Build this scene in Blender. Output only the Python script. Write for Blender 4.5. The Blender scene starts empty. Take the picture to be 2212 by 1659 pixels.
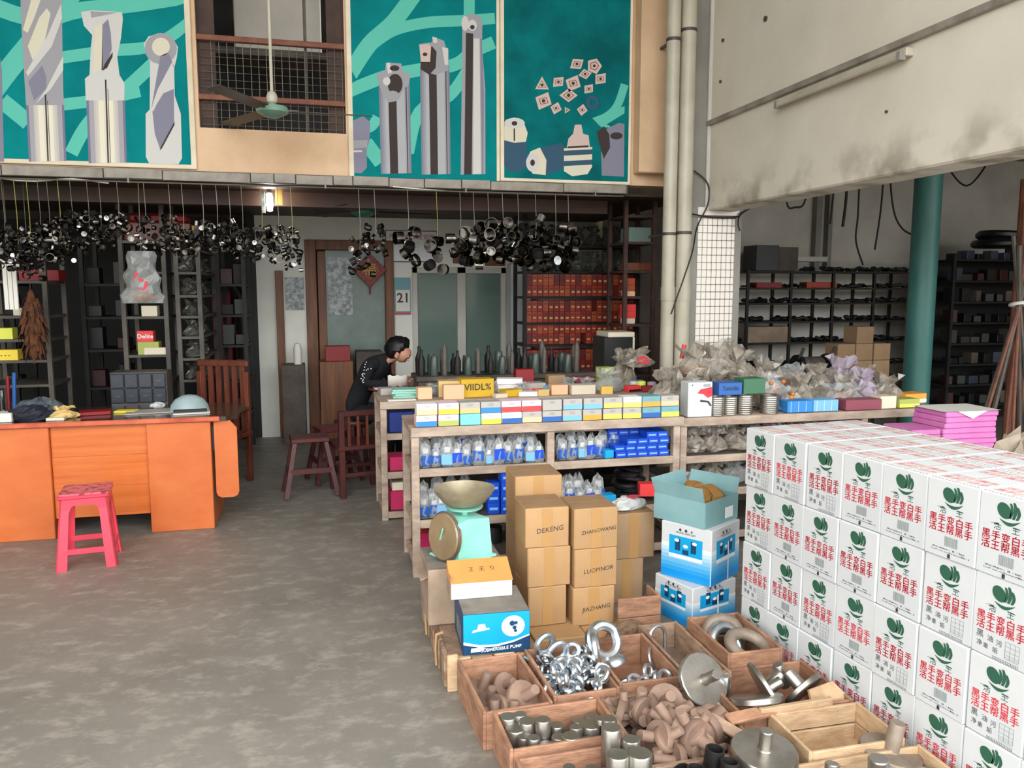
import bpy, math, random
from mathutils import Vector, Matrix, Euler, noise as mnoise

SC = bpy.context.scene
COL = SC.collection
R = math.radians
PI = math.pi

# ------------------------------------------------------------------ camera
cam_data = bpy.data.cameras.new('camera')
cam_data.sensor_fit = 'HORIZONTAL'
cam_data.sensor_width = 36.0
cam_data.lens = 36.0 * 1720.0 / 2212.0
cam_data.clip_start = 0.05
cam_data.clip_end = 200
cam = bpy.data.objects.new('camera', cam_data)
COL.objects.link(cam)
cam.location = (0, 0, 1.66)
cam.rotation_euler = (R(90) - math.atan(207 / 1720), 0, -R(13.8))
SC.camera = cam

# ------------------------------------------------------------------ daylight (overcast sky through the open shop front)
world = bpy.data.worlds.new('overcast_sky')
SC.world = world
world.use_nodes = True
bg = world.node_tree.nodes['Background']
bg.inputs[0].default_value = (0.96, 0.985, 1.0, 1)
bg.inputs[1].default_value = 6.5
portal = bpy.data.lights.new('shop_front_portal', 'AREA')
portal.shape = 'RECTANGLE'
portal.size = 8.6
portal.size_y = 5.6
portal.cycles.is_portal = True
po = bpy.data.objects.new('shop_front_portal', portal)
COL.objects.link(po)
po.location = (-0.9, -0.62, 2.8)
po.rotation_euler = (R(90), 0, 0)

p2 = bpy.data.lights.new('side_bay_portal', 'AREA')
p2.shape = 'RECTANGLE'
p2.size = 6.4
p2.size_y = 3.4
p2.cycles.is_portal = True
po2 = bpy.data.objects.new('side_bay_portal', p2)
COL.objects.link(po2)
po2.location = (6.8, 0.25, 1.7)
po2.rotation_euler = (R(90), 0, 0)

SC.view_settings.view_transform = 'Standard'
SC.view_settings.look = 'None'
SC.view_settings.exposure = 0.0
SC.view_settings.gamma = 1.0
SC.view_settings.use_curve_mapping = False

# ------------------------------------------------------------------ materials
def lin(c):
    return c / 12.92 if c <= 0.04045 else ((c + 0.055) / 1.055) ** 2.4

def rgb(r, g, b):
    return (lin(r / 255), lin(g / 255), lin(b / 255), 1.0)

MATS = {}
def M(name, c1, c2=None, rough=0.6, metal=0.0, scale=6.0, bump=0.0, bscale=None, detail=5.0, stretch=(1, 1, 1),
      alpha=1.0, trans=0.0, emit=None, estr=0.0, contrast=(0.35, 0.65), coat=0.0, spec=0.5, coords='Object', rand=0.0):
    if name in MATS:
        return MATS[name]
    m = bpy.data.materials.new(name)
    m.use_nodes = True
    nt = m.node_tree
    b = nt.nodes['Principled BSDF']
    b.inputs['Base Color'].default_value = c1
    b.inputs['Roughness'].default_value = rough
    b.inputs['Metallic'].default_value = metal
    b.inputs['Specular IOR Level'].default_value = spec
    b.inputs['Coat Weight'].default_value = coat
    b.inputs['Alpha'].default_value = alpha
    b.inputs['Transmission Weight'].default_value = trans
    if emit:
        b.inputs['Emission Color'].default_value = emit
        b.inputs['Emission Strength'].default_value = estr
    if c2 or bump or rand:
        tc = nt.nodes.new('ShaderNodeTexCoord')
        mp = nt.nodes.new('ShaderNodeMapping')
        mp.inputs['Scale'].default_value = stretch
        nt.links.new(tc.outputs[coords], mp.inputs[0])
    if c2:
        n = nt.nodes.new('ShaderNodeTexNoise')
        n.inputs['Scale'].default_value = scale
        n.inputs['Detail'].default_value = detail
        n.inputs['Roughness'].default_value = 0.62
        nt.links.new(mp.outputs[0], n.inputs[0])
        mr = nt.nodes.new('ShaderNodeMapRange')
        mr.inputs[1].default_value = contrast[0]
        mr.inputs[2].default_value = contrast[1]
        nt.links.new(n.outputs[0], mr.inputs[0])
        mx = nt.nodes.new('ShaderNodeMix')
        mx.data_type = 'RGBA'
        mx.inputs[6].default_value = c1
        mx.inputs[7].default_value = c2
        nt.links.new(mr.outputs[0], mx.inputs[0])
        out = mx.outputs[2]
        if rand:
            oi = nt.nodes.new('ShaderNodeObjectInfo')
            hs = nt.nodes.new('ShaderNodeHueSaturation')
            m2 = nt.nodes.new('ShaderNodeMapRange')
            m2.inputs[3].default_value = 1 - rand
            m2.inputs[4].default_value = 1 + rand
            nt.links.new(oi.outputs['Random'], m2.inputs[0])
            nt.links.new(m2.outputs[0], hs.inputs['Value'])
            nt.links.new(out, hs.inputs['Color'])
            out = hs.outputs[0]
        nt.links.new(out, b.inputs['Base Color'])
    if bump:
        n2 = nt.nodes.new('ShaderNodeTexNoise')
        n2.inputs['Scale'].default_value = bscale or scale * 3
        n2.inputs['Detail'].default_value = 4
        nt.links.new(mp.outputs[0], n2.inputs[0])
        bp = nt.nodes.new('ShaderNodeBump')
        bp.inputs['Strength'].default_value = bump
        bp.inputs['Distance'].default_value = 0.02
        nt.links.new(n2.outputs[0], bp.inputs['Height'])
        nt.links.new(bp.outputs[0], b.inputs['Normal'])
    MATS[name] = m
    return m

# surfaces
M('plaster_white', rgb(206, 202, 192), rgb(188, 184, 174), scale=1.3, bump=0.08, bscale=30)
M('plaster_grey', rgb(150, 146, 138), rgb(128, 124, 116), scale=1.5)
M('plaster_side', rgb(206, 200, 188), rgb(184, 178, 166), scale=1.5)
M('plaster_back', rgb(236, 236, 226), rgb(220, 220, 208), scale=1.2)
M('plaster_shaded', rgb(30, 29, 27), rgb(20, 20, 19), scale=1.5)  # near-black: the shade of the deep recesses is put into the wall colour
M('peach', rgb(216, 182, 146), rgb(196, 160, 124), scale=2.0, contrast=(0.4, 0.7), bump=0.04)
M('ceiling_paint', rgb(190, 188, 182), rough=0.9)
M('soffit', rgb(74, 46, 30), rgb(48, 30, 20), scale=3, stretch=(0.4, 6, 1))
M('fascia', rgb(158, 150, 138), rgb(120, 112, 100), scale=5, rough=0.5)
M('joint', rgb(70, 64, 58))
M('tile_white', rgb(232, 224, 214), rough=0.25)
M('grout', rgb(96, 84, 74))
M('pipe', rgb(196, 190, 172), rgb(172, 164, 144), scale=2.5, rough=0.4)
M('clamp', rgb(70, 66, 60), rough=0.5)
M('pole_green', rgb(74, 128, 122), rgb(54, 104, 99), scale=3, stretch=(1, 1, 0.3), rough=0.45)
# wood
M('desk_orange', rgb(216, 118, 60), rgb(196, 92, 32), scale=2.2, stretch=(1, 1, 2.2), rough=0.38, coat=0.25, contrast=(0.3, 0.75))
M('desk_panel', rgb(220, 120, 54), rgb(190, 90, 24), scale=2.6, stretch=(0.5, 1, 9), rough=0.38, coat=0.25, contrast=(0.3, 0.75))
M('desk_edge', rgb(214, 110, 74), rgb(170, 64, 34), scale=4, rough=0.3, coat=0.4)
M('desk_top', rgb(48, 40, 34), rgb(78, 58, 44), scale=6, rough=0.18, coat=0.4)
M('door_wood', rgb(128, 78, 42), rgb(96, 54, 28), scale=3, stretch=(8, 8, 0.6), rough=0.5)
M('crate_wood', rgb(172, 144, 120), rgb(132, 104, 84), scale=5, stretch=(2, 2, 7), rough=0.75, bump=0.25, bscale=24, rand=0.14)
M('crate_red', rgb(180, 134, 104), rgb(136, 98, 76), scale=5, stretch=(2, 2, 7), rough=0.75, bump=0.2, bscale=24, rand=0.12)
M('crate_pale', rgb(204, 174, 138), rgb(174, 142, 108), scale=5, stretch=(2, 2, 7), rough=0.75, bump=0.2, bscale=24, rand=0.1)
M('bark', rgb(150, 122, 96), rgb(104, 78, 58), scale=9, stretch=(3, 3, 1), rough=0.9, bump=0.5, bscale=30)
M('rack_wood', rgb(188, 168, 150), rgb(150, 130, 114), scale=5, stretch=(1, 3, 3), rough=0.7, bump=0.15)
M('shelf_dark', rgb(92, 82, 72), rgb(64, 56, 50), scale=5, rough=0.7)
M('chair_wood', rgb(118, 62, 42), rgb(84, 40, 28), scale=4, stretch=(5, 5, 1), rough=0.4)
M('chair_red', rgb(88, 40, 36), rgb(64, 28, 26), scale=3, rough=0.45)
M('table_round', rgb(170, 112, 72), rgb(140, 84, 50), scale=4, rough=0.4)
# plastics, metals, paper
M('pink_plastic', rgb(238, 78, 98), rgb(226, 64, 86), scale=2, rough=0.35)
M('pink_seat', rgb(226, 110, 124), rgb(150, 52, 62), scale=26, rough=0.4, contrast=(0.5, 0.58))
M('kraft', rgb(186, 148, 104), rgb(172, 134, 92), scale=3, rough=0.75, rand=0.06)
M('kraft_top', rgb(162, 128, 92), rgb(144, 112, 80), scale=4, rough=0.8)
M('kraft_tape', rgb(180, 138, 86), rough=0.45)
M('kraft_dull', rgb(172, 142, 108), rgb(156, 126, 94), scale=3, rough=0.8, rand=0.06)
M('kraft_dusty', rgb(172, 150, 128), rgb(140, 120, 102), scale=5, rough=0.9)
M('carton_white', rgb(214, 216, 216), rgb(205, 208, 209), scale=2, rough=0.55)
M('carton_top', rgb(206, 197, 190), rgb(188, 177, 169), scale=9, rough=0.7)
M('print_red', rgb(214, 52, 66), rough=0.6)
M('print_red_soft', rgb(226, 120, 116), rough=0.7)
M('print_green', rgb(42, 92, 70), rough=0.6)
M('print_black', rgb(52, 54, 54), rough=0.6)
M('print_grey', rgb(150, 158, 156), rough=0.6)
M('print_white', rgb(240, 244, 244), rough=0.6)
M('carton_cyan', rgb(20, 168, 222), rgb(10, 150, 210), scale=2, rough=0.4)
M('carton_navy', rgb(18, 72, 112), rgb(14, 56, 92), scale=3, rough=0.45)
M('carton_dust', rgb(142, 134, 122), rgb(112, 106, 98), scale=6, rough=0.9)
M('print_pale', rgb(196, 232, 238), rough=0.5)
M('teal_carton', rgb(140, 178, 180), rgb(120, 160, 164), scale=3, rough=0.6)
M('wrap_paper', rgb(168, 124, 62), rgb(132, 92, 40), scale=6, rough=0.7)
M('scale_mint', rgb(156, 226, 208), rgb(136, 206, 190), scale=4, rough=0.4)
M('scale_pan', rgb(178, 168, 142), rgb(142, 130, 106), scale=7, rough=0.42, metal=0.35)
M('scale_dial', rgb(150, 128, 96), rgb(126, 106, 78), scale=5, rough=0.35, coat=0.5)
M('orange_lid', rgb(236, 152, 84), rgb(224, 138, 70), scale=3, rough=0.6)
M('chrome', rgb(208, 210, 212), rgb(150, 150, 150), scale=12, rough=0.2, metal=1.0)
M('chrome_dark', rgb(124, 119, 112), rgb(56, 53, 50), scale=14, rough=0.22, metal=1.0, rand=0.3)
M('galvanised', rgb(226, 231, 235), rgb(186, 195, 202), scale=9, rough=0.36, metal=1.0)
M('dull_steel', rgb(178, 174, 166), rgb(140, 134, 124), scale=6, rough=0.36, metal=0.9)
M('dusty_steel', rgb(160, 146, 130), rgb(128, 112, 98), scale=8, rough=0.6, metal=0.3)
M('rust_brown', rgb(156, 128, 110), rgb(120, 96, 82), scale=8, rough=0.7, metal=0.15, rand=0.12)
M('black_iron', rgb(34, 32, 31), rgb(22, 21, 20), scale=8, rough=0.55, metal=0.3)
M('black_plastic', rgb(22, 22, 24), rough=0.4)
M('dark_cloth', rgb(20, 22, 28), rgb(14, 15, 20), scale=9, rough=0.9)
M('skin', rgb(196, 142, 116), rough=0.55)
M('hair', rgb(14, 12, 12), rough=0.5)
M('white_paper', rgb(228, 224, 214), rough=0.7)
M('grey_frame', rgb(96, 90, 82), rgb(70, 64, 58), scale=5, rough=0.55)
M('steel_post', rgb(92, 86, 76), rgb(66, 60, 54), scale=4, rough=0.5)
M('wire', rgb(110, 106, 96), rough=0.45, metal=0.5)
M('cord_yellow', rgb(150, 142, 70), rough=0.6)
M('cable', rgb(26, 26, 26), rough=0.6)
M('rust_bar', rgb(134, 84, 64), rgb(104, 60, 46), scale=6, rough=0.7)
M('rust_dark', rgb(76, 52, 42), rgb(52, 36, 30), scale=6, rough=0.7)
M('teal', rgb(0, 132, 134), rgb(0, 114, 118), scale=2.2, rough=0.85, spec=0.15)
M('teal_dark', rgb(0, 118, 120), rgb(0, 88, 92), scale=2.4, rough=0.85, spec=0.15)
M('teal_light', rgb(96, 190, 172), rough=0.85, spec=0.15)
M('banner_cream', rgb(232, 220, 196), rgb(214, 200, 174), scale=3, rough=0.85, spec=0.15)
M('art_cream', rgb(214, 208, 186), rough=0.85, spec=0.15)
M('art_grey', rgb(158, 156, 162), rough=0.85, spec=0.15)
M('art_lilac', rgb(132, 131, 148), rough=0.85, spec=0.15)
M('art_pale', rgb(204, 202, 198), rough=0.85, spec=0.15)
M('art_dark', rgb(66, 58, 56), rough=0.85, spec=0.15)
M('art_blue', rgb(60, 88, 110), rough=0.85, spec=0.15)
M('art_pink', rgb(206, 182, 174), rough=0.85, spec=0.15)
M('art_brown', rgb(120, 74, 60), rough=0.85, spec=0.15)
M('fan_green', rgb(120, 158, 140), rough=0.4)
M('fan_teal', rgb(52, 128, 100), rough=0.35)
M('fan_blade', rgb(74, 66, 58), rough=0.5)
M('lamp_glow', rgb(255, 250, 240), emit=(1, 0.96, 0.9, 1), estr=70.0)
M('glass_green', rgb(108, 128, 120), rough=0.12)
M('jar_dim', rgb(66, 76, 70), rough=0.3)
M('frosted', rgb(118, 134, 126), rgb(98, 114, 106), scale=3, rough=0.3)
M('foil', rgb(150, 156, 156), rgb(92, 98, 98), scale=22, rough=0.4, metal=0.2, contrast=(0.4, 0.6))
M('fu_red', rgb(150, 34, 24), rgb(90, 20, 16), scale=30, rough=0.5)
M('fu_gold', rgb(190, 150, 50), rough=0.5)
M('plastic_clear', rgb(206, 210, 208), rgb(160, 160, 156), scale=7, rough=0.15, alpha=0.42)
M('plastic_bag', rgb(190, 182, 168), rgb(128, 116, 102), scale=14, rough=0.18, alpha=0.66)
M('plastic_lilac', rgb(190, 176, 190), rgb(150, 136, 150), scale=9, rough=0.25, alpha=0.8)
M('plastic_white', rgb(224, 226, 224), rgb(190, 192, 190), scale=8, rough=0.3, alpha=0.9)
M('fill_brown', rgb(150, 120, 92), rgb(104, 80, 60), scale=12, rough=0.6)
M('fill_orange', rgb(226, 140, 60), rgb(176, 96, 34), scale=24, rough=0.5)
M('blue_pack', rgb(44, 100, 190), rgb(30, 72, 150), scale=6, rough=0.35)
M('blue_box', rgb(22, 84, 214), rgb(16, 66, 186), scale=3, rough=0.4, rand=0.1)
M('blue_dark', rgb(16, 40, 110), rough=0.4)
M('sack', rgb(170, 156, 138), rgb(140, 126, 108), scale=9, rough=0.9)
M('pink_foam', rgb(212, 128, 184), rgb(198, 108, 170), scale=4, rough=0.6)
M('feather', rgb(112, 68, 40), rgb(66, 38, 24), scale=14, rough=0.95)
M('grey_drawer', rgb(64, 70, 80), rgb(50, 56, 64), scale=3, rough=0.35)
M('helmet_grey', rgb(170, 190, 192), rgb(146, 166, 168), scale=4, rough=0.5)

for k in range(8):
    u = k / 7
    def mixc(a, b, t): return tuple(a[i] + (b[i] - a[i]) * t for i in range(3))
    M('ramp_cream%d' % k, rgb(*mixc((120, 118, 142), (226, 220, 200), u ** .7)), rough=0.85, spec=0.15)
    M('ramp_grey%d' % k, rgb(*mixc((86, 88, 104), (198, 198, 200), u ** .8)), rough=0.85, spec=0.15)

M('plastic_shaded', rgb(92, 92, 84), rgb(58, 58, 52), scale=12, rough=0.3)  # bag plastic darkened, shade under the mezzanine painted into its colour
for k in range(8):
    u = k / 7
    M('ramp_blue%d' % k, rgb(12 + 220 * u, 146 + 90 * u, 222 + 18 * u), rough=0.45)

def C(name, r, g, b, rough=0.5, **k):
    """plain one-colour paint or card"""
    return M(name, rgb(r, g, b), rough=rough, **k)

# concrete floor: mottled patches with pale scuffs
def floor_mat():
    m = M('concrete', rgb(140, 134, 125), rgb(117, 112, 104), scale=1.1, detail=9, rough=0.5, bump=0.12, bscale=18, contrast=(0.3, 0.7))
    nt = m.node_tree
    b = nt.nodes['Principled BSDF']
    src = b.inputs['Base Color'].links[0].from_socket
    tc = nt.nodes.new('ShaderNodeTexCoord')
    mp = nt.nodes.new('ShaderNodeMapping')
    mp.inputs['Scale'].default_value = (1.0, 1.6, 1)
    mp.inputs['Rotation'].default_value = (0, 0, 0.5)
    nt.links.new(tc.outputs['Object'], mp.inputs[0])
    n = nt.nodes.new('ShaderNodeTexNoise')
    n.inputs['Scale'].default_value = 6.5
    n.inputs['Detail'].default_value = 10
    n.inputs['Roughness'].default_value = 0.72
    n.inputs['Distortion'].default_value = 0.15
    nt.links.new(mp.outputs[0], n.inputs[0])
    mr = nt.nodes.new('ShaderNodeMapRange')
    mr.inputs[1].default_value = 0.50
    mr.inputs[2].default_value = 0.74
    nt.links.new(n.outputs[0], mr.inputs[0])
    mx = nt.nodes.new('ShaderNodeMix')
    mx.data_type = 'RGBA'
    mx.inputs[7].default_value = rgb(172, 166, 155)
    nt.links.new(mr.outputs[0], mx.inputs[0])
    nt.links.new(src, mx.inputs[6])
    nt.links.new(mx.outputs[2], b.inputs['Base Color'])
floor_mat()

# plaster of the beam wall: grime band of its own along the lower arris
def beam_mat():
    m = M('plaster_beam', rgb(224, 216, 200), rgb(210, 202, 186), scale=1.0, bump=0.06, bscale=30, rough=0.8)
    nt = m.node_tree
    b = nt.nodes['Principled BSDF']
    src = b.inputs['Base Color'].links[0].from_socket
    tc = nt.nodes.new('ShaderNodeTexCoord')
    sx = nt.nodes.new('ShaderNodeSeparateXYZ')
    nt.links.new(tc.outputs['Object'], sx.inputs[0])
    n = nt.nodes.new('ShaderNodeTexNoise')
    n.inputs['Scale'].default_value = 4.0
    n.inputs['Detail'].default_value = 8
    nt.links.new(tc.outputs['Object'], n.inputs[0])
    z = nt.nodes.new('ShaderNodeMapRange')
    z.inputs[1].default_value = 2.58
    z.inputs[2].default_value = 2.30
    nt.links.new(sx.outputs[2], z.inputs[0])
    nm = nt.nodes.new('ShaderNodeMapRange')
    nm.inputs[1].default_value = 0.46
    nm.inputs[2].default_value = 0.66
    nt.links.new(n.outputs[0], nm.inputs[0])
    mu = nt.nodes.new('ShaderNodeMath')
    mu.operation = 'MULTIPLY'
    nt.links.new(z.outputs[0], mu.inputs[0])
    nt.links.new(nm.outputs[0], mu.inputs[1])
    mx = nt.nodes.new('ShaderNodeMix')
    mx.data_type = 'RGBA'
    mx.inputs[7].default_value = rgb(150, 140, 124)
    nt.links.new(mu.outputs[0], mx.inputs[0])
    nt.links.new(src, mx.inputs[6])
    nt.links.new(mx.outputs[2], b.inputs['Base Color'])
beam_mat()

# ------------------------------------------------------------------ mesh building
class MB:
    def __init__(self, mat=None):
        self.v = []; self.f = []; self.mi = []; self.mats = []; self.cur = 0
        if mat:
            self.use(mat)
    def use(self, mat):
        m = MATS[mat] if isinstance(mat, str) else mat
        if m not in self.mats:
            self.mats.append(m)
        self.cur = self.mats.index(m)
        return self
    def add(self, vs, fs, T=None):
        o = len(self.v)
        self.v += [(T @ Vector(p)) if T else Vector(p) for p in vs]
        self.f += [tuple(i + o for i in q) for q in fs]
        self.mi += [self.cur] * len(fs)
        return self
    def box(self, c, s, rot=None, bev=0.0):
        hx, hy, hz = s[0] / 2, s[1] / 2, s[2] / 2
        T = Matrix.Translation(c)
        if rot:
            T = T @ Euler(rot).to_matrix().to_4x4()
        if bev <= 0:
            vs = [(x * hx, y * hy, z * hz) for z in (-1, 1) for y in (-1, 1) for x in (-1, 1)]
            fs = [(0, 2, 3, 1), (4, 5, 7, 6), (0, 1, 5, 4), (1, 3, 7, 5), (3, 2, 6, 7), (2, 0, 4, 6)]
            return self.add(vs, fs, T)
        b = min(bev, hx * .9, hy * .9, hz * .9)
        vs = []; ix = {}
        for sx in (-1, 1):
            for sy in (-1, 1):
                for sz in (-1, 1):
                    for a, p in ((0, (sx * hx, sy * (hy - b), sz * (hz - b))), (1, (sx * (hx - b), sy * hy, sz * (hz - b))), (2, (sx * (hx - b), sy * (hy - b), sz * hz))):
                        ix[sx, sy, sz, a] = len(vs); vs.append(p)
        fs = []
        def face(idx):
            ps = [Vector(vs[i]) for i in idx]
            n = (ps[1] - ps[0]).cross(ps[2] - ps[0])
            cen = sum(ps, Vector()) / len(ps)
            fs.append(tuple(idx) if n.dot(cen) > 0 else tuple(reversed(idx)))
        for sg in (-1, 1):
            face([ix[sg, a, c2, 0] for a, c2 in ((-1, -1), (1, -1), (1, 1), (-1, 1))])
            face([ix[a, sg, c2, 1] for a, c2 in ((-1, -1), (1, -1), (1, 1), (-1, 1))])
            face([ix[a, c2, sg, 2] for a, c2 in ((-1, -1), (1, -1), (1, 1), (-1, 1))])
        for s1 in (-1, 1):
            for s2 in (-1, 1):
                face([ix[s1, s2, -1, 0], ix[s1, s2, 1, 0], ix[s1, s2, 1, 1], ix[s1, s2, -1, 1]])
                face([ix[s1, -1, s2, 0], ix[s1, 1, s2, 0], ix[s1, 1, s2, 2], ix[s1, -1, s2, 2]])
                face([ix[-1, s1, s2, 1], ix[1, s1, s2, 1], ix[1, s1, s2, 2], ix[-1, s1, s2, 2]])
                for s3 in (-1, 1):
                    face([ix[s1, s2, s3, 0], ix[s1, s2, s3, 1], ix[s1, s2, s3, 2]])
        return self.add(vs, fs, T)
    def bx(self, x0, x1, y0, y1, z0, z1, bev=0.0):
        return self.box(((x0 + x1) / 2, (y0 + y1) / 2, (z0 + z1) / 2), (abs(x1 - x0), abs(y1 - y0), abs(z1 - z0)), None, bev)
    def lathe(self, prof, n=16, c=(0, 0, 0), axis=(0, 0, 1), closed=False):
        """profile of (radius, height) pairs turned about axis"""
        q = Vector((0, 0, 1)).rotation_difference(Vector(axis).normalized())
        T = Matrix.Translation(c) @ q.to_matrix().to_4x4()
        vs = []; rows = []
        for r, z in prof:
            if r < 1e-6:
                rows.append([len(vs)]); vs.append((0, 0, z))
            else:
                rows.append(list(range(len(vs), len(vs) + n)))
                vs += [(r * math.cos(2 * PI * k / n), r * math.sin(2 * PI * k / n), z) for k in range(n)]
        fs = []
        pairs = list(zip(rows, rows[1:]))
        if closed:
            pairs.append((rows[-1], rows[0]))
        for a, b in pairs:
            for k in range(n):
                k2 = (k + 1) % n
                if len(a) == 1 and len(b) == 1:
                    continue
                if len(a) == 1:
                    fs.append((a[0], b[k2], b[k]))
                elif len(b) == 1:
                    fs.append((a[k], a[k2], b[0]))
                else:
                    fs.append((a[k], a[k2], b[k2], b[k]))
        return self.add(vs, fs, T)
    def cyl(self, p0, p1, r0, r1=None, n=14, caps=True):
        p0 = Vector(p0); p1 = Vector(p1)
        r1 = r0 if r1 is None else r1
        h = (p1 - p0).length
        pr = [(r0, 0), (r1, h)]
        if caps:
            pr = [(0, 0)] + pr + [(0, h)]
        return self.lathe(pr, n, p0, p1 - p0)
    def tube(self, pts, r, n=8, closed=False):
        pts = [Vector(p) for p in pts]
        N = len(pts)
        rr = r if isinstance(r, (list, tuple)) else [r] * N
        vs = []; fs = []
        up = None
        for i, p in enumerate(pts):
            a = pts[i - 1] if (i > 0 or closed) else p
            b = pts[(i + 1) % N] if (i < N - 1 or closed) else p
            t = (b - a).normalized()
            if up is None:
                up = t.orthogonal().normalized()
            else:
                up = (up - t * up.dot(t))
                up = up.normalized() if up.length > 1e-6 else t.orthogonal().normalized()
            s = t.cross(up)
            vs += [p + (up * math.cos(2 * PI * k / n) + s * math.sin(2 * PI * k / n)) * rr[i] for k in range(n)]
        for i in range(N if closed else N - 1):
            j = (i + 1) % N
            for k in range(n):
                k2 = (k + 1) % n
                fs.append((i * n + k, i * n + k2, j * n + k2, j * n + k))
        if not closed:
            fs.append(tuple(range(n - 1, -1, -1)))
            fs.append(tuple((N - 1) * n + k for k in range(n)))
        return self.add(vs, fs)
    def torus(self, c, Rr, r, axis=(0, 0, 1), n=20, m=10):
        q = Vector((0, 0, 1)).rotation_difference(Vector(axis).normalized())
        pts = [Vector(c) + q @ Vector((Rr * math.cos(2 * PI * k / n), Rr * math.sin(2 * PI * k / n), 0)) for k in range(n)]
        return self.tube(pts, r, m, True)
    def prism(self, poly, lo, hi, plane='xy'):
        """2-D outline (counter-clockwise) extruded along the third axis"""
        n = len(poly)
        def p3(a, b, c):
            return (a, b, c) if plane == 'xy' else ((a, c, b) if plane == 'xz' else (c, a, b))
        vs = [p3(a, b, lo) for a, b in poly] + [p3(a, b, hi) for a, b in poly]
        fs = [tuple(range(n - 1, -1, -1)), tuple(range(n, 2 * n))] + [(i, (i + 1) % n, n + (i + 1) % n, n + i) for i in range(n)]
        if plane == 'xz':
            fs = [tuple(reversed(f)) for f in fs]
        return self.add(vs, fs)
    def quad(self, *ps):
        return self.add(ps, [tuple(range(len(ps)))])
    def mesh(self, name, smooth=35):
        me = bpy.data.meshes.new(name)
        me.from_pydata([tuple(p) for p in self.v], [], self.f)
        for m in self.mats:
            me.materials.append(m)
        me.polygons.foreach_set('material_index', self.mi)
        if smooth:
            me.polygons.foreach_set('use_smooth', [True] * len(me.polygons))
            me.set_sharp_from_angle(angle=R(smooth))
        me.update()
        return me
    def build(self, name, parent=None, loc=(0, 0, 0), rot=(0, 0, 0), smooth=35):
        return O(name, self.mesh(name, smooth), parent, loc, rot)

def O(name, mesh, parent=None, loc=(0, 0, 0), rot=(0, 0, 0), scale=None):
    o = bpy.data.objects.new(name, mesh)
    COL.objects.link(o)
    o.location = loc
    o.rotation_euler = rot
    if scale:
        o.scale = (scale,) * 3 if isinstance(scale, (int, float)) else scale
    if parent:
        o.parent = parent
    return o

def tag(o, label, cat, group=None, kind=None):
    o['label'] = label
    o['category'] = cat
    if group:
        o['group'] = group
    if kind:
        o['kind'] = kind
    return o

def thing(name, label, cat, loc=(0, 0, 0), rot=(0, 0, 0), group=None):
    o = bpy.data.objects.new(name, None)
    COL.objects.link(o)
    o.empty_display_size = 0.05
    o.location = loc
    o.rotation_euler = rot
    return tag(o, label, cat, group)

def struct(o, label=None):
    o['kind'] = 'structure'
    if label:
        o['label'] = label
    return o

_cache = {}
def cached(key, fn):
    if key not in _cache:
        _cache[key] = fn()
    return _cache[key]

def text_mesh(body, size, mat, bold=0.0, align='CENTER', shear=0.0):
    def mk():
        c = bpy.data.curves.new('lettering', 'FONT')
        c.body = body
        c.size = size
        c.offset = bold * size
        c.shear = shear
        c.align_x = align
        c.align_y = 'CENTER'
        c.resolution_u = 2
        o = bpy.data.objects.new('lettering', c)
        COL.objects.link(o)
        dg = bpy.context.evaluated_depsgraph_get()
        me = bpy.data.meshes.new_from_object(o.evaluated_get(dg))
        bpy.data.objects.remove(o)
        me.materials.clear()
        me.materials.append(MATS[mat])
        return me
    return cached(('text', body, size, mat, bold, align, shear), mk)

FRONT = (R(90), 0, 0)            # lettering that faces -Y
LEFT = (R(90), 0, -R(90))        # lettering that faces -X
def text_into(mb, body, size, mat, T, bold=0.0, align='CENTER'):
    me = text_mesh(body, size, mat, bold, align)
    mb.use(mat)
    mb.add([v.co for v in me.vertices], [tuple(p.vertices) for p in me.polygons], T)
    return mb

def nth(k):
    return ('first', 'second', 'third', 'fourth', 'fifth', 'sixth', 'seventh', 'eighth', 'ninth', 'tenth', 'eleventh', 'twelfth', 'thirteenth', 'fourteenth', 'fifteenth',
            'sixteenth', 'seventeenth', 'eighteenth', 'nineteenth', 'twentieth', 'twenty-first', 'twenty-second')[k]

# ================================================================== THE SETTING
struct(MB('concrete').bx(-30, 30, -19, 12, -0.12, 0).build('floor'))
HC = 5.6
struct(MB('ceiling_paint').bx(-5.3, 3.6, -0.6, 11.3, HC, HC + .12).build('ceiling'))
struct(MB('plaster_white').bx(-5.3, -5.1, -0.6, 11.3, 0, HC).build('wall_left'))
struct(MB('plaster_shaded').bx(-5.3, 10.2, 11.2, 11.3, 0, HC).build('wall_rear'))
struct(MB('plaster_grey').bx(-30, 30, -19.4, -19.0, 0, 3.6).build('wall_sky_blocker'), 'unseen building front added to block low sky light')  # out of view, added to keep low sky light from the deep interior
# back wall below the mezzanine with a doorway and a window opening
b = MB('plaster_back')
b.bx(-0.62, -0.09, 9.2, 9.36, 0, 2.5)
b.bx(-0.09, 0.86, 9.2, 9.36, 2.19, 2.5)
b.bx(0.86, 1.10, 9.2, 9.36, 0, 2.5)
b.bx(1.10, 2.16, 9.2, 9.36, 1.87, 2.5)
b.bx(1.10, 2.16, 9.2, 9.36, 0, 0.55)
b.bx(2.16, 4.6, 9.2, 9.36, 0, 2.5)
struct(b.build('wall_back'))
struct(MB('plaster_shaded').bx(-5.1, -0.62, 10.6, 10.75, 0, 2.5).build('wall_back_store'))
struct(MB('plaster_shaded').bx(-0.70, -0.62, 9.2, 10.7, 0, 2.5).build('wall_store_side'))
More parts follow.
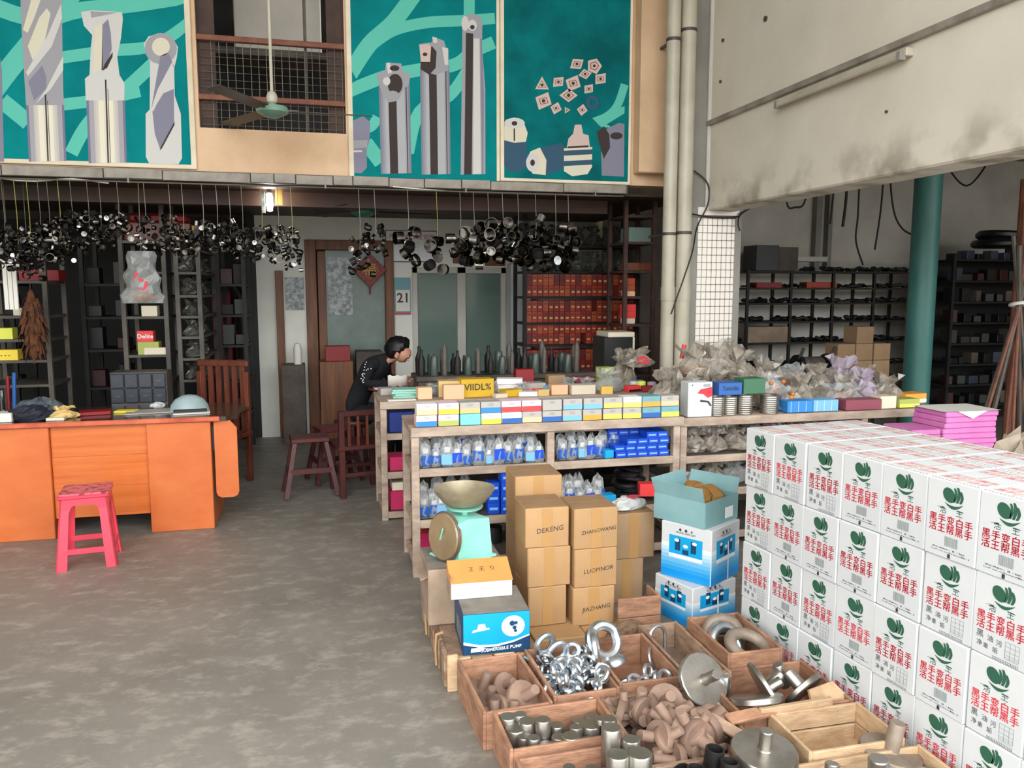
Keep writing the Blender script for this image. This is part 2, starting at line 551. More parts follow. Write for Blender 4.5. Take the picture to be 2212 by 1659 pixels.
# mezzanine slab, its soffit boards and the tiled fascia
struct(MB('fascia').bx(-5.1, 2.62, 6.52, 11.0, 2.46, 2.53).build('ceiling_mezzanine'))
so = struct(MB('soffit').bx(-5.1, 3.3, 6.56, 9.2, 2.445, 2.46).build('ceiling_soffit'))
struct(MB('soffit').bx(-5.1, 2.6, 6.95, 7.09, 2.33, 2.445).build('trim_1', None), 'dark brown timber beam under the mezzanine')
fa = struct(MB('joint').bx(-5.1, 2.60, 6.475, 6.52, 2.452, 2.528).build('trim_2'), 'grey tiled edge of the mezzanine slab')
def fascia_tile(L):
    return cached(('fascia', L), lambda: MB('fascia').box((0, 0, 0), (L, 0.016, 0.07), None, 0.003).mesh('fascia_tile'))
x = -2.75
i = 0
Ls = (0.62, 0.66, 0.40, 0.62, 0.17, 0.16, 0.28, 0.15, 0.28, 0.28, 0.30, 0.24)
while x < 2.55:
    L = Ls[i % len(Ls)]
    L = min(L, 2.59 - x)
    O('fascia_tile', fascia_tile(round(L - 0.006, 3)), fa, (x + L / 2, 6.468, 2.49 + 0.003 * ((i * 7) % 3 - 1)))
    x += L
    i += 1
# mezzanine front wall (peach) with a caged window bay
b = MB('peach')
b.bx(-5.1, -0.80, 6.5, 6.64, 2.53, HC)
b.bx(-0.80, 0.27, 6.5, 6.64, 2.53, 2.85)
b.bx(-0.80, 0.27, 6.5, 6.64, 4.6, HC)
b.bx(0.27, 3.3, 6.5, 6.64, 2.53, HC)
struct(b.build('wall_mezzanine'))
struct(MB('peach').bx(2.655, 2.95, 6.36, 6.5, 2.62, HC, 0.01).build('trim_3'), 'peach plaster pier at the end of the mezzanine')
struct(MB('plaster_shaded').bx(-1.6, 1.2, 8.6, 8.7, 2.53, HC).build('wall_mezzanine_back'))
# right-hand side: deep plaster beam wall, grey pillar, tiled column under it
struct(MB('plaster_beam').bx(3.2, 3.46, 0.3, 6.2, 2.30, HC, 0.012).build('wall_right'))
struct(MB('plaster_grey').bx(3.06, 3.22, 6.2, 6.62, 0, HC).build('wall_pier'))
struct(MB('plaster_white').bx(3.175, 3.21, 6.17, 6.2, 2.30, HC, 0.006).build('trim_4'), 'white painted edge strip on the grey pillar')
colm = struct(MB('grout').bx(3.115, 3.50, 6.2, 6.6, 0, 2.33).build('wall_column'), 'white tiled column below the beam wall')
tile = MB('tile_white').box((0, 0, 0), (0.0405, 0.010, 0.0575), None, 0.003).mesh('tile')
for r in range(36):
    for c in range(8):
        O('tile', tile, colm, (3.142 + c * 0.0448, 6.198 - 0.001 * ((r * 5 + c * 3) % 3), 0.06 + r * 0.0615))
struct(MB('tile_white').bx(3.115, 3.50, 6.185, 6.2, 2.265, 2.33).build('trim_5'), 'plaster band above the column tiles')
struct(MB('plaster_grey').bx(3.46, 3.52, 6.19, 6.6, 0, 2.30).build('trim_6'), 'grey plaster corner of the tiled column')
# partition between the shop and the side room, side room shell
struct(MB('plaster_grey').bx(3.38, 3.5, 6.6, 9.3, 0, 3.4).build('wall_partition'))
struct(MB('plaster_side').bx(3.46, 10.2, 9.3, 9.45, 0, 3.4).build('wall_side_back'))
struct(MB('plaster_shaded').bx(10.0, 10.2, 0.3, 9.4, 0, 3.4).build('wall_side_right'))
struct(MB('plaster_grey').bx(3.46, 10.2, 0.3, 9.45, 3.4, 3.5).build('ceiling_side'))

# doorway in the back wall
d = thing('door_1', 'brown timber door frame with frosted panels in the back wall', 'door', (0, 9.2, 0))
struct(d)
fr = MB('door_wood')
fr.bx(-0.10, 0.02, -0.05, 0.10, 0, 2.19, 0.006); fr.bx(0.77, 0.87, -0.05, 0.10, 0, 2.19, 0.006); fr.bx(0.02, 0.77, -0.05, 0.10, 2.08, 2.19, 0.006)
fr.build('door_frame', d)
MB('door_wood').bx(0.03, 0.12, 0.0, 0.05, 0, 2.07, 0.004).build('door_stile', d)
MB('frosted').bx(0.12, 0.77, 0.02, 0.04, 0.62, 2.08).build('door_panel', d)
MB('door_wood').bx(0.12, 0.77, 0.0, 0.05, 0.0, 0.62, 0.004).build('kick_panel', d)
tag(MB('foil').bx(0.14, 0.41, 9.205, 9.212, 1.36, 2.0).build('poster'), 'crinkled silver poster on the frosted door panel', 'poster')
tag(MB('foil').bx(-0.32, -0.12, 9.186, 9.192, 1.42, 1.78).build('poster'), 'small silver poster on the wall beside the timber door', 'poster')
struct(MB('door_wood').bx(-0.42, -0.34, 9.12, 9.2, 0, 1.85, 0.004).build('trim_7'), 'narrow brown post left of the door')
# window with two green panes
w = thing('window_1', 'two pane window with green glass in the back wall', 'window', (0, 9.2, 0))
struct(w)
fm = MB('plaster_white')
fm.bx(1.08, 1.14, -0.03, 0.06, 0.55, 1.90, 0.004); fm.bx(2.12, 2.18, -0.03, 0.06, 0.55, 1.90, 0.004)
fm.bx(1.60, 1.70, -0.03, 0.06, 0.55, 1.90, 0.004); fm.bx(1.08, 2.18, -0.03, 0.06, 1.83, 1.90, 0.004); fm.bx(1.08, 2.18, -0.03, 0.06, 0.50, 0.56, 0.004)
fm.build('window_frame', w)
MB('glass_green').bx(1.14, 1.60, 0.0, 0.012, 0.56, 1.83).build('pane', w)
MB('glass_green').bx(1.70, 2.12, 0.012, 0.024, 0.56, 1.83).build('pane', w)
tag(MB('carton_white').bx(2.19, 2.44, 8.95, 9.19, 0, 1.95, 0.02).build('white_cabinet'), 'tall narrow white cabinet beside the green window', 'cabinet')

# caged window bay of the mezzanine
g = thing('window_2', 'caged window bay between the murals', 'window', (0, 6.5, 0))
struct(g)
for z in (3.075, 3.50):
    MB('rust_bar').bx(-0.80, 0.27, -0.005, 0.03, z - 0.02, z + 0.02, 0.004).build('cage_rail', g)
mv = MB('wire')
for k in range(18):
    xx = -0.70 + k * 0.056
    mv.cyl((xx, 0.02, 2.85), (xx, 0.02, 3.50), 0.0022, n=5)
mv.build('vertical_wires', g)['kind'] = 'stuff'
mh = MB('wire')
for k in range(12):
    zz = 2.88 + k * 0.0545
    mh.cyl((-0.78, 0.026, zz), (0.25, 0.026, zz), 0.0022, n=5)
mh.build('horizontal_wires', g)['kind'] = 'stuff'
for xx in (-0.75, 0.20):
    MB('rust_dark').bx(xx - 0.06, xx + 0.07, 0.05, 0.12, 2.85, 4.6).build('bay_post', g)
MB('steel_post').cyl((-0.02, 0.06, 2.85), (-0.02, 0.06, 4.6), 0.012, n=8).build('bay_bar', g)
tag(MB('plaster_white').bx(-0.62, 0.12, 7.6, 7.9, 3.72, 4.3, 0.01).build('storage_box'), 'pale storage box high inside the caged bay', 'box')
tag(MB('shelf_dark').bx(-0.78, 0.24, 7.5, 8.0, 3.66, 3.72).build('loft_shelf'), 'dark loft shelf carrying the pale storage box inside the bay', 'shelf')

# ------------------------------------------------------------------ three painted murals
def banner(name, label, x0, x1, z0, z1, field):
    t = thing(name, label, 'mural', (0, 6.5, 0))
    MB('banner_cream').bx(x0, x1, -0.025, 0.0, z0, z1, 0.004).build('board', t)
    fx0, fx1, fz0 = field[:3]
    MB(field[3]).bx(fx0, fx1, -0.0268, -0.025, fz0, z1 - 0.04).build('painted_field', t)
    return t
AFF = {1: ((-2.073063, 0.003045, -0.000182), (3.656798, 0.000172, -0.003214)),
       2: ((-2.449702, 0.003646, -0.000047), (3.694638, 0.000206, -0.003507)),
       3: ((-2.805712, 0.003964, 0.00003), (3.703338, 0.000224, -0.003653))}
def art(k, pts):
    (a, b_, c), (d_, e, f) = AFF[k]
    return [(a + b_ * x + c * y, d_ + e * x + f * y) for x, y in pts]
def paint(mb, k, mat, pts, layer, tri=False):
    """flat painted shape on the mural board"""
    mb.use(mat)
    lo_, hi_ = {1: (-2.70, -.868), 2: (.322, 1.462), 3: (1.525, 2.60)}[k]
    P2 = [(min(hi_, max(lo_, x)), min(4.9, z)) for x, z in art(k, pts)]
    if len(P2) == 4 and tri:
        y = -0.0270 - 0.0004 * layer
        for T3 in ((P2[0], P2[1], P2[2]), (P2[0], P2[2], P2[3])):
            ar = (T3[1][0] - T3[0][0]) * (T3[2][1] - T3[0][1]) - (T3[2][0] - T3[0][0]) * (T3[1][1] - T3[0][1])
            T3 = T3 if ar > 0 else T3[::-1]
            mb.add([(x, y, z) for x, z in T3], [(0, 1, 2)])
        return
    area = sum(P2[i][0] * P2[(i + 1) % len(P2)][1] - P2[(i + 1) % len(P2)][0] * P2[i][1] for i in range(len(P2)))
    if area < 0:
        P2.reverse()
    y = -0.0270 - 0.0004 * layer
    mb.add([(x, y, z) for x, z in P2], [tuple(range(len(P2)))])
BANDN = [0]
def band(mb, k, mat, pts, w, layer):
    """painted ribbon along a polyline (smoothed)"""
    BANDN[0] += 1
    layer = layer + .12 * (BANDN[0] % 7)
    Q = [Vector(p) for p in pts]
    S = []
    for i in range(len(Q) - 1):
        p0 = Q[max(i - 1, 0)]; p1 = Q[i]; p2 = Q[i + 1]; p3 = Q[min(i + 2, len(Q) - 1)]
        for s in range(6):
            u = s / 6
            S.append(0.5 * ((2 * p1) + (p2 - p0) * u + (2 * p0 - 5 * p1 + 4 * p2 - p3) * u * u + (3 * p1 - p0 - 3 * p2 + p3) * u ** 3))
    S.append(Q[-1])
    L_, R_ = [], []
    for i, p in enumerate(S):
        t = (S[min(i + 1, len(S) - 1)] - S[max(i - 1, 0)]).normalized()
        n = Vector((-t.y, t.x)) * w / 2
        L_.append(p + n); R_.append(p - n)
    for i in range(len(S) - 1):
        paint(mb, k, mat, [L_[i], L_[i + 1], R_[i + 1], R_[i]], layer, True)
def ribbon(m_, k, pts, w):
    b_ = MB()
    band(b_, k, 'teal_light', pts, w, 1)
    b_.build('ribbon_print', m_, smooth=0)
def circ(cx, cy, rx, ry=None, n=18, a0=0, a1=360):
    ry = ry or rx
    return [(cx + rx * math.cos(R(a0 + (a1 - a0) * i / (n if a1 - a0 == 360 else n - 1))), cy + ry * math.sin(R(a0 + (a1 - a0) * i / (n if a1 - a0 == 360 else n - 1)))) for i in range(n)]

m1 = banner('mural_panel', 'teal mural of three pale twisted end mills at left', -2.75, -0.83, 2.54, 4.95, (-2.70, -0.868, 2.572, 'teal'))
ribbon(m1, 1, [(-150, -40), (60, 40), (170, 22), (300, 5), (440, -20)], 34)
ribbon(m1, 1, [(-60, 260), (20, 150), (110, 40), (190, -60)], 44)
ribbon(m1, 1, [(120, 125), (230, 108), (330, 95), (415, 40)], 26)
ribbon(m1, 1, [(150, 330), (190, 262), (270, 190), (335, 130)], 30)
ribbon(m1, 1, [(130, 224), (210, 214), (300, 195)], 26)
ribbon(m1, 1, [(5, 215), (60, 262)], 34)
def endmill_cyl(mb, k, x0, x1, y0, y1, sx=0):
    wd = x1 - x0
    N = 16
    for i in range(N):
        u0, u1 = i / N, (i + 1) / N
        um = (u0 + u1) / 2
        br = max(0, math.sin(PI * um)) * (.72 + .28 * abs(math.cos(3 * PI * um)))
        paint(mb, k, 'ramp_cream%d' % min(7, int(br * 8)), [(x0 + wd * u0, y0), (x0 + wd * u1, y0), (x0 + wd * u1 + sx, y1), (x0 + wd * u0 + sx, y1)], 2 + .02 * i, True)
    paint(mb, k, 'art_dark', [(x0 + wd * .49, y0 - 20), (x0 + wd * .53, y0 - 20), (x0 + wd * .53 + sx, y1), (x0 + wd * .49 + sx, y1)], 5)
    paint(mb, k, 'art_dark', [(x0 + wd * .56, y0), (x0 + wd * .575, y0), (x0 + wd * .575 + sx, y1), (x0 + wd * .56 + sx, y1)], 5)
e1 = MB()   # long twist cutter
endmill_cyl(e1, 1, 55, 135, 215, 346, 5)
paint(e1, 1, 'art_grey', [(44, -60), (132, -60), (132, 60), (134, 200), (136, 225), (55, 225), (52, 160), (48, 80)], 3)
paint(e1, 1, 'art_cream', [(60, 72), (74, 40), (92, -10), (96, -60), (78, -60), (66, 10), (50, 66)], 4)
paint(e1, 1, 'art_pale', [(56, 155), (60, 163), (110, 100), (132, 40), (130, 10), (100, 80)], 5)
paint(e1, 1, 'art_cream', [(60, 100), (70, 130), (95, 90), (108, 30), (100, 20), (84, 40)], 4)
paint(e1, 1, 'art_lilac', [(60, 175), (90, 140), (98, 165), (98, 190), (72, 215)], 5)
paint(e1, 1, 'art_pale', [(98, 190), (134, 120), (134, 150), (108, 190), (76, 222)], 6)
e1.build('twist_cutter_print', m1, smooth=0)
e2 = MB()   # slot drill
endmill_cyl(e2, 1, 182, 266, 190, 352, 6)
paint(e2, 1, 'art_pale', [(172, 26), (196, 22), (260, 25), (262, 40), (258, 80), (250, 120), (255, 160), (266, 178), (266, 215), (182, 215), (180, 168), (190, 160), (193, 100), (196, 75), (178, 55)], 3)
paint(e2, 1, 'art_grey', [(192, 24), (250, 26), (214, 34), (194, 38)], 4)
paint(e2, 1, 'art_lilac', [(218, 52), (230, 40), (236, 70), (238, 105), (222, 150), (216, 150)], 4)
paint(e2, 1, 'art_cream', [(202, 54), (218, 52), (218, 148), (198, 155)], 4)
paint(e2, 1, 'art_dark', [(218, 150), (222, 138), (240, 110), (240, 120), (228, 145)], 6)
e2.build('slot_drill_print', m1, smooth=0)
e3 = MB()   # ball nose cutter
paint(e3, 1, 'art_pale', [(313, 245), (322, 235), (322, 130), (312, 112), (308, 92), (318, 76), (345, 68), (372, 78), (384, 98), (382, 120), (376, 145), (378, 205), (392, 245), (396, 345), (388, 358), (322, 356), (314, 340)], 3)
paint(e3, 1, 'art_grey', circ(346, 102, 36, 34), 4)
paint(e3, 1, 'art_cream', circ(346, 98, 20, 20), 5)
paint(e3, 1, 'art_lilac', [(345, 118), (362, 110), (376, 140), (352, 190), (326, 232), (336, 170)], 5)
paint(e3, 1, 'art_pale', [(328, 225), (340, 190), (372, 130), (376, 150), (345, 208), (330, 240)], 6)
paint(e3, 1, 'art_lilac', [(328, 240), (352, 200), (376, 190), (377, 265), (347, 326), (334, 290)], 5)
paint(e3, 1, 'art_dark', [(345, 326), (350, 322), (378, 270), (378, 262), (348, 318)], 7)
e3.build('ball_cutter_print', m1, smooth=0)
e4 = MB()
paint(e4, 1, 'art_lilac', [(-30, -40), (2, -20), (2, 120), (6, 150), (8, 345), (-30, 344)], 3)
e4.build('cut_off_cutter_print', m1, smooth=0)

m2 = banner('mural_panel', 'teal mural of three grey indexable milling tools in the middle', 0.285, 1.49, 2.50, 4.95, (0.322, 1.462, 2.525, 'teal'))
ribbon(m2, 2, [(757, 160), (800, 95), (850, 48), (900, -20)], 34)
ribbon(m2, 2, [(800, 100), (850, 66), (920, 48), (1000, 42), (1070, 36)], 24)
ribbon(m2, 2, [(757, 194), (830, 165), (900, 150), (980, 138), (1020, 110), (1068, 88)], 28)
ribbon(m2, 2, [(1013, -60), (1013, 40)], 24)
ribbon(m2, 2, [(880, 330), (905, 240), (970, 205), (1010, 150)], 26)
ribbon(m2, 2, [(757, 280), (800, 272), (815, 250)], 22)
ribbon(m2, 2, [(790, 305), (822, 350)], 30)
def shank(mb, k, x0, x1, y0, y1, s=4):
    wd = x1 - x0
    N = 16
    for i in range(N):
        u0, u1 = i / N, (i + 1) / N
        um = (u0 + u1) / 2
        br = .25 + .55 * math.sin(PI * um) ** .5 * (.5 + .5 * abs(math.cos(2.2 * PI * (um - .75))))
        paint(mb, k, 'ramp_grey%d' % min(7, int(br * 8)), [(x0 + wd * u0, y0), (x0 + wd * u1, y0), (x0 + wd * u1 + s, y1), (x0 + wd * u0 + s, y1)], 2 + .02 * i, True)
    paint(mb, k, 'art_dark', [(x0 + wd * .30, y0), (x0 + wd * .56, y0), (x0 + wd * .56 + s, y1), (x0 + wd * .30 + s, y1)], 3)
    paint(mb, k, 'art_dark', [(x0 + wd * .86, y0), (x0 + wd * .89, y0), (x0 + wd * .89 + s, y1), (x0 + wd * .86 + s, y1)], 4)
f1 = MB()
shank(f1, 2, 818, 884, 180, 374)
paint(f1, 2, 'art_grey', [(813, 160), (832, 150), (834, 134), (866, 136), (870, 152), (886, 160), (882, 182), (872, 190), (860, 214), (838, 220), (830, 208), (820, 185)], 5)
paint(f1, 2, 'art_dark', circ(853, 180, 16, 22), 6)
paint(f1, 2, 'art_pale', [(834, 136), (842, 134), (846, 155), (838, 158)], 7)
paint(f1, 2, 'art_pale', circ(835, 174, 8, 9), 7)
paint(f1, 2, 'art_grey', circ(848, 206, 14, 12), 7)
paint(f1, 2, 'art_dark', circ(852, 146, 10, 6), 7)
f1.build('insert_mill_print', m2, smooth=0)
f2 = MB()
shank(f2, 2, 906, 970, 140, 378)
paint(f2, 2, 'art_grey', [(904, 94), (932, 90), (934, 78), (958, 86), (962, 100), (968, 106), (968, 150), (940, 160), (910, 150)], 5)
paint(f2, 2, 'art_dark', [(908, 125), (932, 98), (942, 110), (940, 145), (926, 160), (908, 148)], 6)
paint(f2, 2, 'art_pink', [(905, 96), (926, 94), (930, 100), (928, 132), (908, 132)], 7)
paint(f2, 2, 'art_dark', circ(917, 116, 5, 4), 8)
paint(f2, 2, 'art_pale', [(954, 100), (967, 102), (967, 138), (960, 138)], 7)
paint(f2, 2, 'art_pale', [(932, 78), (942, 80), (944, 90), (936, 92)], 7)
f2.build('square_mill_print', m2, smooth=0)
f3 = MB()
paint(f3, 2, 'art_grey', [(998, 50), (1042, 50), (1042, 100), (1050, 190), (1052, 380), (996, 380), (998, 110)], 2)
paint(f3, 2, 'art_grey', circ(1020, 50, 23, 23), 3)
paint(f3, 2, 'art_pale', circ(1004, 48, 8, 16), 3.5)
paint(f3, 2, 'art_dark', [(1006, 68), (1022, 70), (1021, 380), (1004, 380)], 4)
paint(f3, 2, 'art_pale', [(1023, 80), (1036, 80), (1042, 380), (1024, 380)], 4)
paint(f3, 2, 'art_lilac', [(1038, 80), (1041, 80), (1047, 200), (1047, 380), (1044, 380)], 4)
paint(f3, 2, 'art_pale', circ(1020, 52, 10, 12), 5)
paint(f3, 2, 'art_dark', circ(1020, 56, 5, 5), 6)
f3.build('ball_mill_print', m2, smooth=0)
f4 = MB()
paint(f4, 2, 'art_lilac', [(762, 258), (785, 248), (800, 262), (798, 300), (792, 320), (792, 360), (780, 372), (762, 370)], 3)
paint(f4, 2, 'art_grey', [(762, 300), (794, 300), (793, 316), (762, 318)], 4)
paint(f4, 2, 'art_pale', [(764, 322), (782, 322), (782, 326), (764, 326)], 5)
f4.build('cut_off_tool_print', m2, smooth=0)

m3 = banner('mural_panel', 'dark teal mural of scattered inserts and collet chucks at right', 1.495, 2.625, 2.53, 4.95, (1.525, 2.60, 2.555, 'teal_dark'))
ribbon(m3, 3, [(1352, 180), (1338, 222), (1320, 245), (1290, 262)], 18)
w3 = MB()
paint(w3, 3, 'teal_light', [(1280, 254), (1352, 228), (1352, 244), (1312, 268), (1326, 276), (1300, 274)], .4)
w3.build('ribbon_print', m3, smooth=0)
ins = MB()
for (cx, cy, r_, n_, a_) in ((1171, 182, 17, 3, 90), (1206, 175, 15, 4, 40), (1238, 178, 19, 4, 60), (1246, 136, 17, 4, 30), (1284, 140, 17, 5, 0), (1264, 158, 15, 4, 10),
                             (1298, 168, 16, 4, 45), (1272, 190, 13, 4, 45), (1228, 204, 20, 4, 0), (1174, 216, 20, 4, 60), (1201, 232, 13, 4, 70), (1224, 236, 8, 3, 0), (1258, 236, 12, 4, 80)):
    sq = 0.75 if n_ == 4 else 1
    paint(ins, 3, 'art_pink', [(cx + r_ * math.cos(R(a_ + 360 * i / n_)), cy - r_ * (sq if i % 2 else 1.1) * math.sin(R(a_ + 360 * i / n_))) for i in range(n_)], 2)
    paint(ins, 3, 'art_brown', [(cx + .62 * r_ * math.cos(R(a_ + 360 * i / n_)), cy - .62 * r_ * sq * math.sin(R(a_ + 360 * i / n_))) for i in range(n_)], 3)
    paint(ins, 3, 'art_pink', [(cx + .5 * r_ * math.cos(R(a_ + 360 * i / n_)), cy - .5 * r_ * sq * math.sin(R(a_ + 360 * i / n_))) for i in range(n_)], 4)
    paint(ins, 3, 'art_dark', circ(cx, cy, r_ * .2, n=8), 5)
paint(ins, 3, 'art_blue', circ(1280, 220, 14, 15), 2)
paint(ins, 3, 'teal_dark', circ(1280, 220, 7, 7), 3)
ins.build('insert_prints', m3, smooth=0)
c1 = MB()
paint(c1, 3, 'art_blue', [(1087, 298), (1138, 298), (1138, 355), (1126, 368), (1098, 368), (1088, 352)], 2)
paint(c1, 3, 'art_cream', [(1088, 300), (1086, 270), (1094, 256), (1112, 251), (1130, 258), (1140, 285), (1136, 304), (1112, 306)], 3)
paint(c1, 3, 'art_pale', circ(1112, 264, 22, 12), 4)
paint(c1, 3, 'art_dark', circ(1112, 264, 6, 5), 5)
paint(c1, 3, 'art_dark', [(1110, 275), (1113, 275), (1113, 302), (1110, 302)], 5)
c1.build('upright_chuck_print', m3, smooth=0)
c2 = MB()
paint(c2, 3, 'art_blue', [(1166, 318), (1212, 308), (1222, 320), (1220, 362), (1178, 378)], 2)
paint(c2, 3, 'art_cream', [(1136, 345), (1146, 325), (1166, 317), (1180, 345), (1178, 378), (1150, 374)], 3)
paint(c2, 3, 'art_pale', circ(1150, 350, 14, 20), 4)
paint(c2, 3, 'art_dark', circ(1150, 350, 5, 7), 5)
c2.build('lying_chuck_print', m3, smooth=0)
c3 = MB()
paint(c3, 3, 'art_pink', [(1242, 268), (1256, 268), (1260, 288), (1272, 292), (1275, 318), (1224, 318), (1228, 298), (1238, 288)], 2)
paint(c3, 3, 'art_cream', [(1218, 320), (1280, 318), (1280, 362), (1270, 378), (1236, 382), (1218, 370)], 3)
for yy in (325, 348):
    paint(c3, 3, 'art_blue', [(1218, yy), (1280, yy - 2), (1280, yy + 9), (1218, yy + 11)], 4)
paint(c3, 3, 'art_dark', [(1226, 316), (1272, 314), (1272, 318), (1226, 320)], 5)
c3.build('drill_chuck_print', m3, smooth=0)
c4 = MB()
paint(c4, 3, 'art_lilac', [(1300, 330), (1308, 318), (1352, 316), (1352, 386), (1302, 382)], 2.5)
paint(c4, 3, 'art_dark', [(1290, 285), (1306, 272), (1318, 290), (1320, 320), (1306, 345), (1296, 310)], 3.5)
paint(c4, 3, 'art_lilac', [(1312, 278), (1340, 265), (1352, 268), (1352, 316), (1316, 318)], 3)
paint(c4, 3, 'art_dark', circ(1334, 294, 14, 8), 4)
c4.build('face_mill_print', m3, smooth=0)

# ------------------------------------------------------------------ pipes, conduit, lamp on the beam wall
for (xx, rr, zs, lab) in ((2.828, 0.055, (3.62, 2.10), 'slim beige drain pipe beside the peach pier'), (2.958, 0.062, (3.70, 2.11), 'wider beige drain pipe next to the grey pillar')):
    t = thing('drain_pipe', lab, 'pipe', (xx, 6.12, 0), group='drain pipes by the pillar')
    MB('pipe').cyl((0, 0, 0), (0, 0, HC), rr, n=20).build('pipe_run', t)
    for z in zs:
        MB('clamp').lathe([(rr - 0.004, -0.012), (rr + 0.004, -0.012), (rr + 0.004, 0.012), (rr - 0.004, 0.012)], 20, (0, 0, z)).build('clamp', t)
        MB('clamp').bx(-0.01, 0.01, rr, 0.4, z - 0.01, z + 0.01).build('clamp_bracket', t)
    MB('pipe').lathe([(rr - 0.004, -0.06), (rr + 0.0045, -0.06), (rr + 0.0045, 0.05), (rr - 0.004, 0.05)], 20, (0, 0, 1.62)).build('socket', t)
tag(MB('fascia').bx(3.168, 3.2, 1.2, 6.2, 2.985, 3.025, 0.004).build('conduit'), 'grey cable trunking running along the beam wall', 'conduit')
t = thing('tube_lamp', 'unlit fluorescent batten below the trunking on the beam wall', 'lamp', (3.2, 0, 0))
MB('pipe').bx(-0.05, 0.0, 3.86, 5.12, 2.915, 2.96, 0.004).build('batten', t)
MB('pipe').cyl((-0.062, 3.90, 2.915), (-0.062, 5.08, 2.915), 0.014, n=10).build('tube', t)
for yy in (3.89, 5.09):
    MB('plaster_grey').bx(-0.08, -0.04, yy - 0.015, yy + 0.015, 2.895, 2.94).build('tube_holder', t)
# old nail plugs on the plaster
for (y_, z_, r_, lab_) in ((6.0, 3.61, 0.014, 'upper dark plug by the pillar on the beam wall'), (5.38, 3.58, 0.02, 'largest dark plug high on the beam wall'), (6.02, 3.30, 0.012, 'lower dark plug by the pillar on the beam wall'), (4.05, 2.66, 0.008, 'tiny dark plug below the fluorescent batten')):
    tag(MB('clamp').lathe([(0, 0), (r_, 0), (r_, 0.012), (0, 0.012)], 7, (3.2, y_, z_), (-1, 0, 0)).build('wall_plug'), lab_, 'plug')

# ================================================================== RIGHT FOREGROUND: stack of white cartons
BW, BD, BH = 0.1955, 0.31, 0.2605
def carton_body():
    b = MB('carton_white').box((0, 0, BH / 2), (BW - 0.003, BD - 0.004, BH - 0.0015), None, 0.004)
    return b.mesh('carton_body')
def logo_mesh():
    b = MB('print_green')
    y = -BD / 2 + 0.0008
    def leaf(pts):
        b.add([(x, y, z) for x, z in pts], [tuple(range(len(pts)))])
    leaf([(-0.006 + 0.019 * math.cos(t) - 0.004 * math.sin(t), 0.213 + 0.021 * math.sin(t)) for t in [2 * PI * k / 18 for k in range(18)]])
    for x0, zt, w in ((0.010, 0.236, 0.006), (0.019, 0.240, 0.007), (0.0285, 0.230, 0.0065)):
        L = [(x0 - w / 2 + 0.004 * math.sin(k / 6 * PI), 0.196 + (zt - 0.196) * k / 6) for k in range(7)]
        Rr = [(x0 + w / 2 + 0.006 * math.sin(k / 6 * PI), 0.196 + (zt - 0.196) * k / 6) for k in range(7)]
        for k in range(6):
            b.add([(L[k][0], y, L[k][1]), (Rr[k][0], y, Rr[k][1]), (Rr[k + 1][0], y, Rr[k + 1][1]), (L[k + 1][0], y, L[k + 1][1])], [(0, 1, 2, 3)])
    up = [(-0.018 + 0.056 * k / 8, 0.190 - 0.006 * math.sin(k / 8 * PI) + 0.004 * (k / 8) ** 2) for k in range(9)]
    dn = [(-0.018 + 0.056 * k / 8, 0.190 - 0.015 * math.sin(k / 8 * PI) + 0.004 * (k / 8) ** 2 - 0.0005) for k in range(9)]
    for k in range(8):
        b.add([(dn[k][0], y, dn[k][1]), (dn[k + 1][0], y, dn[k + 1][1]), (up[k + 1][0], y, up[k + 1][1]), (up[k][0], y, up[k][1])], [(0, 1, 2, 3)])
    for s, x in (('活', -0.030), ('王', 0.030)):
        text_into(b, s, 0.027, 'print_green', Matrix.Translation((x, y, 0.160)) @ Euler(FRONT).to_matrix().to_4x4())
    for i_, v_ in enumerate(b.v):
        if v_.z > .172:
            b.v[i_] = Vector((v_.x * 1.22 - .004, v_.y, .208 + (v_.z - .208) * 1.16))
    return b.mesh('logo_print', 0)
def slogan_mesh():
    b = MB('print_red')
    y = -BD / 2 + 0.0008
    for s, z in (('黑手变白手', 0.128), ('活王帮黑手', 0.098)):
        for k, ch in enumerate(s):
            for o_ in ((-.0006, -.0004), (.0006, .0004)):
                text_into(b, ch, 0.0315, 'print_red', Matrix.Translation((-0.066 + k * 0.033 + o_[0], y, z + o_[1])) @ Euler(FRONT).to_matrix().to_4x4())
    return b.mesh('slogan_print', 0)
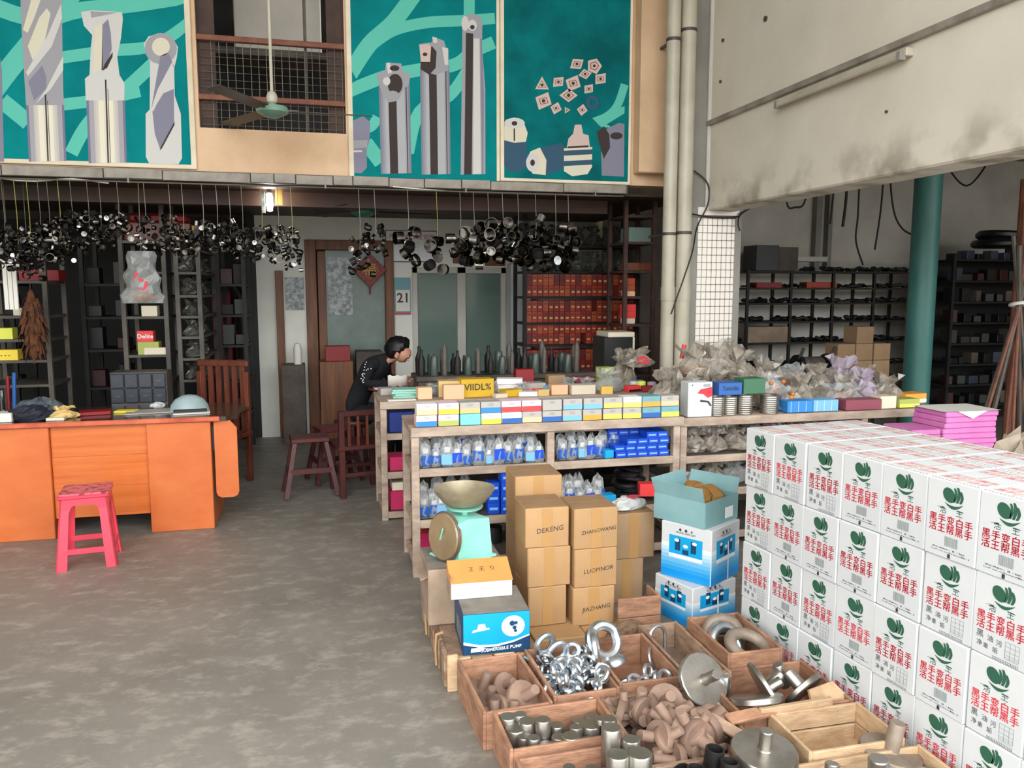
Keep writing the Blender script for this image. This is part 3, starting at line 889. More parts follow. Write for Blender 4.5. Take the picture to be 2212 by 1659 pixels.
def detail_mesh(kind):
    y = -BD / 2 + 0.0008
    b = MB('print_black')
    def r(x0, x1, z0, z1):
        b.add([(x0, y, z0), (x1, y, z0), (x1, y, z1), (x0, y, z1)], [(0, 1, 2, 3)])
    rr = random.Random(3)
    if kind == 'A':      # bar code over two fine lines
        b.use('print_grey')
        x = -0.018
        while x < 0.030:
            w = rr.choice((0.0012, 0.002, 0.003))
            r(x, x + w, 0.044, 0.076)
            x += w + rr.choice((0.0010, 0.0018))
        b.use('print_black')
        for z, n in ((0.033, 30), (0.024, 34)):
            x = -0.066
            for _ in range(n):
                w = rr.uniform(0.001, 0.003)
                if rr.random() > .15:
                    r(x, x + w, z - 0.002, z + rr.uniform(0.0, 0.003))
                x += 0.0042
        r(-0.004, 0.006, 0.006, 0.020)
    else:                # large black remarks and a usage drawing
        for s, x, z, h in (('黑', -0.066, 0.066, .026), ('油', -0.03, 0.062, .022), ('污', 0.0, 0.058, .022), ('净', -0.066, 0.036, .02), ('重', -0.044, 0.034, .018), ('垢', -0.012, 0.032, .02)):
            text_into(b, s, h, 'print_black', Matrix.Translation((x, y, z)) @ Euler(FRONT).to_matrix().to_4x4(), 0.0)
        b.use('print_grey')
        for x in (0.020, 0.036, 0.052, 0.066):
            r(x, x + 0.0016, 0.020 + 0.1 * (x - 0.02), 0.074)
        for z in (0.020, 0.026, 0.033, 0.045, 0.060, 0.074):
            r(0.020, 0.067, z, z + 0.0014)
        b.use('print_black')
        for z in (0.012, 0.007):
            for k in range(16):
                r(-0.02 + k * 0.0055, -0.017 + k * 0.0055, z - 0.001, z + 0.0014)
    return b.mesh('detail_print', 0)
def top_mesh():
    b = MB('print_red_soft')
    z = BH - 0.0003
    for yy, s in ((-0.105, '黑手变白手'), (-0.062, '活王帮黑手'), (0.062, '活王帮黑手'), (0.105, '黑手变白手')):
        for k, ch in enumerate(s):
            text_into(b, ch, 0.036, 'print_red_soft', Matrix.Translation((-0.066 + k * 0.033, yy, z)))
    b.use('print_black')
    for yy in (-0.146, 0.146):
        for k in range(14):
            b.box((-0.085 + k * 0.013, yy, z), (0.007, 0.0022, 0.0004))
    return b.mesh('top_print', 0)
mb_, ml_, ms_, mA, mB, mt_ = carton_body(), logo_mesh(), slogan_mesh(), detail_mesh('A'), detail_mesh('B'), top_mesh()
tape_m = MB('carton_top').box((0, 0, BH - 0.0006), (0.014, BD - 0.01, 0.001)).mesh('tape')
sx0, sy0 = 1.859, 3.163
dx, dy = 0.1096, -0.994
nx, ny = -dy, dx
ang = math.atan2(dy, dx)
KIND = {0: 'BBBAAAABA', 1: 'BAAAABBAB', 2: 'BABABABAA', 3: 'BAABAABBA'}     # by row from the top
ORD = ('back end', 'second', 'third', 'fourth', 'fifth', 'sixth', 'seventh', 'eighth', 'ninth')
ROWN = ('top row', 'second row', 'third row', 'bottom row')
SLOG = 'white soap carton with green logo'
for deep in (0, 1):
    for c in range(9):
        for r in range(4):
            jx = 0.004 * math.sin(c * 5.1 + r * 3.7 + deep)
            cx = sx0 + dx * (c + 0.5) * BW + nx * (BD * (deep + 0.5) + jx)
            cy = sy0 + dy * (c + 0.5) * BW + ny * (BD * (deep + 0.5) + jx)
            if deep == 0:
                where = 'at the far end' if c == 0 else '%s from the far end' % ORD[c]
                t = thing('soap_carton', 'white soap carton with green logo, %s, %s' % (ROWN[3 - r], where), 'carton', (cx, cy, r * BH), (0, 0, ang + 0.008 * math.sin(c * 2.3 + r)), 'white soap cartons in the tall stack')
            else:
                if r == 3:
                    lab = 'rear rank white soap carton showing its top, %s' % ('at the far end' if c == 0 else '%s from the far end' % ORD[c])
                else:
                    lab = 'white soap carton hidden low in the rear rank of the stack'
                t = thing('soap_carton', lab, 'carton', (cx, cy, r * BH), (0, 0, ang), 'white soap cartons in the tall stack' if r == 3 else 'white soap cartons in the rear rank')
            O('carton_body', mb_, t)
            if deep == 0:
                O('logo_print', ml_, t)
                O('slogan_print', ms_, t)
                O('detail_print', mA if KIND[3 - r][c] == 'A' else mB, t)
            if r == 3:
                O('top_print', mt_, t)
                O('tape', tape_m, t)

# ================================================================== wooden crates with metal parts
def crate(label, x0, x1, y0, y1, h, wood='crate_wood', rz=0.0, split=False, th=0.013):
    cx, cy = (x0 + x1) / 2, (y0 + y1) / 2
    t = thing('wooden_crate', label, 'crate', (cx, cy, 0), (0, 0, rz), 'wooden crates of metal parts')
    w, d = (x1 - x0) - 0.004, (y1 - y0) - 0.004
    rows = ((0.0, h * 0.47), (h * 0.50, h)) if split else ((0.0, h),)
    for z0, z1 in rows:
        MB(wood).bx(-w / 2, -w / 2 + th, -d / 2, d / 2, z0, z1, 0.003).build('side_board', t)
        MB(wood).bx(w / 2 - th, w / 2, -d / 2, d / 2, z0, z1, 0.003).build('side_board', t)
        MB(wood).bx(-w / 2 + th, w / 2 - th, -d / 2, -d / 2 + th, z0, z1 - 0.004, 0.003).build('end_board', t)
        MB(wood).bx(-w / 2 + th, w / 2 - th, d / 2 - th, d / 2, z0, z1 - 0.002, 0.003).build('end_board', t)
    MB(wood).bx(-w / 2 + th, w / 2 - th, -d / 2 + th, d / 2 - th, 0.0, 0.012).build('base_board', t)
    return t
cr1 = crate('wooden crate of brown stemmed castings beside the blue carton', 0.53, 0.80, 2.645, 3.07, 0.15, 'crate_red', 0.05)
cr3 = crate('wooden crate heaped with small galvanised eye nuts', 0.815, 1.085, 2.69, 3.10, 0.15, 'crate_red', 0.02)
cr4 = crate('wooden crate holding one large lifting eye and a few nuts', 1.092, 1.365, 2.72, 3.13, 0.15, 'crate_red', 0.0)
cr6 = crate('narrow wooden crate with thin steel U bolt', 1.372, 1.565, 2.70, 3.21, 0.15, 'crate_wood', 0.0)
cr7 = crate('taller wooden crate of big steel rings by the white stack', 1.572, 1.825, 2.755, 3.13, 0.20, 'crate_red', 0.0, True)
cr8 = crate('wooden crate of large flanged discs by the white stack', 1.43, 1.895, 2.405, 2.735, 0.15, 'crate_red', 0.0)
cr2 = crate('wooden crate of upright steel dowels near the floor edge', 0.575, 0.985, 2.385, 2.635, 0.155, 'crate_red', 0.015)
cr5 = crate('nearest wooden crate of steel dowels, cut by the picture edge', 0.585, 0.985, 2.02, 2.355, 0.145, 'crate_red', 0.01)
cr9 = crate('wooden crate overflowing with pinkish brown stemmed castings', 0.995, 1.42, 2.225, 2.675, 0.13, 'crate_wood', 0.0)
cr11 = crate('wooden crate of short tubes and thick round bars at the bottom', 0.995, 1.30, 1.85, 2.215, 0.14, 'crate_wood', 0.0)
cr10 = crate('pale wooden crate, half empty, against the white stack', 1.53, 1.90, 2.14, 2.395, 0.15, 'crate_pale', -0.01, True)
cr12 = crate('wooden crate of big stemmed discs at the bottom edge', 1.31, 1.945, 1.80, 2.13, 0.13, 'crate_pale', 0.0)

# --- kinds of parts
def mush_mesh(rd, hd, rs, ls, mat):
    return MB(mat).lathe([(0, 0), (rd * .96, 0), (rd, hd * .15), (rd, hd * .85), (rd * .96, hd), (rs * 1.15, hd), (rs, hd + 0.004), (rs, hd + ls * .96), (rs * .9, hd + ls), (0, hd + ls)], 18).mesh('stemmed_casting')
def dowel_mesh(r, h, mat):
    return MB(mat).lathe([(0, 0), (r * .93, 0), (r, r * .1), (r, h - r * .12), (r * .92, h), (0, h)], 16).mesh('dowel')
def eye_mesh(Rr, r, mat):
    b = MB(mat).torus((0, 0, Rr + r * 2.2), Rr, r, (0, 1, 0), 20, 8)
    b.lathe([(0, 0), (Rr * .78, 0), (Rr * .82, r * .4), (Rr * .72, r * 1.4), (r * 1.6, r * 2.1), (0, r * 2.1)], 16)
    return b.mesh('eye_nut')
mush = [mush_mesh(.048, .022, .015, .062, 'rust_brown'), mush_mesh(.040, .018, .013, .055, 'rust_brown'), mush_mesh(.056, .024, .016, .06, 'rust_brown')]
bigdisc = [mush_mesh(.098, .026, .024, .085, 'dull_steel'), mush_mesh(.085, .022, .026, .07, 'dull_steel')]
eyes = [eye_mesh(.027, .0100, 'galvanised'), eye_mesh(.023, .009, 'galvanised'), eye_mesh(.032, .0105, 'galvanised')]
dow = [dowel_mesh(.0185, .085, 'dull_steel'), dowel_mesh(.023, .075, 'dull_steel'), dowel_mesh(.016, .10, 'dull_steel'), dowel_mesh(.026, .11, 'dull_steel')]
def put(name, mesh, label, cat, loc, rot, group=None, sc=None):
    return tag(O(name, mesh, None, loc, rot, sc), label, cat, group)
rr = random.Random(11)
# crate 1: brown stemmed castings
for k, (x, y, z, a, b_) in enumerate(((.60, 2.99, .03, 0.2, 0.3), (.70, 3.00, .05, 0.5, -0.9), (.745, 2.90, .06, 2.6, 0.4), (.62, 2.90, .03, -0.3, 0.2), (.64, 2.78, .055, 1.15, -0.5), (.72, 2.79, .095, 0.75, 0.35), (.66, 2.71, .03, 0.2, 0.2), (.735, 2.72, .03, -0.4, 0.5), (.60, 2.72, .03, 0.1, -0.3))):
    put('stemmed_casting', mush[2 if k in (4, 5) else k % 2], 'brown stemmed casting in the crate next to the blue carton', 'casting', (x, y, z), (a, b_, k * 1.3), 'brown castings in the left crate', 1.25)
# crate 3: eye nuts heaped
for k in range(62):
    lay = 0 if k < 20 else (1 if k < 40 else 2)
    x = rr.uniform(.855, 1.05); y = rr.uniform(2.74, 3.05)
    if lay == 2:
        x = rr.uniform(.86, 1.04); y = rr.uniform(2.75, 3.0)
    put('eye_nut', eyes[k % 2], 'small galvanised eye nut in the heaped crate', 'eye nut', (x, y, .04 + lay * .045), (rr.uniform(-1.7, 1.7), rr.uniform(-1.3, 1.3), rr.uniform(0, 6.3)), 'small eye nuts in the heaped crate')
put('eye_nut', eyes[2], 'galvanised eye nut standing upright at the back left of the heap', 'eye nut', (.875, 3.03, .125), (0.1, 0.1, 0.35), None, 1.25)
put('eye_nut', eyes[2], 'galvanised eye nut standing upright just right of its twin on the heap', 'eye nut', (.925, 2.98, .115), (0.15, -0.1, 0.2), None, 1.25)
# crate 4: one large lifting eye and small nuts
put('lifting_eye', eye_mesh(.066, .0215, 'galvanised'), 'large galvanised lifting eye leaning in its crate', 'lifting eye', (1.175, 2.965, .09), (-0.6, -0.15, 0.35))
put('lifting_eye', eye_mesh(.066, .0165, 'galvanised'), 'large galvanised lifting eye behind the leaning one', 'lifting eye', (1.125, 3.035, .085), (-0.2, -0.6, 1.35))
for k, (x, y) in enumerate(((1.15, 2.83), (1.20, 2.80), (1.25, 2.84), (1.17, 2.77), (1.24, 2.77), (1.29, 2.80), (1.31, 2.86), (1.135, 2.78))):
    put('eye_nut', eyes[2 if k in (0, 3) else 1], 'loose galvanised nut in front of the large lifting eye', 'eye nut', (x, y, .045 + .02 * (k % 3)), (rr.uniform(-1.5, 1.5), rr.uniform(-1, 1), rr.uniform(0, 6)), 'loose nuts in the lifting eye crate')
# crate 6: U bolt, half ring and grit
def ubolt(w, h, r):
    pts = [(-w, 0, 0), (-w, 0, h * .55)] + [(-w * math.cos(PI * k / 8), 0, h * .55 + w * math.sin(PI * k / 8)) for k in range(1, 8)] + [(w, 0, h * .55), (w, 0, 0)]
    return MB('galvanised').tube(pts, r, 8).mesh('u_bolt')
put('u_bolt', ubolt(.042, .19, .0085), 'thin galvanised U bolt standing in the narrow crate', 'U bolt', (1.425, 3.10, .03), (-0.15, 0.08, 0.25))
put('u_bolt', ubolt(.046, .15, .0075), 'galvanised U bolt slumped behind the standing one', 'U bolt', (1.415, 3.00, .03), (-0.5, -0.5, 1.0))
def grit(name, x0, x1, y0, y1, z, mat, amp, n=10):
    b = MB(mat)
    vs = []
    for j in range(n + 1):
        for i in range(n + 1):
            x = x0 + (x1 - x0) * i / n; y = y0 + (y1 - y0) * j / n
            vs.append((x, y, z + amp * mnoise.noise(Vector((x * 22, y * 22, 1.3)))))
    b.add(vs, [(j * (n + 1) + i, j * (n + 1) + i + 1, (j + 1) * (n + 1) + i + 1, (j + 1) * (n + 1) + i) for j in range(n) for i in range(n)])
    vs = [(x0, y0, .013), (x1, y0, .013), (x1, y1, .013), (x0, y1, .013)]
    b.add(vs, [(0, 3, 2, 1)])
    return b.build(name)
tag(grit('metal_swarf', 1.388, 1.55, 2.72, 3.19, 0.03, 'dusty_steel', 0.012), 'grey metal grit on the floor of the narrow crate', 'grit', None, 'stuff')
# crate 7: big rings
ringm = MB('galvanised').torus((0, 0, 0), .078, .024, (0, 0, 1), 28, 12).mesh('steel_ring')
ringd = MB('dusty_steel').torus((0, 0, 0), .078, .026, (0, 0, 1), 28, 12).mesh('steel_ring')
put('steel_ring', ringd, 'dull grey steel ring leaning at the back of the tall crate', 'ring', (1.70, 3.03, .135), (1.15, 0.1, -0.2))
put('steel_ring', ringm, 'bright steel ring leaning in the tall crate', 'ring', (1.675, 2.96, .13), (1.05, -0.2, 0.5))
put('steel_ring', ringm, 'bright steel ring lying under the leaning rings', 'ring', (1.67, 2.93, .04), (0.1, 0.0, 0.0))
put('steel_ring', ringd, 'dusty steel ring resting at the front of the tall crate', 'ring', (1.725, 2.86, .165), (0.35, 0.12, 0.0))
# crate 8 and the big disc leaning at its corner
put('flanged_disc', mush_mesh(.105, .022, .020, .075, 'dull_steel'), 'large steel disc leaning upright with its stem to the right', 'disc', (1.375, 2.60, .185), (0.75, 0.55, -0.2))
put('flanged_disc', bigdisc[0], 'steel disc lying tilted at the front of the disc crate', 'disc', (1.54, 2.49, .165), (2.75, 0.12, 0.3))
put('flanged_disc', mush_mesh(.112, .018, .020, .06, 'dull_steel'), 'thin steel disc on edge across the disc crate', 'disc', (1.60, 2.535, .15), (0.25, 1.05, 0.15))
put('flanged_disc', bigdisc[1], 'steel disc on edge at the right of the disc crate', 'disc', (1.755, 2.50, .145), (-0.95, -0.3, 0.25))
put('steel_stub', dowel_mesh(.030, .085, 'dull_steel'), 'short thick steel stub leaning left in the disc crate', 'stub', (1.655, 2.60, .12), (0.3, 0.7, 0.3))
put('steel_stub', dowel_mesh(.021, .095, 'dull_steel'), 'slim bright steel stub leaning back in the disc crate', 'stub', (1.735, 2.60, .12), (-0.1, -0.35, 0.0))
put('steel_stub', dowel_mesh(.016, .075, 'galvanised'), 'small bright stub beside the leaning disc', 'stub', (1.475, 2.60, .12), (0.05, 0.0, 0.0))
tag(MB('crate_pale').prism([(0, 0), (.13, 0), (.15, .05), (.11, .10), (.0, .085)], 0, .012).build('broken_board', None, (1.74, 2.425, .10), (R(62), 0, R(4))), 'broken pale board stuck in the disc crate', 'board')
# crate 9: overflowing castings
for k in range(46):
    lay = k // 16
    sp = (1.0, .95, .7)[min(lay, 2)]
    x = 1.205 + rr.uniform(-.165, .165) * sp
    y = 2.45 + rr.uniform(-.175, .19) * sp
    put('stemmed_casting', mush[k % 2], 'pinkish brown stemmed casting in the overflowing crate', 'casting', (x, y, .035 + lay * .05), (rr.uniform(-1.9, 1.9), rr.uniform(-1.2, 1.2), rr.uniform(0, 6.3)), 'brown castings in the overflowing crate', rr.uniform(1.15, 1.5))
# crates 2 and 5: dowels
spots2 = [(.622, 2.59), (.668, 2.595), (.715, 2.59), (.635, 2.54), (.655, 2.49), (.675, 2.44), (.725, 2.50), (.722, 2.44), (.77, 2.46), (.80, 2.42), (.835, 2.47), (.86, 2.43), (.90, 2.50), (.925, 2.56), (.94, 2.50), (.95, 2.45), (.885, 2.57), (.785, 2.53), (.68, 2.545)]
for k, (x, y) in enumerate(spots2):
    put('steel_dowel', dow[(k * 2 + k // 3) % 3], 'upright steel dowel in the second crate from the front', 'dowel', (x, y, .0125), (0, 0, 0), 'steel dowels standing in the floor-edge crate', 1.4 if k % 3 else 1.65)
put('steel_dowel', dowel_mesh(.030, .11, 'dull_steel'), 'thick steel dowel leaning in the floor-edge crate', 'dowel', (.86, 2.55, .02), (0.25, 0.35, 0))
for k in range(18):
    x = .64 + (k % 6) * .058 + .012 * math.sin(k * 3)
    y = 2.07 + (k // 6) * .095 + .012 * math.cos(k * 5)
    put('steel_dowel', dow[k % 3], 'upright steel dowel in the nearest crate', 'dowel', (x, y, .0125), (0, 0, 0), 'steel dowels standing in the nearest crate', 1.3)
# thick round bars and tubes in crate 11
for k, (x, y, r, h) in enumerate(((.905, 2.315, .033, .215), (.965, 2.29, .030, .18))):
    put('round_bar', dowel_mesh(r, h, 'dull_steel'), ('tallest bright round bar standing in the nearest crate', 'slightly shorter round bar right of the tallest one')[k], 'bar', (x, y, .0125), (0, 0, 0))
for k, (x, y, r, h) in enumerate(((.955, 2.195, .040, .19), (.885, 2.205, .036, .19), (1.235, 2.01, .034, .16), (1.06, 1.96, .04, .14))):
    put('round_bar', dowel_mesh(r, h, 'dull_steel'), ('dull thick bar right of the bright tall bars', 'dull thick bar in front of the tallest bright bar', 'dull thick bar among the black tubes', 'dull thick bar at the bottom edge')[k], 'bar', (x, y, .0125), (0, 0, 0))
def tube_mesh(r, h):
    return MB('black_iron').lathe([(r, 0), (r, h), (r * .97, h + .001), (r * .80, h), (r * .80, 0)], 18, closed=True).mesh('short_tube')
for k, (x, y, r, h, a, b_) in enumerate(((1.055, 2.145, .030, .13, 0.1, -0.7), (1.18, 2.165, .031, .18, 0.1, 0.05), (1.09, 2.085, .028, .17, 0.1, 0.05), (1.20, 2.09, .030, .17, 0.1, -0.1), (1.13, 2.15, .028, .14, 0.3, 0.2), (1.14, 2.03, .03, .15, 0.2, 0.1))):
    put('short_tube', tube_mesh(r, h), 'short black steel tube in the bottom crate', 'tube', (x, y, .02), (a, b_, k), 'black tubes in the bottom crate')
# crates 10 and 12: big stemmed discs
for (x, y, z, a, b_, g_, lab, m) in ((1.375, 2.165, .125, 0.12, 0.0, 0, 'large stemmed disc lying flat with its stem up at the bottom middle', mush_mesh(.108, .05, .021, .07, 'dull_steel')),
                                    (1.53, 2.03, .07, -0.1, 0.1, 0, 'smaller stemmed disc right of the large flat one', mush_mesh(.075, .03, .022, .075, 'dull_steel')),
                                    (1.70, 2.02, .05, 0.0, -0.05, 0, 'stemmed disc with a thick bright stem at the bottom right', mush_mesh(.085, .03, .032, .10, 'dull_steel')),
                                    (1.835, 2.14, .09, 0.08, 0.15, 0, 'stemmed disc leaning on the pale crate by the white cartons', mush_mesh(.10, .028, .026, .10, 'dusty_steel')),
                                    (1.60, 2.15, .06, 1.0, 0.4, 0, 'rusty stemmed disc tipped behind the flat disc', mush_mesh(.06, .03, .022, .05, 'rust_brown')),
                                    (1.84, 1.98, .06, 0.05, -0.1, 0, 'bright round disc at the lower right corner of the crates', mush_mesh(.10, .03, .02, .03, 'galvanised'))):
    put('stemmed_disc', m, lab, 'disc', (x, y, z), (a, b_, g_))
# splintered boards between the crates
for (loc, rot, sz, mat, lab) in (((1.46, 2.39, .155), (0.2, 0.05, 0.18), (.20, .05, .014), 'crate_red', 'splintered reddish board lying across two crates'),
                                ((1.36, 2.33, .14), (0.3, 0.3, -0.8), (.18, .045, .014), 'crate_wood', 'short dusty board slipping off the overflowing crate'),
                                ((1.65, 2.40, .155), (0, 0, 0.03), (.30, .02, .03), 'crate_pale', 'pale batten along the rim of the half empty crate')):
    tag(MB(mat).box((0, 0, 0), sz, None, 0.003).build('loose_board', None, loc, rot), lab, 'board')

# ================================================================== cartons behind the crates
pl = thing('wooden_pallet_box', 'low box of upright rough boards under the blue carton', 'pallet', (0, 0, 0))
MB('crate_wood').bx(.50, .88, 3.13, 3.86, .115, .135).build('deck', pl)
for k in range(9):
    MB('bark' if k % 2 else 'crate_wood').bx(.478 + .004 * (k % 2), .50, 3.13 + k * .082, 3.205 + k * .082, 0, .14 + .012 * ((k * 3) % 3), 0.004).build('side_slat', pl)
for k in range(4):
    MB('crate_pale').bx(.50 + k * .094, .588 + k * .094, 3.105, 3.13, 0, .135 - .01 * (k % 2), 0.004).build('front_slat', pl)
for (yy, z) in ((3.30, .2), (3.62, .2)):
    MB('kraft').tube([(.47, yy, 0.02), (.468, yy + .01, .09), (.47, yy, .16), (.50, yy, .168)], 0.006, 6).build('strap', pl)
MB('crate_pale').bx(.485, .53, 3.085, 3.105, 0, .16, 0.005).build('corner_post', pl)

def carton(name, label, cat, loc, s, rz, mat, topmat=None, tape=None, word=None, wsize=.03, group=None, side_tape=True):
    """closed carton: body, top, tape strips and a stencilled word on the front"""
    t = thing(name, label, cat, loc, (0, 0, rz), group)
    MB(mat).box((0, 0, s[2] / 2), s, None, 0.005).build('carton_body', t)
    if topmat:
        MB(topmat).bx(-s[0] / 2 + .004, s[0] / 2 - .004, -s[1] / 2 + .004, -.002, s[2] - .001, s[2] + .002).build('flap', t)
        MB(topmat).bx(-s[0] / 2 + .004, s[0] / 2 - .004, .002, s[1] / 2 - .004, s[2] - .001, s[2] + .002).build('flap', t)
    if tape:
        MB(tape).bx(-.026, .026, -s[1] / 2 - .0012, -s[1] / 2 + .002, 0.004, s[2] - .004).build('tape', t)
    if word:
        O('stencil', text_mesh(word, wsize, 'print_black', 0.0, shear=0.15), t, (0.012, -s[1] / 2 - .0018, s[2] * .45), (R(90), R(-6), 0))
    return t
K = 'kraft cartons in the pile'
A = (.212, .24, .192)
carton('kraft_carton', 'kraft carton at the top left of the pile, stencilled DEKENG', 'carton', (1.035, 3.62, .443), A, -.03, 'kraft', 'kraft_top', 'kraft_tape', 'DEKENG', .034, K)
carton('kraft_carton', 'kraft carton in the middle of the left column, blank front', 'carton', (1.042, 3.62, .250), A, .0, 'kraft', None, 'kraft_tape', None, .03, K)
carton('kraft_carton', 'kraft carton at the foot of the left column', 'carton', (1.032, 3.62, .057), (.19, .24, .192), .02, 'kraft', None, 'kraft_tape', None, .03, K)
carton('kraft_carton', 'kraft carton at the top of the right column, stencilled ZHANGWANG', 'carton', (1.268, 3.60, .425), (.22, .24, .198), .0, 'kraft', 'kraft_top', 'kraft_tape', 'ZHANGWANG', .026, K)
carton('kraft_carton', 'kraft carton in the middle of the right column, stencilled LUOMNOR', 'carton', (1.268, 3.60, .235), (.215, .24, .189), .01, 'kraft', None, 'kraft_tape', 'LUOMNOR', .030, K)
carton('kraft_carton', 'kraft carton at the foot of the right column, stencilled JIAZHANG', 'carton', (1.262, 3.60, .045), (.212, .24, .189), -.01, 'kraft', None, 'kraft_tape', 'JIAZHANG', .030, K)
carton('flat_carton', 'flattened kraft carton under the left column of the pile', 'carton', (1.06, 3.53, .0), (.25, .36, .055), .0, 'kraft', None, None, None, .03, K)
carton('flat_carton', 'flattened kraft carton under the right column of the pile', 'carton', (1.30, 3.52, .0), (.21, .36, .043), .02, 'kraft', None, None, None, .03, K)
for z in (0, .235):
    carton('kraft_carton', 'kraft carton mostly hidden behind the pile', 'carton', (1.08, 3.93, z), (.24, .24, .233), 0, 'kraft_dull', None, None, None, .03, 'hidden kraft cartons')
carton('kraft_carton', 'kraft carton standing highest, behind the left column', 'carton', (1.08, 3.93, .47), (.245, .25, .245), -.04, 'kraft', 'kraft_top', 'kraft_tape', None, .03, K)
carton('kraft_carton', 'dull kraft carton right of the pile, upper one', 'carton', (1.595, 3.93, .24), (.235, .26, .245), .0, 'kraft_dull', 'kraft_top', 'kraft_tape', None, .03, K)
carton('kraft_carton', 'dull kraft carton right of the pile, lower narrower one', 'carton', (1.56, 3.93, .0), (.19, .25, .24), .0, 'kraft_dull', None, 'kraft_tape', None, .03, K)
t = thing('wooden_box', 'reddish plank box in front of the dull cartons', 'box', (1.47, 3.46, 0))
for z in (0.0, 0.098):
    MB('crate_red').bx(-.115, .105, -.06, -.045, z, z + .095, .003).build('plank', t)
for z in (0.0, 0.098):
    MB('crate_red').bx(.09, .105, -.045, .09, z, z + .095, .003).build('plank', t)
MB('crate_wood').bx(-.115, .09, -.045, .09, 0.0, .012).build('base_board', t)
tag(MB('bark').prism([(.13 * math.cos(PI * k / 14), .125 * math.sin(PI * k / 14)) for k in range(15)], -.05, .05, 'xz').build('half_log', None, (1.375, 3.28, 0), (0, 0, .15)), 'dusty half-round timber offcut in front of the plank box', 'offcut')

# blue pump carton with white swoosh
t = thing('pump_carton', 'blue and navy printed carton with white swoosh, dusty top', 'carton', (.705, 3.255, .137), (0, 0, -.05))
W, D_, H_ = .285, .29, .178
MB('carton_navy').box((0, 0, H_ / 2), (W, D_, H_), None, .003).build('carton_body', t)
MB('carton_dust').bx(-W / 2 + .003, W / 2 - .003, -D_ / 2 + .003, D_ / 2 - .003, H_ - .001, H_ + .001).build('dusty_top', t)
y = -D_ / 2 - .0008
sw = MB('carton_cyan')
pts = [(-W / 2 + .002, .060), (-W / 4, .042), (0, .040), (W / 4, .052), (W / 2 - .002, .075)]
sw.add([(x, y, z) for x, z in pts] + [(W / 2 - .002, y, H_ - .002), (-W / 2 + .002, y, H_ - .002)], [tuple(range(7))])
sw.build('cyan_print', t, smooth=0)
s2 = MB('print_white')
for k in range(4):
    (xa, za), (xb, zb) = pts[k], pts[k + 1]
    s2.add([(xa, y - .0006, za - .012 + .004 * k / 3), (xb, y - .0006, zb - .012 + .004 * (k + 1) / 3), (xb, y - .0006, zb), (xa, y - .0006, za)], [(0, 1, 2, 3)])
s2.build('swoosh_print', t, smooth=0)
s3 = MB('print_pale')
s3.add([(x * .05 + .07, y - .0006, z * .046 + .115) for x, z in [(math.cos(2 * PI * k / 20), math.sin(2 * PI * k / 20)) for k in range(20)]], [tuple(range(20))])
s3.use('carton_navy')
for (cx, cz, r) in ((.066, .127, .012), (.082, .128, .008), (.076, .108, .009), (.080, .094, .007)):
    s3.add([(cx + r * math.cos(2 * PI * k / 8), y - .0012, cz + r * math.sin(2 * PI * k / 8)) for k in range(8)], [tuple(range(8))])
s3.build('pump_picture', t, smooth=0)
s4 = MB('print_white')
s4.add([(-.105, y - .0006, .098), (-.03, y - .0006, .108), (-.032, y - .0006, .116), (-.045, y - .0006, .114), (-.05, y - .0006, .134), (-.078, y - .0006, .132), (-.082, y - .0006, .112), (-.1, y - .0006, .108)], [tuple(range(8))])
s4.add([(-.11, y - .0006, .012), (-.108, y - .0006, .03), (-.07, y - .0006, .032), (-.045, y - .0006, .026), (-.07, y - .0006, .014)], [tuple(range(5))])
s4.build('emblem_print', t, smooth=0)
O('lettering', text_mesh('SUBMERSIBLE PUMP', .020, 'print_white', .01), t, (.02, y - .0012, .021), (R(90), R(-3), 0))
for k in range(5):
    O('lettering', text_mesh('POWER  VOLT  FLOW', .015, 'print_white', .0), t, (-W / 2 - .001, -.02, .10 - k * .016), (R(90), 0, -R(90)))
# white box with orange lid
t = thing('shoe_box', 'white box with orange lid leaning on the dusty carton', 'box', (.672, 3.345, .317), (0, 0, -.03))
MB('carton_white').bx(-.135, .135, -.07, .055, 0, .075, .003).build('box_body', t)
MB('orange_lid').prism([(-.072, .073), (.058, .135), (.058, .128), (.058, .073)][::-1], -.138, .138, 'yz').build('lid', t)
O('lettering', text_mesh('王  王  り', .03, 'print_black', 0), t, (.01, -.002, .1075), (R(25.5), 0, 0))
MB('kraft_dusty').bx(-.137, -.1345, -.068, .055, 0, .10).build('side_panel', t)
# dusty carton below the scale
t = carton('dusty_carton', 'dusty brown carton carrying the mint green scale', 'carton', (.64, 3.605, .137), (.36, .33, .262), -.02, 'kraft_dusty', 'carton_dust')
MB('kraft_dusty').box((-.19, 0, .222), (.05, .30, .004), (0, R(-22), 0)).build('flap', t)

# kitchen scale
t = thing('dial_scale', 'old mint green dial scale with a dented metal pan', 'scale', (.645, 3.60, .402), (0, 0, R(-62)))
MB('scale_mint').prism([(-.10, 0), (.10, 0), (.10, .03), (.082, .19), (-.05, .205), (-.10, .19)], -.095, .095, 'yz').build('housing', t)
MB('scale_mint').bx(-.115, .115, -.115, .115, -.0, .012, .004).build('base_plate', t)
MB('scale_mint').cyl((0, .01, .19), (0, .01, .235), .016, n=12).build('stem', t)
MB('scale_mint').lathe([(0, .228), (.085, .232), (.09, .24), (0, .242)], 20, (0, .01, 0)).build('pan_support', t)
pan = MB('scale_pan')
pan.lathe([(0, .243), (.06, .245), (.10, .268), (.132, .31), (.142, .328), (.146, .328), (.135, .306), (.102, .264), (.06, .241), (0, .238)], 28, (0, .01, 0))
pan.build('pan', t)
dl = MB('scale_dial').lathe([(0, .02), (.105, .016), (.112, .004), (.112, -.012), (0, -.012)], 28, (0, -.105, .115), (0, -1, .12)).build('dial', t)
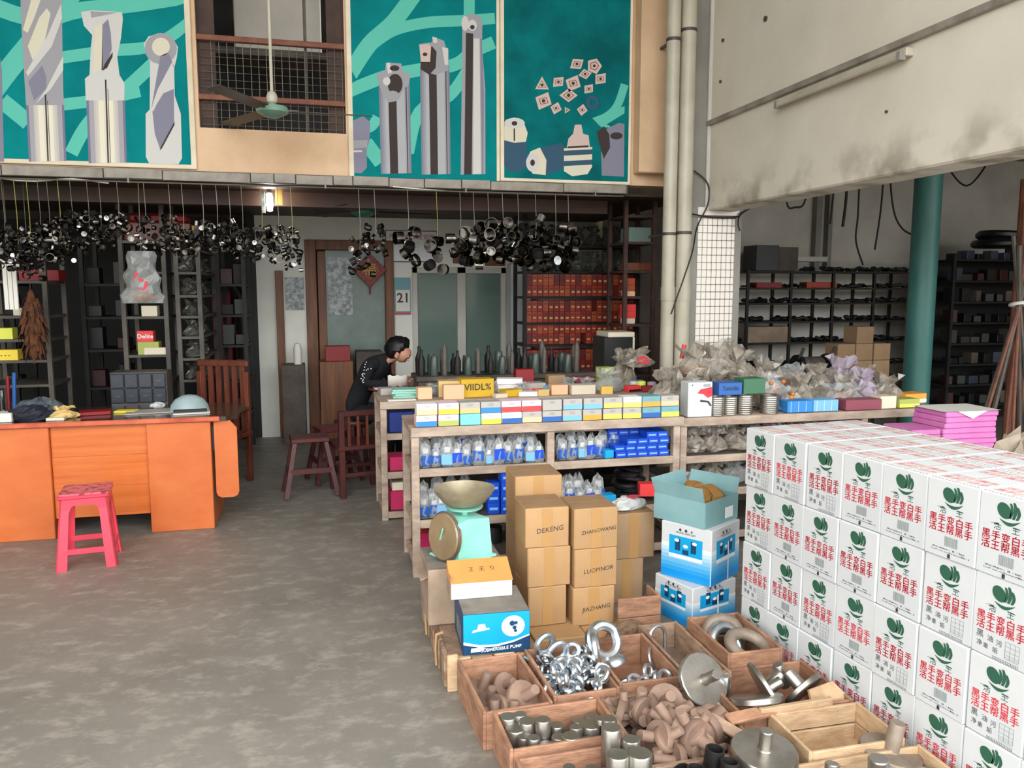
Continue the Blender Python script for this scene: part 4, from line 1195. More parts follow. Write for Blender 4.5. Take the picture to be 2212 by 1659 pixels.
MB('grey_frame').torus((0, -.108, .1155), .112, .006, (0, -1, .12), 28, 6).build('dial_rim', t)
MB('scale_mint').box((0, -.1275, .122), (.008, .003, .09), (0.12, 0.5, 0)).build('needle', dl)
MB('print_black').bx(-.005, .005, .10, .102, .03, .055).build('badge', t)

# two blue and white machine cartons and an open teal carton on top
def machine_carton(label, loc, s, rz, fade=True):
    t = thing('machine_carton', label, 'carton', loc, (0, 0, rz), 'blue and white machine cartons')
    MB('carton_white').box((0, 0, s[2] / 2), s, None, .004).build('carton_body', t)
    for side, (rot, half, wid) in enumerate((((0, 0, 0), s[1] / 2, s[0]), ((0, 0, -R(90)), s[0] / 2, s[1]))):
        T = Euler(rot).to_matrix().to_4x4()
        p = MB()
        y = -half - .0009
        n = 9
        for k in range(n):
            p.use('ramp_blue%d' % max(0, min(7, k - 1)))
            za, zb = .003 + s[2] * .62 * k / n, .003 + s[2] * .62 * (k + 1) / n
            p.add([(-wid / 2 + .003, y, za), (wid / 2 - .003, y, za), (wid / 2 - .003, y, zb), (-wid / 2 + .003, y, zb)], [(0, 1, 2, 3)], T)
        p.build('blue_print', t, smooth=0)
        q = MB('carton_cyan')
        a, c = wid * .33, s[2]
        q.add([(-a, y - .0006, c * .42), (a, y - .0006, c * .42), (a, y - .0006, c * .78), (-a, y - .0006, c * .78)], [(0, 1, 2, 3)], T)
        q.use('carton_navy')
        for xx, zz, w_, h_ in ((-.045, .52, .03, .10), (.045, .52, .03, .10), (0, .47, .035, .04)):
            q.add([(xx - w_ / 2, y - .001, c * zz - .0), (xx + w_ / 2, y - .001, c * zz), (xx + w_ / 2, y - .001, c * zz + h_ * .6), (xx - w_ / 2, y - .001, c * zz + h_ * .6)], [(0, 1, 2, 3)], T)
        q.use('print_white')
        q.add([(-a, y - .001, c * .38), (a, y - .001, c * .38), (a, y - .001, c * .45), (-a, y - .001, c * .45)], [(0, 1, 2, 3)], T)
        for xx in (-.05, .0, .05):
            q.add([(xx + .014 * math.cos(2 * PI * k / 8), y - .0014, c * (.70 - .08 * (xx == 0)) + .009 * math.sin(2 * PI * k / 8)) for k in range(8)], [tuple(range(8))], T)
        q.build('picture_print', t, smooth=0)
        MB('print_white').add([(.02, y - .0018, .004), (.032, y - .0018, .004), (.026, y - .0018, s[2] * .7), (.016, y - .0018, s[2] * .7)], [(0, 1, 2, 3)], T).build('scratch', t, smooth=0) if side == 0 else None
        for k, s_ in enumerate(('◆   ■   ★', 'MODEL 2000 220V')):
            o = O('lettering', text_mesh(s_, .014 if k else .018, 'print_black'), t)
            o.matrix_local = T @ Matrix.Translation((0, y - .001, s[2] * (.86 - .05 * k) + .01)) @ Euler(FRONT).to_matrix().to_4x4()
    return t
machine_carton('blue and white machine carton at the bottom, partly behind the crates', (1.845, 3.585, 0), (.30, .27, .205), R(18))
machine_carton('larger blue and white machine carton under the teal one', (1.875, 3.60, .206), (.285, .285, .285), R(33))
t = thing('open_carton', 'open pale teal carton full of brown wrapped parts', 'carton', (1.865, 3.64, .492), (0, 0, R(30)))
s = .15
for k, (x, y, sx_, sy_, a) in enumerate(((-s, 0, .005, .30, 0), (s, 0, .005, .30, 0), (0, -s, .30, .005, 0), (0, s, .30, .005, 0))):
    MB('teal_carton').box((x, y, .065), (sx_, sy_, .13)).build('side_panel', t)
MB('teal_carton').bx(-s, s, -s, s, 0, .004).build('base_panel', t)
for k, (x, y, rot, sz) in enumerate(((-s - .010, 0, (0, R(-18), 0), (.005, .29, .08)), (s + .010, 0, (0, R(18), 0), (.005, .29, .08)), (0, s + .012, (R(-20), 0, 0), (.29, .005, .08)))):
    MB('teal_carton').box((x, y, .165), sz, rot).build('flap', t)
MB('print_white').bx(.03, .10, -s - .0042, -s - .0026, .02, .075).build('paper_label', t)
def wrap_mesh(seed, w, d, h):
    b = MB('wrap_paper')
    n, m = 10, 6
    r_ = random.Random(seed)
    vs = [(0, 0, 0)]
    for j in range(1, m):
        a = PI * j / m
        for i in range(n):
            q = 2 * PI * i / n
            f = 1 + r_.uniform(-.18, .18)
            vs.append((w * math.sin(a) * math.cos(q) * f, d * math.sin(a) * math.sin(q) * f, h * (1 - math.cos(a)) / 2 * (1 + r_.uniform(-.06, .06))))
    vs.append((0, 0, h))
    fs = [(0, 1 + (i + 1) % n, 1 + i) for i in range(n)]
    for j in range(m - 2):
        fs += [(1 + j * n + i, 1 + j * n + (i + 1) % n, 1 + (j + 1) * n + (i + 1) % n, 1 + (j + 1) * n + i) for i in range(n)]
    fs += [(len(vs) - 1, 1 + (m - 2) * n + i, 1 + (m - 2) * n + (i + 1) % n) for i in range(n)]
    return b.add(vs, fs).mesh('wrapped_part', 0)
for k, (x, y, z) in enumerate(((1.80, 3.62, .50), (1.87, 3.68, .51), (1.93, 3.62, .50), (1.86, 3.58, .50))):
    put('wrapped_part', wrap_mesh(k, .085, .075, .165), 'brown paper wrapped part in the teal open carton', 'packet', (x, y, z), (0, 0, k), 'wrapped parts in the teal carton')

# crumpled plastic bags
def bag_mesh(seed, mat, w=.12, d=.10, h=.16, neck=True, fill=None):
    r_ = random.Random(seed)
    b = MB(mat)
    n = 17
    prof = ((.8, 0), (1.05, .10), (1.1, .24), (.98, .40), (.72, .54), (.42, .64), (.36, .72), (.55, .84), (.78, 1.0)) if neck else ((.8, 0), (1.0, .15), (1.0, .4), (.9, .65), (.62, .85), (.2, 1.0))
    rows = []
    vs = []
    for j, (rad, z) in enumerate(prof):
        for i in range(n):
            q = 2 * PI * i / n + j * .13
            f = rad * (1 + (r_.uniform(-.30, .30) if j > 3 else r_.uniform(-.16, .16)))
            vs.append((w * f * math.cos(q), d * f * math.sin(q), h * max(0, z + (r_.uniform(-.05, .05) * (1 + j * .25) if j else 0))))
    m = len(prof)
    fs = [(j * n + i, j * n + (i + 1) % n, (j + 1) * n + (i + 1) % n, (j + 1) * n + i) for j in range(m - 1) for i in range(n)]
    fs.append(tuple(range(n - 1, -1, -1)))
    if not neck:
        fs.append(tuple((m - 1) * n + i for i in range(n)))
    b.add(vs, fs)
    return b.mesh('plastic_bag', 0)
t = thing('carrier_bag', 'white plastic bag with red print on the dull kraft carton', 'bag', (1.60, 3.90, .488), (0, 0, .3))
O('bag_skin', bag_mesh(5, 'plastic_white', .10, .07, .06, False), t)
MB('print_red').add([(x * .045 + .02, y * .03 - .02, .066 - .12 * (x * .045) ** 2) for x, y in [(math.cos(k), math.sin(k)) for k in [2 * PI * j / 9 for j in range(9)]]], [tuple(range(9))]).build('red_print', t, smooth=0)

# ================================================================== DISPLAY TABLES
def shelf_table(label, x0, x1, y0, y1, zt, shelves, legs, mat='rack_wood', lw=.045):
    t = thing('display_table', label, 'table', (0, 0, 0))
    for lx in legs:
        for ly in (y0 + lw / 2, y1 - lw / 2):
            MB(mat).bx(lx - lw / 2, lx + lw / 2, ly - lw / 2, ly + lw / 2, 0, zt - .018, .003).build('leg', t)
    MB(mat).bx(x0, x1, y0 + .002, y1, zt - .018, zt, .003).build('table_top', t)
    MB(mat).bx(x0, x1, y0 - .014, y0 + .002, zt - .05, zt + .004, .003).build('front_rail', t)
    for z in shelves:
        MB('shelf_dark').bx(x0 + .02, x1 - .02, y0 + .012, y1 - .01, z - .016, z).build('shelf', t)
        for a, b_ in zip(legs, legs[1:]):
            MB(mat).bx(a + lw / 2, b_ - lw / 2, y0 + .0, y0 + .02, z - .045, z + .002, .003).build('shelf_rail', t)
        MB(mat).bx(legs[0] - .012, legs[0] + .012, y0 + lw, y1 - lw, z - .045, z + .002, .003).build('shelf_rail', t)
    MB('rack_wood').bx(legs[0] - .012, legs[0] + .012, y0 + lw, y1 - lw, zt - .06, zt - .018).build('end_rail', t)
    return t
shelf_table('long grey timber table with small boxes on its front edge', .50, 2.17, 4.43, 4.93, .875, (.635, .335, .09), (.525, 1.325, 2.13))
shelf_table('grey timber table behind, cluttered with packets and bags', .42, 2.60, 5.62, 6.22, .86, (.63, .35, .06), (.445, 1.5, 2.57))
shelf_table('grey timber table at right under the heap of clear bags', 2.19, 4.08, 4.52, 5.20, .85, (.605, .385, .10), (2.22, 3.53, 4.03))

# small boxes along the front edge, two high
def small_box(label, x, z, w, h, top, low, frac, grp):
    t = thing('parts_box', label, 'box', (x, 4.487, z), (0, 0, 0), grp)
    MB(top).box((0, 0, h / 2), (w - .003, .10, h - .001), None, .002).build('box_body', t)
    MB(low).bx(-w / 2 + .002, w / 2 - .002, -.0512, -.049, .002, h * frac).build('colour_band', t)
    O('lettering', text_mesh('IIIIII', .022, 'print_grey', .0), t, (0, -.0514, h * (frac + .5 * (1 - frac))), FRONT)
    return t
for n_, c_ in (('bx_blue', (48, 132, 200)), ('bx_yellow', (250, 220, 70)), ('bx_olive', (170, 178, 88)), ('bx_turq', (120, 222, 224)), ('bx_red', (232, 66, 66)), ('bx_tan', (214, 184, 120)), ('bx_peach', (246, 190, 150)), ('bx_orange', (250, 160, 60)), ('bx_navy', (40, 96, 170)), ('bx_sky', (120, 180, 226)), ('bx_lime', (236, 238, 90)), ('bx_amber', (244, 200, 104)), ('bx_grey', (176, 170, 164)), ('bx_white', (238, 234, 232)), ('bx_pink', (240, 206, 214)), ('bx_teal', (110, 160, 170)), ('bx_magenta', (190, 34, 90)), ('bx_maroon', (140, 70, 84)), ('bx_cream', (226, 214, 190)), ('bx_yel2', (214, 170, 30)), ('bx_mint', (150, 206, 190)), ('bx_dkred', (140, 24, 30)), ('bx_green', (60, 110, 80))):
    C(n_, *c_)
low = (('blue', 'pink'), ('olive', 'pink'), ('turq', 'turq'), ('yellow', 'white'), ('navy', 'white'), ('peach', 'grey'), ('navy', 'grey'), ('sky', 'grey'), ('orange', 'grey'), ('lime', 'grey'), ('lime', 'grey'), ('navy', 'teal'), ('lime', 'teal'))
top = (('peach', 'white'), ('yellow', 'pink'), ('tan', 'grey'), ('blue', 'grey'), ('red', 'pink'), ('red', 'pink'), ('grey', 'grey'), ('sky', 'grey'), ('sky', 'grey'), ('amber', 'grey'), ('amber', 'white'), ('orange', 'teal'), ('peach', 'grey'))
nm = dict(blue='blue', pink='pink', olive='olive', turq='turquoise', yellow='yellow', white='white', navy='dark blue', peach='peach', grey='grey', sky='light blue', orange='orange', lime='lemon', teal='teal', tan='tan', red='red', amber='amber')
ordn = ('first', 'second', 'third', 'fourth', 'fifth', 'sixth', 'seventh', 'eighth', 'ninth', 'tenth', 'eleventh', 'twelfth', 'last')
bw_ = .1242
for row, data in enumerate((low, top)):
    for k, (b1, b2) in enumerate(data):
        small_box('%s and %s parts box, %s from left in the %s row' % (nm[b1], nm[b2], ordn[k], ('lower', 'upper')[row]), .592 + k * bw_ + .004 * math.sin(k * 7 + row), .8795 + row * .0665, bw_ - .004, .065, 'bx_' + b2, 'bx_' + b1, .48, 'small parts boxes along the table edge')

# blister pouches with blue cards
def pouch_kit():
    out = []
    for s in range(4):
        out.append((bag_mesh(40 + s, 'plastic_clear', .042, .028, .14, False), MB(('blue_pack', 'blue_pack', 'bx_sky', 'blue_box')[s]).box((0, -.016, .040 + .016 * (s % 2)), (.062, .022, .062), None, .004).mesh('blue_card'), MB('bx_white').box((0, -.008, .095), (.036, .018, .035), None, .006).mesh('white_fitting')))
    return out
PK = pouch_kit()
def pouch(x, y, z, k, grp, sc=1.0, tilt=0.0, row='front'):
    t = thing('blister_pouch', 'clear pouch with blue card, %s row, %s from left, %s' % (row, nth(k), grp), 'pouch', (x, y, z), (tilt, 0, rr.uniform(-.35, .35)), 'clear pouches ' + grp)
    t.scale = (sc, sc, sc)
    O('pouch_skin', PK[k % 4][0], t)
    O('blue_card', PK[k % 4][1], t)
    O('white_fitting', PK[k % 4][2], t)
rr = random.Random(5)
for (row, n, x0, st, y, z, sc, tl, grp) in (('front', 12, .585, .062, 4.485, .636, .92, 0, 'upper left shelf'), ('middle', 11, .60, .064, 4.57, .636, 1.2, 0, 'upper left shelf'), ('back', 9, .60, .078, 4.65, .665, 1.15, -.05, 'upper left shelf'),
                                        ('front', 5, 1.42, .058, 4.50, .636, .9, 0, 'upper right shelf'), ('back', 6, 1.43, .07, 4.59, .636, 1.05, 0, 'upper right shelf'),
                                        ('front', 6, .575, .056, 4.485, .336, .9, 0, 'lower left shelf'), ('middle', 6, .585, .056, 4.56, .336, 1.05, 0, 'lower left shelf'), ('back', 4, .60, .08, 4.65, .38, 1.1, 0, 'lower left shelf'),
                                        ('front', 5, 1.40, .06, 4.50, .336, 1.0, 0, 'lower right shelf'), ('back', 5, 1.41, .065, 4.58, .336, 1.15, 0, 'lower right shelf')):
    for k in range(n):
        pouch(x0 + k * st + rr.uniform(-.008, .008), y + rr.uniform(-.012, .012), z, k, grp, sc * rr.uniform(.82, 1.15), tl, row)

def prints(mesh_mat, w, d, h, pm='bx_sky', fr=.25):
    b = MB(mesh_mat).box((0, 0, h / 2), (w, d, h), None, .002)
    b.use(pm)
    b.bx(-w * .36, w * .36, -d / 2 - .0006, -d / 2 + .001, h * .38, h * (.38 + fr))
    return b.mesh('blue_box')
bbx = prints('blue_box', .068, .11, .0375)
rows = (5, 5, 4, 2)
for r_, n in enumerate(rows):
    for k in range(n):
        put('blue_box', bbx, 'small blue box in the stepped shelf stack, %s layer up, %s from right' % (nth(r_), nth(k)), 'box', (2.058 - k * .070 - (.010 if r_ % 2 else 0), 4.51, .636 + r_ * .038), (0, 0, 0), 'blue boxes stacked on the upper shelf')
for r_ in range(5):
    for k in range(5):
        put('blue_box', bbx, 'small blue box in the rear shelf stack, %s layer up, %s from right' % (nth(r_), nth(k)), 'box', (2.05 - k * .070, 4.63, .636 + r_ * .038), (0, 0, 0), 'blue boxes at the back of the upper shelf')
bb2 = prints('blue_box', .070, .10, .062)
for r_ in range(4):
    for k in range(3):
        if k == 0 and r_ == 3:
            continue
        put('blue_box', bb2, 'squarer blue box behind the mint scale, %s layer up, %s from left' % (nth(r_), nth(k)), 'box', (.99 + k * .075, 4.52 - .02 * (k == 1), .336 + r_ * .0625), (0, 0, .05 * (k - 1)), 'blue boxes behind the scale')
put('cyan_box', MB('carton_cyan').box((0, 0, .035), (.10, .08, .07), None, .003).mesh('cyan_box'), 'small cyan box on the lower shelf among pouches', 'box', (1.70, 4.50, .336), (0, 0, .1))
put('cyan_box', MB('carton_cyan').box((0, 0, .025), (.06, .06, .05), None, .003).mesh('cyan_box'), 'tiny cyan box between pouches and blue boxes', 'box', (1.70, 4.49, .636), (0, 0, .2))
put('red_box', MB('bx_red').box((0, 0, .04), (.11, .08, .08), None, .003).mesh('red_box'), 'red box in the dark right bay of the lower shelf', 'box', (1.98, 4.52, .375), (.0, .0, -.2))
for k in range(6):
    Rr = .10 - .008 * k
    tag(MB('black_plastic').torus((0, 0, 0), Rr, .018, (0, 0, 1), 20, 8).build('hose_coil', None, (1.90 + .03 * (k % 2), 4.66, .356 + k * .034), (.1 * (k % 3 - 1), .12 * (k % 2), 0)), 'black hose coil in the lower right bay, %s from the bottom' % nth(k), 'hose', 'black hose coils on the lower shelf')
for k, (x, z, w, h, m_, lab) in enumerate(((.60, .0, .09, .11, 'bx_magenta', 'magenta box on the floor under the long table end'), (.62, .11, .09, .07, 'bx_dkred', 'dark red box on top of the magenta floor box'))):
    put('floor_box', MB(m_).box((0, 0, h / 2), (w, .2, h), None, .003).mesh('floor_box'), lab, 'box', (x, 4.72, .092 + z), (0, 0, 0))
for k in range(5):
    put('dark_tin', MB('black_iron').lathe([(0, 0), (.05, 0), (.05, .09), (.045, .1), (0, .1)], 14).mesh('dark_tin'), 'dark tin on the lowest shelf of the long table, %s from left' % nth(k), 'tin', (.80 + k * .12, 4.7, .092), (0, 0, 0), 'dark tins on the lowest shelf')

# rear table: end bay contents
put('blue_crate', MB('blue_dark').box((0, 0, .075), (.18, .28, .15), None, .006).mesh('blue_crate'), 'dark blue crate in the end bay of the rear table', 'crate', (.575, 5.80, .632), (0, 0, 0))
put('magenta_box', MB('bx_magenta').box((0, 0, .05), (.18, .20, .10), None, .004).mesh('magenta_box'), 'magenta box on the middle shelf of the rear table', 'box', (.575, 5.76, .352), (0, 0, 0))
put('cream_box', MB('bx_cream').box((0, 0, .03), (.12, .15, .06), None, .004).mesh('cream_box'), 'cream box above the magenta boxes of the rear table', 'box', (.56, 5.74, .205), (0, 0, 0))
put('magenta_box', MB('bx_magenta').box((0, 0, .07), (.18, .20, .14), None, .004).mesh('magenta_box'), 'magenta box on the bottom shelf of the rear table', 'box', (.575, 5.76, .062), (0, 0, 0))

# things on the rear table
def bx_on(name, label, cat, x, y, z, s, mat, rz=0, rot=None, band=None, word=None):
    t = thing(name, label, cat, (x, y, z), rot or (0, 0, rz))
    MB(mat).box((0, 0, s[2] / 2), s, None, .003).build('box_body', t)
    if band:
        MB(band).bx(-s[0] / 2 + .002, s[0] / 2 - .002, -s[1] / 2 - .0015, -s[1] / 2 + .001, s[2] * .1, s[2] * .45).build('colour_band', t)
    if word:
        O('lettering', text_mesh(word, s[2] * .5, 'print_black', .01), t, (0, -s[1] / 2 - .0022, s[2] * .55), FRONT)
    return t
Z0 = .861
bx_on('small_carton', 'peach carton at the left end of the rear table', 'carton', .75, 5.74, Z0, (.105, .09, .085), 'bx_peach', .05)
bx_on('small_carton', 'peach carton standing at the front of the rear table', 'carton', .955, 5.68, Z0, (.15, .08, .105), 'bx_peach', -.03)
bx_on('sack_packet', 'yellow packet with black lettering on the rear table', 'packet', 1.14, 5.78, Z0, (.25, .13, .135), 'bx_yel2', .06, None, None, 'VIIDL%')
bx_on('sack_packet', 'tan mottled packet left of the yellow one', 'packet', .95, 5.82, Z0, (.17, .12, .12), 'bx_tan', -.08)
bx_on('sack_packet', 'small mustard packet right of the yellow one', 'packet', 1.40, 5.74, Z0, (.14, .11, .05), 'bx_yel2', .3)
for k in range(4):
    put('mint_folder', MB('bx_mint').box((0, 0, .008), (.20, .15, .015), None, .002).mesh('mint_folder'), ('lowest mint folder of the pile at the table end', 'second mint folder up in the pile', 'third mint folder up in the pile', 'topmost mint folder of the pile')[k], 'folder', (.63, 5.86, Z0 + k * .016), (0, 0, .2 * math.sin(k * 2)))
put('paper_sheet', MB('white_paper').box((0, 0, .004), (.20, .06, .008)).mesh('paper_sheet'), 'white paper strip at the front corner of the rear table', 'paper', (.58, 5.68, Z0), (0, 0, .05))
bx_on('flat_box', 'white flat box lying on the rear table', 'box', 1.42, 5.98, Z0, (.2, .14, .06), 'bx_white', .2)
bx_on('flat_box', 'upper white flat box at an angle on the rear table', 'box', 1.45, 5.98, Z0 + .062, (.2, .12, .045), 'bx_white', -.25)
bx_on('flat_box', 'grey box with red band on the rear table', 'box', 1.63, 5.95, Z0, (.17, .12, .07), 'bx_grey', .1, None, 'bx_red')
bx_on('small_carton', 'brown carton behind the peach and cream ones', 'carton', 1.85, 6.08, Z0, (.14, .10, .11), 'kraft_dull', 0)
bx_on('small_carton', 'peach carton left of the cream tray', 'carton', 1.77, 5.74, Z0, (.13, .09, .075), 'bx_peach', 0)
bx_on('cream_tray', 'cream tray box near the middle of the rear table', 'box', 1.95, 5.72, Z0, (.19, .11, .072), 'bx_cream', 0)
bx_on('hand_tool_pack', 'red and black tool pack on the rear table', 'packet', 2.37, 5.74, Z0, (.11, .08, .05), 'bx_red', .2, None, 'black_plastic')
bx_on('hand_tool_pack', 'dark red pack right of the tool pack', 'packet', 2.49, 5.72, Z0, (.09, .06, .045), 'bx_dkred', -.2)
for k, (x, y, m_, lab) in enumerate(((2.50, 5.86, 'bx_lime', 'lemon yellow jar lid pot on the rear table'), (2.56, 5.80, 'plastic_lilac', 'lilac pot among small pots'), (2.44, 5.88, 'plastic_white', 'white pot beside the lemon pot'), (2.52, 5.95, 'bx_navy', 'dark blue pot at the right end of the rear table'))):
    put('small_pot', MB(m_).lathe([(0, 0), (.028, 0), (.032, .05), (.03, .058), (.018, .062), (0, .062)], 12).mesh('small_pot'), lab, 'pot', (x, y, Z0), (0, 0, 0), None, 1.1)
BAGS = [bag_mesh(s, 'plastic_bag', .12, .10, .19) for s in (1, 2, 3)] + [bag_mesh(4, 'plastic_clear', .12, .10, .18), bag_mesh(6, 'plastic_lilac', .11, .1, .2)]
DIMBAG = bag_mesh(2, 'plastic_shaded', .12, .10, .19)
def bag(x, y, z, k, label, sc=1.0, rz=0, grp=None, fill=None):
    t = thing('plastic_bag', label, 'bag', (x, y, z), (0, 0, rz), grp)
    t.scale = (sc, sc, sc) if isinstance(sc, (int, float)) else sc
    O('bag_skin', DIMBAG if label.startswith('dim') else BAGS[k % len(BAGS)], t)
    if fill:
        O('bag_contents', cached(('fill', fill), lambda: wrap_mesh_mat(fill, .09, .075, .10)), t, (0, 0, .004))
    return t
def wrap_mesh_mat(mat, w, d, h):
    me = wrap_mesh(77, w, d, h)
    me.materials.clear()
    me.materials.append(MATS[mat])
    return me
bag(2.18, 5.78, Z0, 3, 'smooth grey plastic bag bulging on the rear table', (1.15, .9, .95), .4)
bag(2.42, 6.05, Z0 + .0, 1, 'tall olive grey bag at the end of the rear table', (1.2, 1.0, 1.45), 1.0, None, 'fill_brown')
t = bag(2.52, 5.98, Z0 + .17, 2, 'plastic bag with a red label on top of the olive bag', (1.0, .8, .75), .2)
MB('print_red').add([(x * .06, -.088 + .02 * z, .075 + z * .045) for x, z in [(math.cos(2 * PI * j / 9), math.sin(2 * PI * j / 9)) for j in range(9)]], [tuple(range(9))]).build('red_label', t, smooth=0)
for (x, y, z, sx_, sy_, sz_, m_, lab, rz) in ((.86, 6.02, 0, .12, .10, .06, 'bx_green', 'dark green packet behind the peach cartons', .2), (1.06, 6.06, 0, .16, .10, .10, 'bx_grey', 'grey carton behind the yellow packet', .1), (1.27, 6.08, 0, .13, .1, .13, 'black_plastic', 'black packet behind the yellow one', -.2),
        (1.30, 5.66, 0, .10, .06, .03, 'bx_cream', 'small cream packet at the front of the rear table', .3), (1.52, 5.70, 0, .14, .08, .035, 'bx_white', 'flat white packet at the front of the rear table', -.15), (1.63, 5.68, 0, .09, .06, .05, 'bx_tan', 'small tan carton left of the peach carton', .1),
        (2.08, 6.08, 0, .16, .12, .09, 'bx_maroon', 'maroon carton behind the cream tray', .1), (2.13, 5.66, 0, .09, .05, .06, 'bx_amber', 'small amber packet right of the cream tray', -.1), (2.25, 6.02, 0, .12, .1, .17, 'bx_olive', 'tall olive packet behind the grey bulging bag', .15),
        (1.60, 6.12, 0, .15, .08, .16, 'bx_dkred', 'tall dark red packet at the back of the rear table', 0), (1.75, 5.92, 0, .11, .09, .05, 'bx_sky', 'light blue packet in the middle of the rear table', .4), (.52, 6.05, 0, .14, .12, .05, 'bx_grey', 'grey box at the back left corner of the rear table', .1)):
    bx_on('small_packet', lab, 'packet', x, y, Z0 + z, (sx_, sy_, sz_), m_, rz)
for k, (x, y, sc) in enumerate(((.84, 5.90, .62), (1.28, 5.90, .7), (1.52, 5.84, .6), (1.90, 5.88, .75), (2.06, 5.92, .7))):
    bag(x, y, Z0, 3, 'small clear bag among the packets of the rear table, %s from left' % nth(k), (sc, sc, sc * .75), k * 1.7, 'small clear bags on the rear table', 'fill_brown' if k % 2 else None)
# things on the right-hand table, front row
Z2 = .8545
t = thing('tape_carton', 'white carton with red and black motif at the table corner', 'carton', (2.33, 4.585, Z2))
MB('carton_white').box((0, 0, .11), (.165, .11, .22), None, .003).build('carton_body', t)
q = MB('print_red')
q.add([(.082, -.0558, .19), (.0, -.0558, .175), (-.02, -.0558, .15), (.02, -.0558, .145), (.05, -.0558, .12), (.082, -.0558, .13)][::-1], [tuple(range(6))])
q.use('print_black')
q.add([(.0, -.0562, .11), (.06, -.0562, .10), (.08, -.0562, .07), (.07, -.0562, .065), (.05, -.0562, .09), (.0, -.0562, .095)][::-1], [tuple(range(6))])
q.add([(-.06, -.0562, .20), (-.05, -.0562, .20), (-.05, -.0562, .207), (-.06, -.0562, .207)], [(0, 1, 2, 3)])
q.build('motif_print', t, smooth=0)
MB('print_grey').bx(.02, .07, -.0562, -.0555, .19, .208).build('address_print', t)
def coil_tin(r, h):
    b = MB('dull_steel')
    pr = [(0, 0), (r, 0)]
    for k in range(9):
        pr += [(r, h * (k + .1) / 9), (r * .965, h * (k + .5) / 9), (r, h * (k + .9) / 9)]
    pr += [(r, h), (r * .7, h), (r * .68, h - .01), (0, h - .01)]
    return b.lathe(pr, 22).mesh('wire_coil')
for k, (x, y, r, h, lab) in enumerate(((2.475, 4.60, .056, .12, 'coil of grey wire right beside the white carton'), (2.578, 4.61, .05, .115, 'second coil of grey wire from the white carton'), (2.68, 4.60, .052, .125, 'third coil of grey wire, under the teal box'), (2.86, 4.60, .06, .115, 'coil of grey wire left of the light blue boxes'))):
    put('wire_coil', coil_tin(r, h), lab, 'coil', (x, y, Z2), (0, 0, 0))
bx_on('tool_box', 'deep blue box lying on the grey wire coils', 'box', 2.555, 4.62, Z2 + .127, (.165, .12, .08), 'bx_navy', .02, None, None, 'Tamdia')
bx_on('tool_box', 'dark teal box right of the deep blue one', 'box', 2.735, 4.64, Z2 + .127, (.16, .12, .10), 'bx_green', .05)
for k, x in enumerate((3.052, 3.243)):
    t = thing('light_blue_box', ('left light blue box on the table edge', 'right paler blue box on the table edge')[k], 'box', (x, 4.60, Z2))
    MB(('bx_blue', 'bx_sky')[k]).box((0, 0, .038), (.186, .12, .076), None, .003).build('box_body', t)
    for j in range(3):
        MB('bx_white').bx(-.07 + j * .055, -.068 + j * .055, -.0612, -.0602, .004, .074).build('seam', t)
bx_on('maroon_box', 'long maroon box on the right table', 'box', 3.525, 4.59, Z2, (.27, .12, .07), 'bx_maroon', -.03)
bx_on('cream_packet', 'cream box right of the maroon one', 'box', 3.725, 4.60, Z2, (.125, .11, .085), 'bx_cream', 0, None, None, None)
bx_on('olive_packet', 'olive and yellow packet near the table end', 'packet', 3.89, 4.60, Z2, (.17, .11, .06), 'bx_olive', .06, None, 'bx_lime')
bx_on('orange_packet', 'orange packet at the far right end of the table', 'packet', 4.07, 4.76, Z2, (.19, .12, .07), 'bx_orange', .1, None, 'bx_white')
# heap of clear bags on the right-hand table
hb = [(2.44, 4.86, 0, 0, 1.25), (2.62, 4.92, 0, 1, 1.35), (2.82, 4.88, 0, 2, 1.3), (3.02, 4.92, 0, 0, 1.25), (3.22, 4.84, 0, 1, 1.15), (3.42, 4.90, 0, 2, 1.15), (3.60, 4.84, 0, 0, 1.05), (3.78, 4.90, 0, 4, 1.1), (3.94, 4.84, 0, 1, 1.0),
      (2.36, 5.06, 0, 2, 1.3), (2.55, 5.08, .16, 0, 1.3), (2.72, 5.06, .17, 1, 1.35), (2.90, 5.08, .14, 2, 1.25), (3.10, 5.06, .08, 0, 1.2), (3.30, 5.06, .04, 3, 1.2), (3.52, 5.08, .03, 1, 1.15), (3.72, 5.06, .06, 4, 1.2), (3.90, 5.06, .0, 2, 1.15)]
for k, (x, y, z, v, sc) in enumerate(hb):
    bag(x, y, Z2 - .004 + z, v, 'crumpled clear bag heaped on the right table, %s row, %s from left' % (('front', nth(k)) if k < 9 else ('back', nth(k - 9))), sc, k * 1.1, 'clear bags heaped on the right table', ('fill_brown', 'fill_brown', 'fill_orange', None)[k % 4])
for k, (x, y, z, sc, lab) in enumerate(((2.90, 4.66, .115, .75, 'bag of orange plugs on the wire coil'), (3.02, 4.71, .0, .85, 'bag of orange plugs behind the light blue boxes'), (3.42, 4.72, .0, .9, 'bag of amber plugs behind the maroon box'), (3.55, 4.72, .0, .85, 'second bag of amber plugs behind the maroon box'))):
    t = bag(x, y, Z2 + z - .003, 3, lab, sc, k, 'bags of orange plugs')
    for j in range(9):
        O('orange_plug', cached('plug', lambda: MB('fill_orange').lathe([(0, -.018), (.016, -.012), (.02, 0), (.016, .012), (0, .018)], 8).mesh('orange_plug')), t, (.085 * math.cos(j * 2.4) * (.5 + .06 * j), -.05 - .03 * math.sin(j), .02 + .012 * j))
for k in range(7):
    bag(2.36 + .15 * k, 4.68, .606, k, 'grey bag of fittings, upper shelf of the right table, %s from left' % nth(k), (.8, .8, .75), k, 'grey bags on the right table shelves', None)
